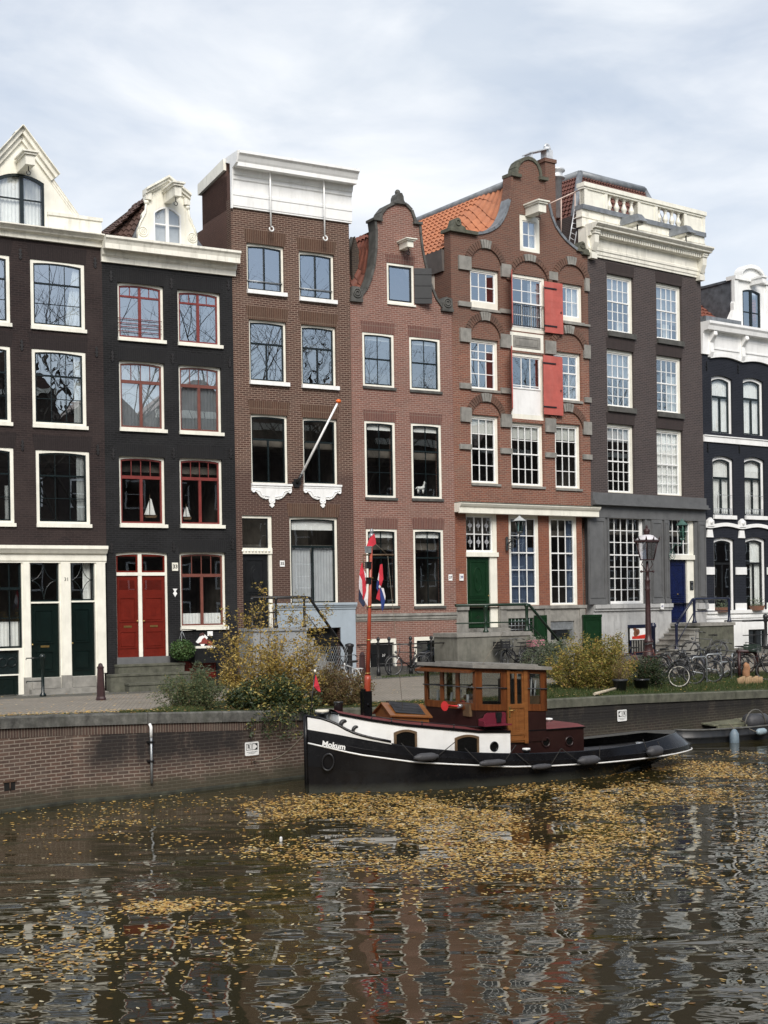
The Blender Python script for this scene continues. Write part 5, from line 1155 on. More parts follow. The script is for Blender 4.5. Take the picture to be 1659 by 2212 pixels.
    m = MB(); m.box(-.02,.35,.4,1.6,zb,zL-.1); H.put(m,'side_parapet',B6)
    m = MB(); m.box(-.06,.06,-.05,.4,zb,zT-.1); H.put(m,'cornice_end',CORN)
    # roof rail and ladder at the left edge
    m = MB(); q = lambda x, y: H.P(7,x,y,.6); a_, b_ = q(1075,645), q(1355,515); m.tube([(a_[0],.6,a_[1]),(b_[0],.6,b_[1])],.03,5)
    for x, y0, y1 in ((1180,600,940),(1305,540,790)): a_, b_ = q(x,y0), q(x,y1); m.tube([(a_[0],.6,a_[1]),(b_[0],.6,b_[1])],.025,5)
    H.put(m,'roof_rail',plain('faded_pink_paint',(.55,.42,.36)))
    m = MB(); a0, a1, b0, b1 = q(1235,990), q(1300,700), q(1280,1030), q(1355,675)
    m.tube([(a0[0],.5,a0[1]),(a1[0],.6,a1[1])],.025,5); m.tube([(b0[0],.5,b0[1]),(b1[0],.6,b1[1])],.025,5)
    for k in range(1,7): t = k/7; m.tube([(lerp(a0[0],a1[0],t),.55,lerp(a0[1],a1[1],t)),(lerp(b0[0],b1[0],t),.55,lerp(b0[1],b1[1],t))],.018,4)
    H.put(m,'ladder',ZINCP)
    shell(H,zT-.3,B6,floors=(4.9,8.7,11.7),depth=9)
    return H
# ================================================================ house 7: blue black with white trim
def house7():
    H = House(6, 'blue black painted house with white arched window frames, white bands and white dormer'); w = H.w
    zb = H.P(10,1200,1445)[1]
    k1 = dict(fr=WHITE, fw=.12, fb=.02, rec=.10, rise=.12, up=(1,1), lo=(1,1), split=.33, rail=.09, mull=.07, sa=GREEN_BLK, sw=.06, sill=None)
    sw_ = (.06,.16,.10,WHITE)
    st = [((11,1187,175),(11,1370,672)),((11,1450,195),(11,1627,688)),((11,1197,848),(11,1380,1350)),((11,1460,857),(11,1637,1355))]
    off = H.P(11,1450,195)[0]-H.P(11,1187,175)[0]
    for k,(a,b) in enumerate(st):
        q = window(H,a,b,curt=[('full',CURT)],gl=GLM,**dict(k1,sill=sw_ if k>1 else None))
        if k > 1:
            s0,s1,z0,z1 = q['box']; m = MB(); zz = z0+.62
            for j in range(9): x = lerp(s0+.14,s1-.14,j/8); m.tube([(x,.02,z0+.03),(x,.02,z0+.28)],.012,4)
            m.tube([(s0+.1,.02,z0+.28),(s1-.1,.02,z0+.28)],.014,4); m.tube([(s0+.1,.02,z0+.04),(s1-.1,.02,z0+.04)],.014,4); m.tube([(s0+.3,.02,z0+.28),(s0+.3,.02,z0+.95),(s0+.4,.02,z0+1.02),(s0+.5,.02,z0+.95)],.012,4); m.tube([(s0+.25,.02,z0+.85),(s1-.1,.02,z0+.85)],.012,4); H.put(m,'window_guard',GALV,q)
    gk = dict(k1,split=.32,rise=.10,mull=.06,sa=BLACKP)
    window(H,(12,1208,252),(12,1388,868),gl=GLM,curt=[('part',CURT,0,.14,.3,1)],**gk); window(H,(12,1470,250),(12,1648,868),gl=GLM,curt=[('part',CURT,.4,1,0,1)],**gk)
    zp = H.P(12,1150,890)[1]; cw = R2(H,12,1490,1020,1640,1170); H.holes.append(rect(cw))
    H.wall([(0,WBOT),(w,WBOT),(w,zb+.3),(0,zb+.3)], B7)
    m = MB(); xs = [0,cw[0],cw[2],w]
    m.box(0,xs[1],-.05,.02,WBOT,zp); m.box(xs[2],w,-.05,.02,WBOT,zp); m.box(xs[1],xs[2],-.05,.02,cw[3],zp); m.box(xs[1],xs[2],-.05,.02,WBOT,cw[1]); m.box(-.02,w,-.12,.02,zp,zp+.14); m.box(-.02,w,-.085,.02,zp-.2,zp-.10); H.put(m,'plinth',WHITE)
    m = MB(); m.ring(rect(cw),[(cw[0]+.07,cw[1]+.07),(cw[2]-.07,cw[1]+.07),(cw[2]-.07,cw[3]-.07),(cw[0]+.07,cw[3]-.07)],.05,.15); m.box((cw[0]+cw[2])/2-.05,(cw[0]+cw[2])/2+.05,.04,.14,cw[1],cw[3]); fr = H.put(m,'cellar_window',BLACKP); m = MB(); m.face([(x,.1,z) for x,z in rect(cw)]); H.put(m,'pane',GL,fr)
    m = MB(); z = H.P(11,1130,685)[1]; m.box(0,w,-.06,.02,z-.24,z); m.box(0,w,-.10,.02,z-.001,z+.04); H.put(m,'white_band',WHITE)
    for y0,y1 in ((500,563),(805,868)):
        z0,z1 = H.P(12,1142,y1)[1],H.P(12,1142,y0)[1]
        for x0,x1 in ((1140,1210),(1388,1476),(1648,1720)): m = MB(); a,b = H.P(12,x0,y0)[0],H.P(12,x1,y0)[0]; m.box(a,b,-.05,.02,z0,z1); H.put(m,'white_block',WHITE)
    za = H.P(12,1140,185)[1]; zk = H.P(12,1140,100)[1]; z25 = H.P(12,1140,252)[1]
    for k in range(3):
        x = lerp(.0,0,0)+k*off+.0; s_ = H.P(12,1170,150)[0]+k*off; m = MB()
        m.prism([(s_-.20,z25),(s_+.20,z25),(s_+.14,za-.02),(s_-.14,za-.02)],-.06,.02); m.prism([(s_-.2,za+.12),(s_+.2,za+.12),(s_+.18,zk-.06),(s_,zk+.06),(s_-.18,zk-.06)],-.12,.02); m.ball((s_,-.12,za+.30),.08,8,1.3); H.put(m,'keystone',WHITE)
    n = 40; L = 2*off+.9; s_ = H.P(12,1170,150)[0]
    cr = [(x, za+.04+.10*abs(math.sin(PI*(x-s_)/off))**1.5) for x in [lerp(0,min(w,L),i/n) for i in range(n+1)]]
    m = MB()
    for i in range(n): m.prism([cr[i],cr[i+1],(cr[i+1][0],cr[i+1][1]+.15),(cr[i][0],cr[i][1]+.15)],-.09,.02)
    H.put(m,'white_band',WHITE)
    for c, pts in ((11,[(1148,105),(1410,128),(1157,780),(1420,792)]),):
        for x,y in pts: anchor(H,*H.P(c,x,y),IRON,.42)
    # cornice with brackets
    zt = H.P(10,1270,1205,-.45)[1]; zm = H.P(10,1270,1265,-.45)[1]
    cornice(H,-.05,w,[(.5,zt),(.5,zt-.1),(.44,zt-.18),(.4,zm),(.2,zm-.02),(.12,zm-.12),(.08,zb+.1),(.08,zb)],WHITE)
    m = MB()
    for x in (1235,1462,1690):
        s_ = H.P(10,x,1380)[0]; m.sweepx([(0,zm-.02),(-.36,zm-.02),(-.36,zm-.2),(-.2,zm-.4),(-.14,zb+.5),(-.18,zb+.1),(-.1,zb-.1),(0,zb-.1)],s_-.1,s_+.1); m.ball((s_,-.34,zm-.16),.10,8)
    H.puts(m,'console_bracket',WHITE)
    m = MB(); s0 = H.P(10,1235,1380)[0]; s1 = H.P(10,1462,1380)[0]; dd_ = s1-s0
    for k in range(3):
        a = s0+.2+k*dd_; b = s0+dd_-.2+k*dd_
        m.ring([(a,zb+.25),(b,zb+.25),(b,zm-.2),(a,zm-.2)],[(a+.06,zb+.31),(b-.06,zb+.31),(b-.06,zm-.26),(a+.06,zm-.26)],-.12,.0)
        for i in range(12): x0,x1 = lerp(a-.2,b+.2,i/12),lerp(a-.2,b+.2,(i+1)/12); h0,h1 = [.12*math.sin(PI*t/12) for t in (i,i+1)]; m.prism([(x0,zb-.14+h0),(x1,zb-.14+h1),(x1,zb+.02+h1),(x0,zb+.02+h0)],-.10,.02)
    H.puts(m,'frieze_panel',WHITE)
    # dormer
    d = .15; P = lambda x,y: H.P(10,x,y,d); s0 = P(1425,1000)[0]; win = [P(1475,978),P(1607,1235)]; xm = (win[0][0]+win[1][0])/2; s1 = 2*xm-s0; ze = P(1415,905)[1]; zbs = zt-.02
    out = [(s0,zbs),(s1,zbs),(s1,ze),(s0,ze)]
    hole = arch_poly(win[0][0],win[1][0],zbs+.01,win[0][1]+.05,.10,8)
    H.wall(out,WHITE,depth=.25,holes=[hole],name='dormer',y=d,reveal=.2)
    m = MB(); m.box(s0-.12,s1+.12,d-.12,d+.4,ze,ze+.16); 
    ns = 16
    for i in range(ns): t0,t1 = PI*i/ns,PI*(i+1)/ns; hw = (s1-s0)*.36; m.prism([(xm-hw*math.cos(t0),ze+.16+.42*math.sin(t0)),(xm-hw*math.cos(t1),ze+.16+.42*math.sin(t1)),(xm-hw*math.cos(t1),ze+.28+.46*math.sin(t1)),(xm-hw*math.cos(t0),ze+.28+.46*math.sin(t0))],d-.14,d+.3)
    m.prism([(xm-(s1-s0)*.36*math.cos(PI*i/ns),ze+.155+.42*math.sin(PI*i/ns)) for i in range(ns+1)],d-.02,d+.25)
    for sx in (-1,1): m.box(xm+sx*(s1-s0)*.5-.12,xm+sx*(s1-s0)*.5+.12,d-.06,d+.1,zbs,ze)
    m.prism([(s0-.04,zbs),(s0-.04,zbs+1.3),(s0-.16,zbs+1.1),(s0-.16,zbs+.8),(s0-.42,zbs+.4),(s0-.42,zbs)],d-.03,d+.15); m.prism([(s1+.04,zbs),(s1+.04,zbs+1.3),(s1+.16,zbs+1.1),(s1+.16,zbs+.8),(s1+.42,zbs+.4),(s1+.42,zbs)],d-.03,d+.15)
    H.puts(m,'dormer_trim',WHITE)
    bz = ze-.15; m = MB(); m.box(xm-.12,xm+.12,-.55,d,bz,bz+.22); m.box(xm-.16,xm+.16,-.6,d,bz+.22,bz+.3); H.put(m,'hoist_beam',WHITE)
    O = arch_poly(win[0][0]+.002,win[1][0]-.002,zbs+.012,win[0][1]+.048,.10,8); I = arch_poly(win[0][0]+.07,win[1][0]-.07,zbs+.08,win[0][1]-.02,.09,8)
    fr = H.put(MB().ring(O,I,d+.02,d+.1),'dormer_window',GREEN_BLK); m = MB(); m.box(xm-.05,xm+.05,d+.01,d+.1,zbs+.05,win[0][1]+.02); zq = lerp(zbs,win[0][1],.47); m.box(I[0][0],I[1][0],d+.03,d+.09,zq-.02,zq+.02); H.put(m,'sash',GREEN_BLK,fr)
    m = MB(); m.face([(x,d+.06,z) for x,z in O]); H.put(m,'pane',GL,fr)
    m = MB(); m.box(s0+.02,s1-.02,d+.9,d+1,zbs,ze); H.put(m,'interior',DARKROOM)
    m = MB(); m.box(s0-.02,s0+.03,d+.25,3.2,zbs+.25,ze-.05); m.box(s0-.06,s1+.06,d+.3,3.2,ze-.05,ze+.05); H.put(m,'dormer_cheek',SLATE)
    tile_roof(H,(.0,.45,zbs),(w,.45,zbs),(w,3.4,ze+.35),(.0,3.4,ze+.35),TILER)
    m = MB(); m.face([(0,.45,zbs),(0,3.4,ze+.35),(0,3.4,zbs)]); m.box(-.05,s0-.2,-.3,.5,zt,zt+.22); H.puts(m,'lead_gutter',LEAD)
    m = MB(); m.tube([(0,3.4,ze+.4),(w,3.4,ze+.4)],.16,6); H.put(m,'ridge_cap',LEAD)
    # area railing
    y=-1.0; x0 = H.P(12,1450,1000,y)[0]; xp = H.P(12,1640,1000,y)[0]; m = MB(); m.tube([(x0,y,1.15),(xp+1.5,y,1.15)],.045,6); m.tube([(x0,y,.55),(xp+1.5,y,.55)],.02,6); m.tube([(x0,y,1.15),(x0,-.05,1.15)],.03,6); r = H.put(m,'area_railing',IRON)
    for x in (xp,xp+1.5): m = MB(); m.lathe([(.12,-.2),(.12,.1),(.07,.16),(.065,1.05),(.09,1.1),(.09,1.2),(.12,1.28),(.10,1.38),(.02,1.42)],(x,y,0),10); H.put(m,'railing_post',IRON,r)
    shell(H,zt-.1,B7,floors=(4.6,8.2,11.2),depth=9)
    return H
HS = [house1(),house2(),house3(),house4(),house5(),house6(),house7()]
# ================================================================ quay, street, water
QX  = [-900,-420,-300,0,160,320,480,660,1000,1342,1659,1900,2050]
QB  = [1860,1803,1790,1757,1735,1721,1702.6,1680,1655,1622,1582,1562,1550]
QT  = [1564,1557,1555,1549,1544,1539.5,1537,1534,1521,1502,1490,1482,1477]
def qpt(x):
    b = onz(x, interp(x,QX,QB), 0); z = atY(x, interp(x,QX,QT), b.y).z
    return V((b.x, b.y, z))
QP = [qpt(x) for x in QX]
def qedge(x):  # top of the quay in the pixel column x
    for i in range(len(QX)-1):
        if x <= QX[i+1] or i == len(QX)-2: return QP[i].lerp(QP[i+1], (x-QX[i])/(QX[i+1]-QX[i]))
FXZ = [1.60,1.60,1.62,1.75,1.82,1.95,2.10,2.2]
def fpt(x):
    xx = max(XB[0],min(x,XB[-1])); i = max(k for k in range(7) if xx >= XB[k])
    H = HS[i]; s, _ = H.P(0,x,1200); z = interp(x,XB,FXZ)
    p = H.W((s,0,0)); return V((p.x,p.y,z))
TVX = [0,360,430,720,790,1130,1180,1450,1700]; TVT = [.035,.05,.34,.36,.085,.085,.33,.36,.34]
def gnd(x, t):
    q, f = qedge(x), fpt(x); return q.lerp(f, t)
def G(x, y):  # ground point seen at pixel x, y
    lo, hi = 0.0, 1.0; u, v = ray(x, y)
    for _ in range(40):
        m = (lo+hi)/2; p = gnd(x, m)
        if (p.z-CAM)/p.y < v: lo = m
        else: hi = m
    return gnd(x, (lo+hi)/2)
def paving(name, c1, c2, mort, bw, rh, patchc, patch=.4):
    t = NT(name); v = t.coord(); mp = t.N('Mapping'); mp.inputs['Rotation'].default_value = (0,0,math.radians(-8)); t.L(v, mp.inputs[0])
    br = t.N('TexBrick'); t.L(mp.outputs[0], br.inputs['Vector']); br.inputs['Scale'].default_value = 1; br.inputs['Brick Width'].default_value = bw; br.inputs['Row Height'].default_value = rh; br.inputs['Mortar Size'].default_value = .012
    for k, c in (('Color1',c1),('Color2',c2),('Mortar',mort)): br.inputs[k].default_value = (*c,1)
    n = t.noise(v, .5, 6, .7); c = t.mix(t.math('MULTIPLY', t.ramp(n,[(.4,(0,0,0)),(.7,(1,1,1))]), patch), br.outputs['Color'], patchc)
    n2 = t.noise(v, 9, 3); c = t.mix(.4, c, t.ramp(n2,[(.3,(.35,.35,.35)),(.7,(.65,.65,.65))]), 'OVERLAY')
    t.bsdf(c, .85, t.math('MULTIPLY', br.outputs['Fac'], -1), .6, .012, spec=.25); return t.m
ROAD = paving('clinker_road',(.30,.265,.22),(.23,.205,.17),(.12,.105,.085),.21,.10,(.12,.11,.08))
PAVE = paving('grey_pavement',(.125,.12,.105),(.10,.096,.085),(.055,.055,.045),.30,.30,(.07,.075,.05),.5)
t = NT('soil_and_moss'); v = t.coord(); n = t.noise(v, 2.5, 8, .7); n2 = t.noise(v, 40, 4)
t.bsdf(t.mix(t.ramp(n2,[(.35,(0,0,0)),(.65,(1,1,1))]), t.ramp(n,[(.35,(.035,.028,.018)),(.55,(.045,.06,.018)),(.75,(.07,.055,.025))]), (.03,.045,.014)), .95, n2, .6, .03, spec=.2); SOIL = t.m
xs_ = [-900+i*(2950/62) for i in range(63)]
def strip(name, t0, t1, mat, dz=0):
    m = MB(); rows = []
    for j in range(5): rows.append([gnd(x, lerp(t0(x),t1(x),j/4))+V((0,0,dz)) for x in xs_])
    m.grid(rows, False); return tag(m.build(name, mat), kind='structure')
tv = lambda x: interp(x,TVX,TVT)
strip('verge_ground', lambda x: .0, tv, SOIL)
strip('road', tv, lambda x: .80, ROAD, .0)
strip('pavement', lambda x: .80, lambda x: 1.03, PAVE, .0)
m = MB(); m.grid([[fpt(x)+V((0,0,-.4)) for x in xs_],[fpt(x)+V((-40,160,-.4)) for x in xs_]], False); tag(m.build('ground', SOIL), kind='structure')
# quay wall
QSOL = soldier('quay_rowlock_brick',(.095,.058,.045),(.062,.042,.034),(.18,.15,.12))
LEDGE = plain('wet_mossy_ledge',(.035,.036,.024),.8,.4,4,dirt=(.6,(.015,.016,.012)))
qw = thing('quay_wall','brick quay wall with dark stone coping along the canal','wall')
for i in range(len(QX)-1):
    a, b = QP[i], QP[i+1]; d = (b-a); L = math.hypot(d.x,d.y); an = math.atan2(d.y,d.x); mat = BQ if QX[i] < 640 else BQ2
    h0, h1 = a.z-.24, b.z-.24
    m = MB(); m.hexa([(0,0,-1),(L+.003,0,-1),(L,.5,-1),(0,.5,-1),(0,0,h0-.20),(L+.003,0,h1-.20),(L,.5,h1-.2),(0,.5,h0-.2)]); m.build('brick_face',mat,qw,(a.x,a.y,0),an)
    m = MB(); m.hexa([(0,-.006,h0-.20),(L,-.006,h1-.20),(L,.4,h1-.2),(0,.4,h0-.2),(0,-.006,h0),(L,-.006,h1),(L,.4,h1),(0,.4,h0)]); m.build('rowlock_course',QSOL if QX[i] < 640 else BQ2,qw,(a.x,a.y,0),an)
    m = MB(); n = max(1,round(L/1.9))
    for k in range(n):
        x0, x1 = L*k/n+.006, L*(k+1)/n-.006; z0, z1 = lerp(a.z,b.z,k/n), lerp(a.z,b.z,(k+1)/n); e = random.uniform(-.008,.008)
        m.hexa([(x0,-.05+e,z0-.24),(x1,-.05+e,z1-.24),(x1,.42,z1-.24),(x0,.42,z0-.24),(x0,-.05+e,z0-.03),(x1,-.05+e,z1-.03),(x1,.42,z1-.03),(x0,.42,z0-.03)])
        m.hexa([(x0,-.05+e,z0-.03),(x1,-.05+e,z1-.03),(x1,.42,z1-.03),(x0,.42,z0-.03),(x0,-.02+e,z0+.004),(x1,-.02+e,z1+.004),(x1,.42,z1+.004),(x0,.42,z0+.004)])
    m.build('coping',COPST if QX[i]<640 else MOSSY,qw,(a.x,a.y,0),an)
    if QX[i] < 640:
        m = MB(); m.hexa([(0,-.07,-.4),(L,-.07,-.4),(L,.1,-.4),(0,.1,-.4),(0,-.07,.05),(L,-.07,.05),(L,.1,.12),(0,.1,.12)]); m.build('base_ledge',LEDGE,qw,(a.x,a.y,0),an)
def qframe(x):  # position on the wall face and direction of the wall
    for i in range(len(QX)-1):
        if x <= QX[i+1]: break
    d = QP[i+1]-QP[i]; return qedge(x), math.atan2(d.y,d.x)
# water
t = NT('canal_water'); v = t.coord(scale=(.55,1.35,1))
n1 = t.N('TexNoise',Scale=.85,Detail=.8,Roughness=.4,Distortion=.7); t.L(v,n1.inputs['Vector']); n2 = t.N('TexNoise',Scale=2.4,Detail=2.0,Roughness=.5,Distortion=.8); t.L(v,n2.inputs['Vector'])
mask = t.ramp(t.noise(v,.13,3),[(.38,(.12,.12,.12)),(.62,(1,1,1))])
h = t.math('ADD',t.math('MULTIPLY',n1.outputs['Fac'],1.0),t.math('MULTIPLY',n2.outputs['Fac'],.13)); h = t.math('MULTIPLY',h,mask)
WB = t.bsdf((.030,.0245,.0095),.0,h,1.0,.085,ior=1.48); WATER = t.m
m = MB(); m.face([(-90,-6,0),(90,-6,0),(90,90,0),(-90,90,0)]); tag(m.build('canal_water',WATER),kind='structure')
# floating leaves
def island_ramp(name, stops, rough=.55, trans=.0, spec=.3):
    t = NT(name); g = t.N('NewGeometry'); c = t.ramp(g.outputs['Random Per Island'], stops)
    b = t.bsdf(c, rough, spec=spec)
    if trans:
        tl = t.N('BsdfTranslucent'); t.L(c, tl.inputs[0]); mx = t.N('MixShader'); mx.inputs[0].default_value = trans; t.L(b.outputs[0],mx.inputs[1]); t.L(tl.outputs[0],mx.inputs[2]); t.L(mx.outputs[0],t.out.inputs[0])
    return t.m
FLEAF = island_ramp('fallen_leaf',[(0,(.38,.20,.05)),(.25,(.55,.32,.08)),(.5,(.66,.43,.12)),(.7,(.74,.55,.22)),(.82,(.40,.17,.04)),(.93,(.78,.68,.42)),(1,(.12,.06,.03))],.45,.15)
ELL = [(1000,1752,400,40,.020),(1130,1790,300,60,.018),(1250,1735,300,40,.022),(1420,1690,260,30,.020),(1600,1668,160,28,.024),(1560,1700,160,16,.02),(1580,1640,130,16,.026),(1480,1662,200,18,.026),(1000,1730,300,18,.02),(1050,1850,330,45,.009),(1330,1830,300,60,.006),(760,1745,150,35,.010),(300,1770,330,45,.0058),(520,1745,180,30,.010),(560,1800,260,50,.0055),(620,1835,100,22,.011),(760,1870,120,30,.008),(440,1955,120,13,.022),(330,1962,60,12,.02),(560,1955,100,10,.012),(440,2040,110,45,.0050),(90,2010,170,85,.0046),(140,1760,200,30,.006),(1000,1900,420,60,.0026),(1450,1780,240,60,.004),(250,2080,160,60,.0026),(700,1930,200,50,.003),(900,1900,300,40,.0038),(1250,1930,420,60,.0022),(1620,1860,120,60,.006),(1560,1760,160,50,.003)]
from mathutils import noise as mnoise
m = MB(); rnd = random.Random(3)
def leaf_on_water(px, py, big=1, lo=.13):
    p = onz(px, py, 0)
    if p.y > 60: return
    qx = interp(p.x,[q.x for q in QP],[q.y for q in QP])
    if p.y > qx-.12: return
    nv = mnoise.fractal(V((p.x*.42,p.y*.30,3.1)),.9,2.0,4)+.35*mnoise.noise(V((p.x*1.9,p.y*1.3,1.7)))
    if rnd.random() > max(lo,min(1,(nv+.17)*2.6)): return
    s = rnd.uniform(.030,.056)*big*.88*rnd.choice((.75,.9,1,1,1.25)); a = rnd.uniform(0,6.28); w = rnd.uniform(.38,.6); tx, ty = rnd.gauss(0,.05), rnd.gauss(0,.05); z0 = .006+rnd.random()*.006; cu = rnd.uniform(-.10,.22)
    pts = []
    for u, q in ((-1,0),(-.45,w),(.4,w*.8),(1.05,0),(.4,-w*.8),(-.45,-w)):
        x, y = u*s, q*s; dx, dy = x*math.cos(a)-y*math.sin(a), x*math.sin(a)+y*math.cos(a)
        pts.append((p.x+dx, p.y+dy, max(.003, z0+dx*tx+dy*ty+cu*s*u*u)))
    m.face(pts)
for cx, cy, rx, ry, den in ELL:
    for _ in range(int(PI*rx*ry*den*(4.3 if den > .0085 else 2.2))):
        r = math.sqrt(rnd.random())*(1+.35*rnd.random()); a = rnd.random()*6.283; leaf_on_water(cx+rx*r*math.cos(a), cy+ry*r*math.sin(a))
for _ in range(1150):
    y = 1690+520*rnd.random()**1.35; leaf_on_water(rnd.uniform(-30,1690), y, 1.05, .5)
tag(m.build('floating_leaves',FLEAF),kind='stuff')
# grass on the verge
GRASS = island_ramp('grass_blade',[(0,(.03,.055,.014)),(.4,(.045,.078,.02)),(.75,(.075,.09,.03)),(1,(.12,.10,.045))],.6,.25)
m = MB()
def blade(p, h):
    a = rnd.uniform(0,6.28); w = rnd.uniform(.006,.012); ln = rnd.uniform(.1,.5)*h; b = rnd.uniform(0,6.28)
    dx, dy = w*math.cos(a), w*math.sin(a); m.face([(p.x-dx,p.y-dy,p.z),(p.x+dx,p.y+dy,p.z),(p.x+ln*math.cos(b),p.y+ln*math.sin(b),p.z+h)])
for _ in range(15000):
    x = rnd.uniform(1120,1720); t_ = rnd.random()**1.2*tv(x)*.95+.02; blade(gnd(x,t_), rnd.uniform(.04,.14))
for _ in range(7000):
    x = rnd.uniform(760,1160); t_ = .01+rnd.random()*tv(x)*.95; blade(gnd(x,t_), rnd.uniform(.03,.10))
for _ in range(5200):
    x = 440-180*rnd.random()**1.6; t_ = .005+rnd.random()*(.09 if x>330 else .05); blade(gnd(x,t_), rnd.uniform(.02,.11)*(1 if x>340 else .6))
for _ in range(1200):
    x = rnd.uniform(-50,300); t_ = .035+rnd.random()*.02; blade(gnd(x,t_), rnd.uniform(.01,.03))
for _ in range(700):
    x = rnd.uniform(820,985); t_ = .86+rnd.gauss(0,.015); blade(gnd(x,t_), rnd.uniform(.03,.09))
tag(m.build('verge_grass',GRASS),kind='stuff')
m = MB()
for _ in range(2600):
    x = rnd.uniform(-60,1700); tq = rnd.random(); tt_ = tv(x)*rnd.random()*1.3 if tq < .75 else rnd.random()*.97; p = gnd(x,tt_); s = rnd.uniform(.025,.05); a = rnd.uniform(0,6.28); z = .006+(rnd.random()*.07 if tt_ < tv(x) else 0)
    m.face([(p.x+s*math.cos(a+b)*k,p.y+s*math.sin(a+b)*k,p.z+z+.01*rnd.random()) for b,k in ((0,1),(1.2,.55),(PI,1),(PI+1.2,.55))])
tag(m.build('leaf_litter',FLEAF),kind='stuff')
# ================================================================ plants
TWIG = plain('brown_twig',(.16,.105,.06),.8,.3,8)
def plant(name, label, cat, base, stems, leafmat, nleaf, size, seedv, group=None, twig=TWIG, droop=.0, rnd_off=.12, start=.15, narrow=.5):
    """stems: list of (dx,dy,length,lean dir x,y, up) polylines built as bent twigs; leaves scattered along them"""
    r = random.Random(seedv); root = thing(name,label,cat,base,0,group)
    tb = MB(); paths = []
    for (bx,by,ex,ey,ez,rad) in stems:
        pts = []; n = 6; mx, my = r.gauss(0,.12), r.gauss(0,.12)
        for i in range(n+1):
            t = i/n; pts.append(V((lerp(bx,ex,t**1.3)+mx*math.sin(t*3)+r.gauss(0,.025), lerp(by,ey,t**1.3)+my*math.sin(t*3)+r.gauss(0,.025), ez*(t-droop*t*t)/(1-droop)+r.gauss(0,.02))))
        tb.tube(pts,[rad*(1-.75*i/n) for i in range(n+1)],4,False); paths.append(pts)
        for _ in range(3):
            k = r.randint(2,n); o = pts[k]; L = r.uniform(.15,.45)*max(.4,abs(ez))*.6; d = V((r.gauss(0,1),r.gauss(0,1),r.uniform(-.1,.9))).normalized()*L
            sub = [o, o+d*.5+V((r.gauss(0,.02),r.gauss(0,.02),r.gauss(0,.02))), o+d]; tb.tube(sub,[rad*.45,rad*.3,rad*.15],3,False); paths.append(sub)
    tb.build('stems',twig,root)
    lb = MB(); lens = [sum((p[i+1]-p[i]).length for i in range(len(p)-1)) for p in paths]; tot = sum(lens); acc = 0
    for p, l in zip(paths,lens):
        for _ in range(int(nleaf*l/tot+r.random())):
            u = start+(1-start)*r.random()
            if len(p) == 3: u = r.random()
            f = u*(len(p)-1); i = min(int(f),len(p)-2); c = p[i].lerp(p[i+1],f-i)+V((r.gauss(0,rnd_off),r.gauss(0,rnd_off),r.gauss(0,rnd_off*.8)))
            s = r.uniform(size*.6,size*1.3); d = V((r.gauss(0,1),r.gauss(0,1),r.gauss(-.15,.6))).normalized(); e = d.cross(V((r.gauss(0,1),r.gauss(0,1),r.gauss(0,1)))).normalized()*s*narrow; fl = d.cross(e).normalized()*s*.12
            lb.face([c-d*s,c-d*s*.2+e+fl,c+d*s,c-d*s*.2-e+fl])
    lb.build('foliage',leafmat,root); return root
YEL = island_ramp('autumn_leaf',[(0,(.12,.09,.025)),(.2,(.20,.16,.04)),(.45,(.32,.23,.055)),(.7,(.46,.31,.075)),(.88,(.55,.42,.14)),(1,(.20,.10,.04))],.5,.25)
YGR = island_ramp('yellow_green_leaf',[(0,(.07,.08,.02)),(.3,(.16,.155,.035)),(.6,(.28,.235,.055)),(.85,(.42,.32,.08)),(1,(.24,.11,.05))],.5,.3)
IVY = island_ramp('ivy_leaf',[(0,(.025,.04,.016)),(.5,(.04,.06,.025)),(.8,(.07,.085,.035)),(.9,(.30,.25,.07)),(1,(.40,.32,.10))],.4,.15)
RUST = island_ramp('rusty_leaf',[(0,(.10,.06,.03)),(.4,(.16,.10,.045)),(.7,(.21,.15,.06)),(1,(.14,.14,.05))],.6,.2)
GGR = island_ramp('grey_green_leaf',[(0,(.055,.075,.045)),(.5,(.10,.13,.08)),(1,(.17,.19,.12))],.6,.2)
DGR = island_ramp('dark_green_leaf',[(0,(.02,.035,.015)),(.6,(.035,.055,.025)),(.9,(.06,.08,.03)),(1,(.12,.06,.06))],.5,.15)
GRN = island_ramp('shrub_green_leaf',[(0,(.035,.055,.022)),(.5,(.075,.105,.045)),(.85,(.13,.15,.07)),(1,(.25,.2,.07))],.6,.2)
MGR = island_ramp('fresh_green_leaf',[(0,(.04,.085,.025)),(.5,(.06,.12,.035)),(1,(.10,.16,.05))],.5,.25)
def fan(r, n, sx, sy, h, base_r=.3, rad=.012, top=None):
    out = []
    for _ in range(n):
        a = r.uniform(0,6.28); q = math.sqrt(r.random()); ex, ey = sx*q*math.cos(a), sy*q*math.sin(a)
        hh = h*(1-.55*q*q)*r.uniform(.6,1.05); bx, by = ex*base_r, ey*base_r; out.append((bx,by,ex,ey,hh,rad*r.uniform(.6,1.2)))
    return out
r = random.Random(11)
b0 = gnd(585,.10)
st = fan(r,60,1.35,.85,1.95,.35)+[(-.1,0,-.12,.1,2.75,.014),(.05,.0,.12,-.1,2.55,.012),(.3,0,.75,.1,2.5,.012),(.2,.1,.35,.1,2.4,.012),(-.9,0,-1.15,0,2.45,.010),(-.6,0,-.75,0,2.2,.010),(.5,0,1.0,.1,2.0,.010),(.4,0,1.55,.1,1.6,.009),(-.5,0,-1.5,.1,1.7,.009),(.6,0,1.3,-.2,2.2,.009),(-.2,0,-.5,0,2.5,.010),(.5,.1,.9,.3,2.55,.009)]
plant('autumn_shrub','big straggly yellow brown shrub spilling over the quay edge left of the boat','shrub',b0,st,YEL,15000,.036,21,group='shrubs on the quay',rnd_off=.085,start=.12)
stt = []
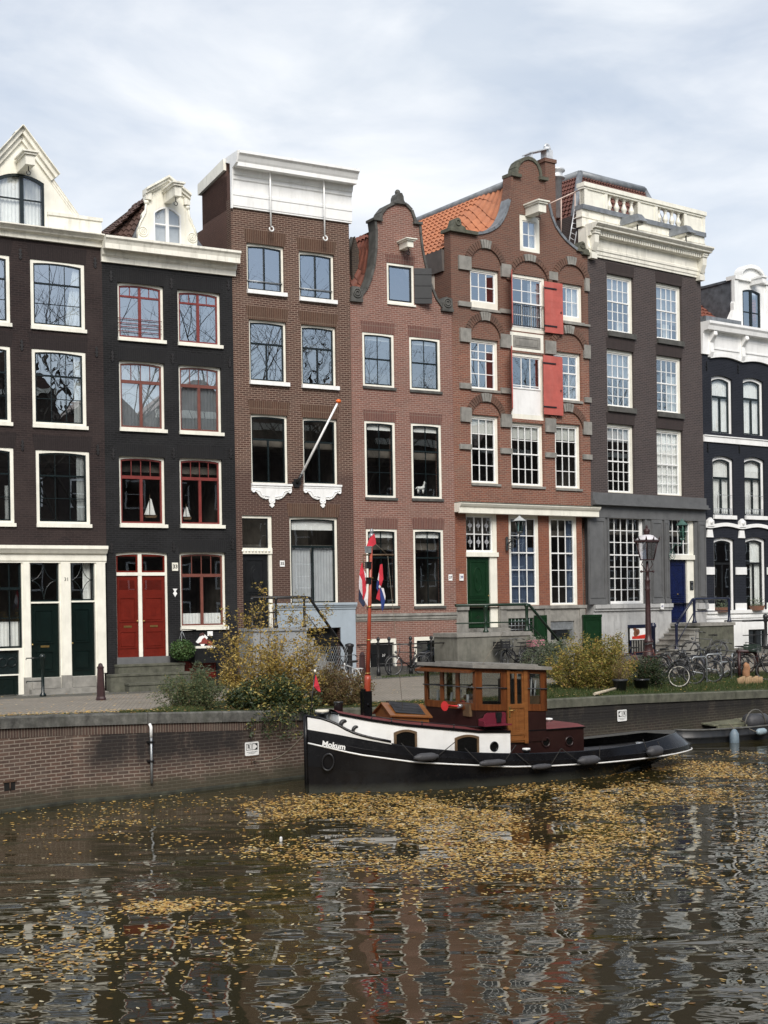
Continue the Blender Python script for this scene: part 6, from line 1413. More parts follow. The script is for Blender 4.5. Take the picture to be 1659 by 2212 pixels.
for k in range(26): x = r.uniform(-1.2,.95); stt.append((x,.1,x+r.gauss(0,.2),-.42-r.random()*.12,-r.uniform(.2,.75),.007))
iv = plant('trailing_ivy','dark ivy with yellow leaf tips trailing over the coping below the big shrub','ivy',gnd(585,.0)+V((0,0,.12)),stt,IVY,1900,.038,22,rnd_off=.06,start=.0,droop=-.4)
plant('ivy_mound','dark green ivy mound at the foot of the big shrub','ivy',gnd(580,.03),fan(r,26,1.3,.5,.75,.7,.008),IVY,9000,.042,23,rnd_off=.09,start=.0)
plant('rust_shrub','low rusty brown shrub between the big shrub and the boat mast','shrub',gnd(727,.10),fan(r,60,1.0,.7,1.05,.6,.008),RUST,11000,.028,24,group='shrubs on the quay',rnd_off=.07,start=.05)
plant('grey_green_shrub','low grey green shrub at the left end of the quay planting','shrub',gnd(412,.10),fan(r,44,.85,.6,1.0,.6,.008),GRN,9000,.030,25,group='shrubs on the quay',rnd_off=.07,start=.0,narrow=.35)
plant('spiky_plant','tall spiky grey green plant behind the low grey green shrub','plant',gnd(428,.16),fan(r,16,.35,.35,1.35,.2,.006),GGR,1300,.07,26,rnd_off=.03,start=.25,narrow=.12)
def at(c,x,y): return D(c,x,y)
plant('yellow_shrub','bushy bright yellow shrub on the grass right of the wheelhouse','shrub',gnd(1278,.16),fan(r,60,1.45,.9,1.6,.55,.010),YGR,17000,.034,27,group='shrubs on the quay',rnd_off=.09,start=.02)
plant('golden_shrub','taller golden shrub beside the dark potted shrub','shrub',gnd(1325,.22),fan(r,16,.45,.4,1.75,.4,.010),YGR,4200,.032,28,group='shrubs on the quay',rnd_off=.08,start=.1)
plant('silver_shrub','thin silvery green shrub before the green railing steps','shrub',gnd(1176,.50),fan(r,34,1.0,.6,1.55,.5,.008),GGR,8500,.030,29,group='shrubs on the quay',rnd_off=.08,start=.05)
plant('dark_shrub','dark green shrub with pinkish tips beside the leaning white wheel','shrub',gnd(1398,.12)+V((0,0,.12)),fan(r,30,.62,.45,.95,.5,.008),DGR,7000,.028,30,group='shrubs on the quay',rnd_off=.07,start=.0)
plant('dry_plant','dry twiggy plant in a dark grey plastic pot','plant',gnd(1341,.07)+V((0,0,.35)),fan(r,18,.28,.25,.75,.3,.006),RUST,420,.022,31,rnd_off=.04,start=.3)
POT = plain('dark_plastic',(.03,.032,.035),.5,.15,6)
m = MB(); p = gnd(1341,.07); m.lathe([(.16,0),(.2,.3),(.225,.3),(.225,.36),(.195,.36),(.19,.3)],p,18); tag(m.build('plant_pot',POT),'dark grey plastic pot holding a dry twiggy plant','plant pot')
m = MB(); p = gnd(1383,.08); m.lathe([(.18,0),(.22,.28),(.24,.28),(.24,.33),(.2,.33)],p,18); tag(m.build('plant_pot',BLACKP),'black plant pot under the dark green shrub','plant pot')
hp = HS[1].P(3,1230,905,-.45); hb = thing('hanging_basket','round green leafy hanging basket beside the red double doors','hanging basket',HS[1].W((hp[0],-.45,hp[1])),HS[1].a)
rr_ = random.Random(5); m = MB()
for _ in range(1500):
    d = V((rr_.gauss(0,1),rr_.gauss(0,1),rr_.gauss(0,1))).normalized()*rr_.uniform(.28,.42); d.z *= .85; s = rr_.uniform(.022,.04); e = V((rr_.gauss(0,1),rr_.gauss(0,1),rr_.gauss(0,1))).normalized(); f = e.cross(d).normalized(); e = f.cross(V((rr_.gauss(0,1),rr_.gauss(0,1),1)).normalized()); m.face([d-e*s,d+f*s*.8,d+e*s,d-f*s*.8])
m.build('foliage',MGR,hb); m = MB(); m.ball((0,0,-.02),.27,12,.8); m.build('basket',SOIL,hb)
m = MB()
for a in (0,2.1,4.2): m.tube([(.2*math.cos(a),.2*math.sin(a),.15),(0,0,.62)],.007,4)
m.build('chain',GALV,hb); m = MB(); m.tube([(0,0,.6),(0,0,.66),(.5,.05,.63),(.52,.45,.62)],.014,5); m.build('bracket',IRON,hb)
cp = D(6,650,1020); p = G(*cp); pl = thing('potted_bush','small round green bush in a pale stone trough by the blue grey house','potted plant',p)
m = MB()
for _ in range(900):
    d = V((rr_.gauss(0,1),rr_.gauss(0,1),rr_.gauss(0,1))).normalized()*rr_.uniform(.2,.34); s = .03; e = V((rr_.gauss(0,1),rr_.gauss(0,1),rr_.gauss(0,1))).normalized(); f = e.cross(d).normalized(); c = d+V((0,0,.55)); m.face([c-e*s,c+f*s,c+e*s,c-f*s])
m.build('foliage',DGR,pl); m = MB(); m.box(-.45,.45,-.2,.2,0,.3); m.box(-.48,.48,-.23,.23,.3,.36); m.build('trough',STONE,pl)
for k,(px,py) in enumerate(((1275,850),(1560,835))):
    H = HS[6]; s, z = H.P(12,px,py+25,-.1); fb = thing('flower_box','terracotta flower box on the %s ground floor sill of the blue black house' % ('left','right')[k],'flower box',H.W((s,-.16,z)),H.a,group='flower boxes on the white sill')
    m = MB(); m.hexa([(-.28,-.1,0),(.28,-.1,0),(.28,.1,0),(-.28,.1,0),(-.36,-.14,.2),(.36,-.14,.2),(.36,.14,.2),(-.36,.14,.2)]); m.build('box',plain('terracotta_%d'%k,(.22,.11,.07)),fb)
    m = MB()
    for _ in range(260): c = V((rr_.uniform(-.36,.36),rr_.uniform(-.12,.12),.2+rr_.random()**2*.35)); s_ = .035; e = V((rr_.gauss(0,1),rr_.gauss(0,1),rr_.gauss(0,1))).normalized(); f = e.orthogonal().normalized(); m.face([c-e*s_,c+f*s_*.6,c+e*s_,c-f*s_*.6])
    m.build('foliage',GGR,fb)
# ================================================================ tug boat
TH = math.radians(27); BW0 = onz(665,1714,0)
def BPt(c,x,y,w=0):
    u, v = ray(*D(c,x,y)); ox = BW0.x-math.sin(TH)*w; oy = BW0.y+math.cos(TH)*w
    k = (u*oy-ox)/(math.cos(TH)-u*math.sin(TH)); return k, CAM+v*(oy+math.sin(TH)*k)
def BWd(t,w,z): return V((BW0.x+math.cos(TH)*t-math.sin(TH)*w, BW0.y+math.sin(TH)*t+math.cos(TH)*w, z))
HULLB = plain('black_hull_paint',(.006,.006,.007),.2,.25,2.5,spec=.3,dirt=(.25,(.018,.017,.015)))
t = NT('black_hull_paint_worn'); v = t.coord(); sp_ = t.N('SeparateXYZ'); t.L(v,sp_.inputs[0]); nn = t.noise(v,2.5,6,.7)
hz_ = t.math('ADD',sp_.outputs[2],t.math('MULTIPLY',nn,.16)); f_ = t.ramp(hz_,[(.14,(1,1,1)),(.30,(0,0,0))]); st_ = t.ramp(t.noise(t.coord(scale=(5,5,.5)),2,6,.75),[(.60,(0,0,0)),(.75,(1,1,1))])
cc_ = t.mix(t.math('MULTIPLY',f_,.8),t.ramp(nn,[(.3,(.005,.005,.006)),(.7,(.009,.009,.010))]),(.050,.052,.042)); cc_ = t.mix(t.math('MULTIPLY',st_,.35),cc_,(.045,.032,.022))
t.bsdf(cc_,t.ramp(nn,[(.3,(.14,.14,.14)),(.7,(.34,.34,.34))]),nn,.12,.02,spec=.22); HULLK = t.m
HULLW = plain('white_hull_paint',(.80,.80,.78),.3,.04,3,dirt=(.3,(.55,.53,.48)))
WOODV = None
t = NT('varnished_mahogany'); v = t.coord(scale=(3,3,.35)); n = t.noise(v,5,6,.7); t.bsdf(t.ramp(n,[(.3,(.066,.020,.007)),(.55,(.125,.041,.013)),(.75,(.19,.068,.021))]),.28,n,.1,.004,coat=.4); WOODV = t.m
t = NT('orange_varnish'); v = t.coord(scale=(.6,4,4)); n = t.noise(v,5,6,.7); t.bsdf(t.ramp(n,[(.3,(.14,.050,.015)),(.7,(.235,.094,.027))]),.35,n,.1,.004,coat=.3); WOODO = t.m
DECKR = plain('red_deck_paint',(.14,.028,.028),.6,.15,3,dirt=(.4,(.11,.04,.035)))
MARB = plain('maroon_steel_paint',(.022,.009,.008),.3,.15,3)
ROOFG = plain('grey_roof_felt',(.20,.19,.17),.85,.2,4)
DECKK = plain('black_deck_paint',(.035,.036,.040),.55,.3,4)
MASTR = plain('red_mast_paint',(.34,.055,.025),.35,.15,5)
ROPE = plain('weathered_rope',(.20,.17,.125),.9,.25,20)
DROPE = plain('dark_rope',(.025,.023,.02),.9,.25,20)
FENDM = plain('grey_fender_rubber',(.050,.050,.054),.6,.15,5)
tug = thing('tugboat','black and white tugboat with varnished wheelhouse and red mast moored at the quay','boat',(BW0.x,BW0.y,0),TH)
TB = [0,.25,.5,1,1.5,2,3,4.5,6,7.5,8.3,9,9.5,9.9,10.2,10.45,10.6]; BB = [.045,.25,.42,.72,.93,1.08,1.26,1.35,1.35,1.30,1.21,1.05,.88,.69,.49,.26,.03]
ZST = ([0,.9,2.1,4.4,5.4,6.9,8.5,10.6],[1.20,.95,.74,.51,.46,.43,.44,.46]); ZRL = ([0,.53,1.09,2.13,3.6,4.4,5.4,6.4,7.3,8.2,9,9.7,10.6],[1.42,1.31,1.18,.955,.765,.70,.655,.63,.645,.68,.73,.79,.82])
def bb(t): return interp(t,TB,BB)
def zst(t): return interp(t,*ZST)
def zrl(t): return interp(t,*ZRL)
def trl(t): return t-.38*max(0,(t-8.3)/2.3)**1.2
def brl(t): return max(.02,bb(t)*(1-.16*max(0,(t-7)/3.6))-.03*min(1,t))
def twl(t): return t if t < 7.5 else 7.5+(t-7.5)*.62
def bwl(t): return interp(t,[0,.5,1,2,3,4.5,6,7.5,8.3,9,9.9,10.6],[.03,.25,.48,.88,1.12,1.26,1.22,1.0,.74,.45,.14,.02])
STN = [i*.25 for i in range(0,39)]+[9.7,9.9,10.05,10.2,10.32,10.45,10.53,10.6]
def side(sg, fn): return [fn(t,sg) for t in STN]
hull = MB()
for sg in (-1,1):
    low = lambda t,s: (twl(t),s*bwl(t)*.9,-.35); wl = lambda t,s: (twl(t),s*bwl(t),.02)
    md = lambda t,s: (lerp(twl(t),t,.55),s*lerp(bwl(t),bb(t),.62),lerp(.02,zst(t),.5)); sb = lambda t,s: (t,s*bb(t),zst(t)-.05)
    s1 = lambda t,s: (t+(.03 if t>10 else 0),s*(bb(t)+.035),zst(t)-.04); s2 = lambda t,s: (t+(.03 if t>10 else 0),s*(bb(t)+.035),zst(t)+.05); s3 = lambda t,s: (t,s*bb(t),zst(t)+.06); rl = lambda t,s: (trl(t),s*brl(t),zrl(t))
    for f0, f1 in ((low,wl),(wl,md),(md,sb)): hull.grid([side(sg,f0),side(sg,f1)])
    hull.grid([side(sg,sb),side(sg,s1)],False); hull.grid([side(sg,s1),side(sg,s2)]); hull.grid([side(sg,s2),side(sg,s3)],False); hull.grid([side(sg,s3),side(sg,rl)])
    il = lambda t,s: (trl(t)-(.05 if t>9.5 else 0),s*max(.01,brl(t)-.06),zrl(t)-.002); ib = lambda t,s: (trl(t)-(.05 if t>9.5 else 0),s*max(.01,brl(t)-.08),zrl(t)-.36)
    hull.grid([side(sg,il),side(sg,ib)])
hull.tube([(-.02,0,-.3),(-.03,0,1.0),(-.03,0,1.72)],.05,8)
ho = hull.build('hull',HULLK,tug)
m = MB()
for sg in (-1,1): m.tube([(trl(t),sg*(brl(t)-.03),zrl(t)-.005) for t in STN if t > .9],.032,6)
m.build('rail',HULLB,ho)
m = MB()
for sg in (-1,1): m.tube([(t+(.05 if t>10.3 else 0),sg*(bb(t)+.012+(.02 if t>10 else 0)),zst(t)-.085) for t in STN],.020,5)
m.build('white_line',HULLW,ho)
m = MB(); m.grid([[(trl(t),-brl(t)+.04,zrl(t)-.22) for t in STN if t>3],[(trl(t),brl(t)-.04,zrl(t)-.22) for t in STN if t>3]],False); m.build('deck',DECKK,tug)
# white bow bulwark with black cap
zbt = ([0,.25,.49,.78,1.09,1.6],[1.71,1.655,1.56,1.36,1.24,1.12]); TBW = [0,.1,.25,.4,.55,.7,.85,1.0,1.2,1.4,1.6]
m = MB()
for sg in (-1,1):
    m.grid([[(t-.0,sg*(bb(t)+.005),zrl(t)-.005) for t in TBW],[(t-.01,sg*(bb(t)+.02),interp(t,*zbt)) for t in TBW]]); m.grid([[(t,sg*(bb(t)-.045),zrl(t)-.2) for t in TBW],[(t,sg*(bb(t)-.03),interp(t,*zbt)) for t in TBW]])
bw_ = m.build('bow_bulwark',HULLW,tug)
m = MB()
for sg in (-1,1): m.tube([(t-.01,sg*bb(t),interp(t,*zbt)+.005) for t in TBW],.032,6)
m.build('cap_rail',HULLB,bw_)
m = MB(); m.grid([[(t,-bb(t)+.06,1.12-.05*t) for t in TBW],[(t,bb(t)-.06,1.12-.05*t) for t in TBW]],False); m.build('foredeck',DECKK,tug)
# name on the bow
def hull_frame(t, z, out=.02):
    e = .2; a = V((t-e,-bb(t-e),0)); b = V((t+e,-bb(t+e),0)); X = (b-a).normalized(); X.z = (zrl(t+e)-zrl(t-e))/(2*e)*.75; X.normalize(); Y = V((0,0,1)); N = X.cross(Y).normalized(); Y = N.cross(X)
    M = Matrix((X,Y,N)).transposed().to_4x4(); M.translation = V((t,-bb(t),z))+N*out; return M
nm = text_mesh('boat_name','Mokum',.17,HULLW,tug,(0,0,0),bold=.006); t_,z_ = .44,1.115; nm.matrix_local = hull_frame(.47,1.065,.035)
M = hull_frame(.36,.70,.03)
m = MB(); m.torus((0,0,0),.16,.022,2,20,6); o = m.build('hawse_ring',IRON,tug); o.matrix_local = M @ Matrix.Diagonal((.8,1.15,1,1))
# deckhouse
HBT = ([.6,1,1.5,2,2.6,3.4,4.65],[.38,.60,.80,.92,.99,1.0,1.0]); HZT = ([.6,1.2,1.9,3.8,4.65],[1.74,1.60,1.475,1.225,1.18])
hb = lambda t: interp(t,*HBT); hz = lambda t: interp(t,*HZT); TH_ = [.6,.8,1,1.25,1.5,1.75,2,2.3,2.6,3,3.4,3.8,4.2,4.65]
m = MB()
for sg in (-1,1): m.grid([[(t,sg*hb(t),zrl(t)-.34) for t in TH_],[(t,sg*hb(t),hz(t)) for t in TH_]])
m.face([(.6,-.38,.8),(.6,.38,.8),(.6,.38,1.74),(.6,-.38,1.74)]); m.face([(4.65,-1,.3),(4.65,1,.3),(4.65,1,1.18),(4.65,-1,1.18)])
dh = m.build('deckhouse',HULLW,tug)
m = MB(); m.grid([[(t,-hb(t)-.015,hz(t)+.025) for t in TH_],[(t,-hb(t)*.5,hz(t)+.075) for t in TH_],[(t,0,hz(t)+.09) for t in TH_],[(t,hb(t)*.5,hz(t)+.075) for t in TH_],[(t,hb(t)+.015,hz(t)+.025) for t in TH_]]); m.build('roof_deck',DECKR,tug)
m = MB()
for sg in (-1,1): m.grid([[(t,sg*(hb(t)+.022),hz(t)-.025) for t in TH_],[(t,sg*(hb(t)+.022),hz(t)+.034) for t in TH_]]); 
m.tube([(.59,-.38,1.755),(.59,.38,1.755)],.025,5); m.build('roof_edge',HULLB,dh)
FRW = plain('oiled_brown_wood',(.115,.070,.035),.55,.25,6)
def cabin_window(t0,t1,z0,z1):
    for sg in (-1,1):
        O = arch_poly(t0,t1,z0,z1,.06,8); I = arch_poly(t0+.05,t1-.05,z0,z1-.05,.055,8); w0 = hb((t0+t1)/2)
        m = MB(); m.ring(O,I,-.035,.03); f = m.build('cabin_window',FRW,tug)
        m2 = MB(); m2.face([(x,-.012,z) for x,z in O]); p = m2.build('pane',DGLASS,f)
        an = math.atan2(hb(t1)-hb(t0),t1-t0)
        f.matrix_local = Matrix.Translation((0,-w0,0)) if sg < 0 else Matrix.Rotation(0,4,'Z')@Matrix.Translation((0,w0,0))@Matrix.Diagonal((1,-1,1,1))
        if sg < 0: f.matrix_local = Matrix.Translation(((t0+t1)/2,-w0-.004,0))@Matrix.Rotation(-an,4,'Z')@Matrix.Translation((-(t0+t1)/2,0,0))
t = NT('dark_cabin_glass'); t.bsdf((.006,.006,.006),.06,spec=.35); DGLASS = t.m
p0, p1 = BPt(13,795,775,-.93), BPt(13,960,900,-.93); cabin_window(p0[0],p1[0],p1[1],p0[1])
p0, p1 = BPt(13,1255,815,-1), BPt(13,1440,942,-1); cabin_window(p0[0],p1[0],p1[1]-.02,p0[1])
def porthole(c,x,y,w,r,mat):
    p = BPt(c,x,y,w)
    for sg in (-1,1):
        m = MB(); m.torus((p[0],sg*(abs(w)+.01),p[1]),r,.022,1,20,6); f = m.build('porthole',mat,tug)
        m = MB(); m.lathe([(r,0),(r,.004)],(p[0],sg*(abs(w)+.006),p[1]),18,axis=1); m.build('pane',DGLASS,f)
porthole(13,1560,900,-1.0,.095,HULLB)
# skylight
m = MB(); t0,t1 = 1.90,2.86; zb0,zb1 = 1.42,1.34; e0,e1 = 1.665,1.575; r0,r1 = 1.90,1.81
m.hexa([(t0,-.40,zb0),(t1,-.40,zb1),(t1,.40,zb1),(t0,.40,zb0),(t0,-.40,e0),(t1,-.40,e1),(t1,.40,e1),(t0,.40,e0)])
m.face([(t0,-.40,e0),(t0,.40,e0),(t0,0,r0)]); m.face([(t1,-.4,e1),(t1,.4,e1),(t1,0,r1)])
for sg in (-1,1): m.hexa([(t0-.06,sg*.46,e0-.03),(t1+.06,sg*.46,e1-.03),(t1+.06,0,r1),(t0-.06,0,r0),(t0-.06,sg*.46,e0),(t1+.06,sg*.46,e1),(t1+.06,0,r1+.03),(t0-.06,0,r0+.03)])
sk = m.build('skylight',WOODO,tug)
m = MB()
for sg in (-1,1):
    A,B_,C_,D_ = V((t0+.12,sg*.40,e0+.045)),V((t1-.1,sg*.40,e1+.045)),V((t1-.1,sg*.05,r1+.035)),V((t0+.12,sg*.05,r0+.035)); m.face([A,B_,C_,D_])
    for k in range(19): a = A.lerp(B_,k/18); b = D_.lerp(C_,k/18); m.tube([a+V((0,0,.008)),b+V((0,0,.008))],.009,4,False)
    for k in range(5): a = A.lerp(D_,k/4); b = B_.lerp(C_,k/4); m.tube([a+V((0,0,.012)),b+V((0,0,.012))],.008,4,False)
m.build('skylight_grille',DECKK,sk)
# mast
mt = BPt(0,803,1143,0); mb_ = (1.47,1.50)
m = MB(); m.box(mb_[0]-.09,mb_[0]-.05,-.09,.09,1.45,2.25); m.box(mb_[0]-.10,mb_[0]+.10,-.10,-.06,1.45,2.2); m.box(mb_[0]-.10,mb_[0]+.10,.06,.10,1.45,2.2); m.box(mb_[0]-.14,mb_[0]+.14,-.14,.14,1.42,1.62); m.tube([(mb_[0],-.16,1.9),(mb_[0],.16,1.9)],.03); m.build('mast_step',HULLB,tug)
def mp(z): f = (z-1.5)/(mt[1]-1.5); return V((lerp(mb_[0],mt[0],f),0,z))
m = MB(); m.tube([mp(1.55),mp(2.45),mp(2.55)],[.075,.075,.07],10); m.tube([mp(2.5),mp(4.0),mp(mt[1]-.12)],[.052,.042,.030],10); mast = m.build('mast',MASTR,tug)
m = MB(); m.ball(mp(mt[1]-.05),.045,8,1.4); m.tube([mp(mt[1]-.2),mp(mt[1]-.1)],.05,8); m.build('mast_cap',GALV,mast)
yz = BPt(6,1090,262,0)[1]; ya, yb = BPt(6,1000,262,0)[0], BPt(6,1205,262,0)[0]
m = MB(); m.tube([(ya,0,yz),(yb,0,yz)],[.016,.022],6); m.tube([(ya+.0,0,yz),(ya,0,yz-.28)],.012,5); m.build('yard',FRW,mast)
for y in (225,330,435):
    p = BPt(6,1034,y,0); m = MB(); m.box(p[0]-.055,p[0]+.055,-.055,.055,p[1]-.08,p[1]+.05); m.box(p[0]-.065,p[0]+.065,-.065,.065,p[1]+.05,p[1]+.07); m.box(p[0]+.05,mp(p[1]).x,-.015,.015,p[1]-.09,p[1]-.06); m.build('navigation_light',GALV if y==225 else BLACKP,mast)
for z in (2.6,3.35,4.1,4.75): m = MB(); m.torus(mp(z),.058,.012,2,14,5); m.build('mast_band',BRASS,mast)
m = MB(); L = lambda a,b,r=.007: m.tube([a,b],r,4)
L(mp(mt[1]-.25),(yb-.15,0,yz)); L((yb-.15,0,yz),(2.25,-.3,1.7),.005); e = BPt(16,565,155,-.7); L(V((e[0],-.72,e[1])),V((5.0,-.2,3.45)),.006)
m.build('rigging',ROPE,mast)
# wheelhouse: framed walls with real window openings; roof falls slightly towards the stern
WZ = lambda t,z: z-.056*(t-3.83)
CABG = glassmat('cabin_glass',.13,(.78,.80,.78),.05,1)
WH = MB(); WG = MB()
def framed(A,B_,z0,z1,ops,th=.05,mb=WH):
    A,B_ = V((*A,0)),V((*B_,0)); d = B_-A; L = d.length; d.normalize(); n = V((-d.y,d.x,0))*th
    def blk(u0,u1,a,b):
        if u1-u0 < .002 or b-a < .002: return
        q = []
        for zz in (a,b):
            for (u,nn) in ((u0,0),(u1,0),(u1,1),(u0,1)): p = A+d*u+n*nn; q.append((p.x,p.y,WZ(p.x,zz)))
        mb.hexa(q)
    u = 0
    for (a0,a1,b0,b1) in ops:
        blk(u,a0*L,z0,z1); blk(a0*L,a1*L,z0,b0); blk(a0*L,a1*L,b1,z1); u = a1*L
        for (e0,e1,f0,f1) in ((a0*L,a1*L,b0,b0+.02),(a0*L,a1*L,b1-.02,b1)): pass
        P_ = [A+d*(a0*L)+n*.5,A+d*(a1*L)+n*.5]; WG.face([(P_[0].x,P_[0].y,WZ(P_[0].x,b0)),(P_[1].x,P_[1].y,WZ(P_[1].x,b0)),(P_[1].x,P_[1].y,WZ(P_[1].x,b1)),(P_[0].x,P_[0].y,WZ(P_[0].x,b1))])
    blk(u,L,z0,z1)
fn, ff, an_, af = (3.83,-.85),(3.43,.85),(5.77,-.85),(5.77,.85)
zB,zT_ = 1.70,2.66
LT = 5.77-3.83; U = lambda t: (t-3.83)/LT
framed(fn,(4.66,-.85),zB,zT_,[((4.01-3.83)/.83,(4.52-3.83)/.83,1.84,2.56)])
framed((5.22,-.85),an_,zB,zT_,[((5.29-5.22)/.55,(5.60-5.22)/.55,1.86,2.57)])
framed(ff,fn,zB,zT_,[(.055,.315,1.86,2.58),(.375,.62,1.86,2.58),(.68,.95,1.86,2.58)])
framed(af,ff,zB,zT_,[(.07,.33,1.84,2.56),(.40,.68,1.84,2.56),(.74,.95,1.84,2.56)])
framed(an_,af,zB,zT_,[(.1,.42,1.84,2.56),(.58,.9,1.84,2.56)])
wo = WH.build('wheelhouse',WOODV,tug)
m = MB()
q = [(fn[0]+.02,-.83),(5.75,-.83),(5.75,.83),(ff[0]+.03,.83)]; m.hexa([(x,y,.9) for x,y in q]+[(x,y,WZ(x,1.70)-.002) for x,y in q]); m.build('wheelhouse_base',MARB,tug)
d0,d1 = 4.662,5.218; framed_ops = [(.31,.44,1.86,2.57),(.56,.69,1.86,2.57)]
WH = MB(); 
framed((d0,-.862),(d1,-.862),.97,2.62,[(.16,.40,1.84,2.56),(.50,.74,1.84,2.56)],.04,WH)
for (u0,u1) in ((.0,.12),(.82,1.0)): a,b = lerp(d0,d1,u0),lerp(d0,d1,u1); WH.hexa([(a,-.885,WZ(a,.95)),(b,-.885,WZ(b,.95)),(b,-.861,WZ(b,.95)),(a,-.861,WZ(a,.95)),(a,-.885,WZ(a,2.64)),(b,-.885,WZ(b,2.64)),(b,-.861,WZ(b,2.64)),(a,-.861,WZ(a,2.64))])
for zz,hh in ((1.70,.10),(1.08,.10),(.95,.05)): WH.box(d0,d1,-.882,-.861,zz,zz+hh)
for u in (.26,.42,.58): x = lerp(d0,d1,u); WH.box(x-.012,x+.012,-.872,-.861,1.1,1.7)
dr = WH.build('wheelhouse_door',WOODO,tug); m = MB(); x = lerp(d0,d1,.08); m.tube([(x,-.9,1.66),(x+.13,-.93,1.66)],.012,5); m.box(x-.02,x+.02,-.90,-.884,1.5,1.75); m.build('handle',BRASS,dr)
m = MB(); m.v, m.f, m.sm = WG.v, WG.f, WG.sm; m.build('glazing',CABG,wo)
m = MB(); q = [(3.70,-.97),(5.86,-.95),(5.86,.95),(3.30,.97)]; m.hexa([(x,y,WZ(x,2.665)) for x,y in q]+[(x,y,WZ(x,2.74)) for x,y in q]); qq = [(3.9,-.6),(5.7,-.6),(5.7,.6),(3.6,.6)]; m.hexa([(x,y,WZ(x,2.741)) for x,y in qq]+[(x,y,WZ(x,2.78)) for x,y in qq]); m.build('wheelhouse_roof',ROOFG,tug)
m = MB(); A,B_ = V((3.40,.95,0)),V((3.81,-.88,0)); o = V((-.16,-.03,0)); m.hexa([(A.x,A.y,2.62),(B_.x,B_.y,2.60),(B_.x,B_.y,2.664),(A.x,A.y,2.664),(A.x+o.x,A.y,2.56),(B_.x+o.x,B_.y-.02,2.55),(B_.x+o.x,B_.y-.02,2.60),(A.x+o.x,A.y,2.61)]); m.build('visor',WOODV,wo)
m = MB(); zz = 2.22
for P_,Q_ in ((fn,(4.66,-.85)),((5.22,-.85),an_),(ff,fn),(af,ff)): a,b = V((*P_,WZ(P_[0],zz))),V((*Q_,WZ(Q_[0],zz))); off = V((0,-.03,0)) if P_[1]<0 else V((-.03,0,0)); m.tube([a+off,b+off],.014,5)
m.build('window_bar',DECKK,wo)
m = MB(); c = V((4.12,-.1,1.72)); 
for k in range(1): m.torus((4.25,-.05,1.95),.30,.022,0,24,6)
for a in range(8): m.tube([(4.25,-.05,1.95),(4.25,-.05+.36*math.cos(a*PI/4),1.95+.36*math.sin(a*PI/4))],.014,5)
m.tube([(4.0,-.05,1.95),(4.3,-.05,1.95)],.05,8); m.build('steering_wheel',WOODO,tug)
m = MB(); m.box(3.75,4.0,-.7,.65,1.55,1.84); m.box(5.3,5.7,-.78,-.3,1.6,1.95); m.box(5.45,5.72,.1,.8,1.6,2.3); m.box(4.55,4.8,.55,.8,1.6,2.1); split_build(m,'cabinet',FRW,tug)
m = MB()
for k,(x,y,h) in enumerate(((3.72,.5,.2),(3.66,.62,.26),(3.78,.2,.22),(3.82,-.1,.3),(3.86,-.45,.2),(5.35,-.7,.5),(5.42,-.68,.55),(5.5,-.7,.48))): m.tube([(x,y,1.8),(x+.02*k%.08,y,1.84+h)],.035 if k<5 else .02,6)
split_build(m,'bottle',CURTG,tug)
# horn and seat
hp0 = V((3.62,-.02,1.70)); fx = (V(ff).to_3d()-V(fn).to_3d()); nrm = V((-fx.y,fx.x,0)).normalized()
A = V((3.72,-.40,1.78)); m = MB(); Bh = A+V((-.16,.02,0))+V((-.02,.10,0)); C_ = Bh+V((-.07,.36,.02))
m.tube([A,A+V((-.10,-.02,0))],.05,8); horn = m.build('horn',GALV,tug); m = MB(); s_ = A+V((-.10,-.02,0)); e_ = s_+V((-.10,.34,0.0)); m.tube([s_,s_.lerp(e_,.92)],[.016,.02],8); q_ = s_.lerp(e_,.9); m.tube([q_+V((.05,-.02,0)),q_+V((-.05,-.03,0)),q_+V((-.10,-.05,0)),q_+V((-.13,-.06,0))],[.022,.04,.075,.115],14); m.build('horn_bell',plain('bright_red_paint',(.55,.03,.03)),horn)
SEATM = plain('raspberry_paint',(.13,.016,.030),.35,.1,4); m = MB(); m.box(3.88,4.60,-1.16,-.87,1.345,1.375); m.prism([(3.88,1.376),(4.60,1.376),(4.60,1.60),(4.57,1.63),(4.12,1.63),(4.05,1.60),(4.0,1.52),(3.88,1.50)],-.90,-.872); m.box(3.88,3.91,-1.12,-.9,1.376,1.46); m.build('folding_seat',SEATM,tug)
m = MB(); m.box(4.34,4.46,-.93,-.905,1.40,1.62); m.box(4.32,4.48,-.925,-.90,1.52,1.63); m.build('seat_socket',BLACKP,tug)
# engine casing aft
m = MB(); m.hexa([(4.66,-.80,.25),(6.83,-.80,.25),(6.83,.80,.25),(4.66,.80,.25),(4.66,-.80,1.15),(6.83,-.80,1.16),(6.83,.80,1.16),(4.66,.80,1.15)]); m.build('engine_casing',MARB,tug)
m = MB(); m.hexa([(5.70,-.83,1.165),(6.86,-.83,1.175),(6.86,.83,1.175),(5.70,.83,1.165),(5.70,-.5,1.215),(6.86,-.5,1.225),(6.86,.5,1.225),(5.70,.5,1.215)]); m.build('casing_top',DECKR,tug)
m = MB(); m.box(4.66,6.86,-.835,-.801,1.14,1.166); m.build('casing_edge',HULLB,tug)
porthole(16,1180,792,-.80,.105,MARB); porthole(16,1390,782,-.80,.105,MARB)
for x,y in ((6.05,.2),(6.6,.35)): m = MB(); m.lathe([(.05,0),(.05,.05),(.11,.06),(.10,.09),(.04,.10)],(x,y,1.21),14); m.build('vent_cap',CURT,tug)
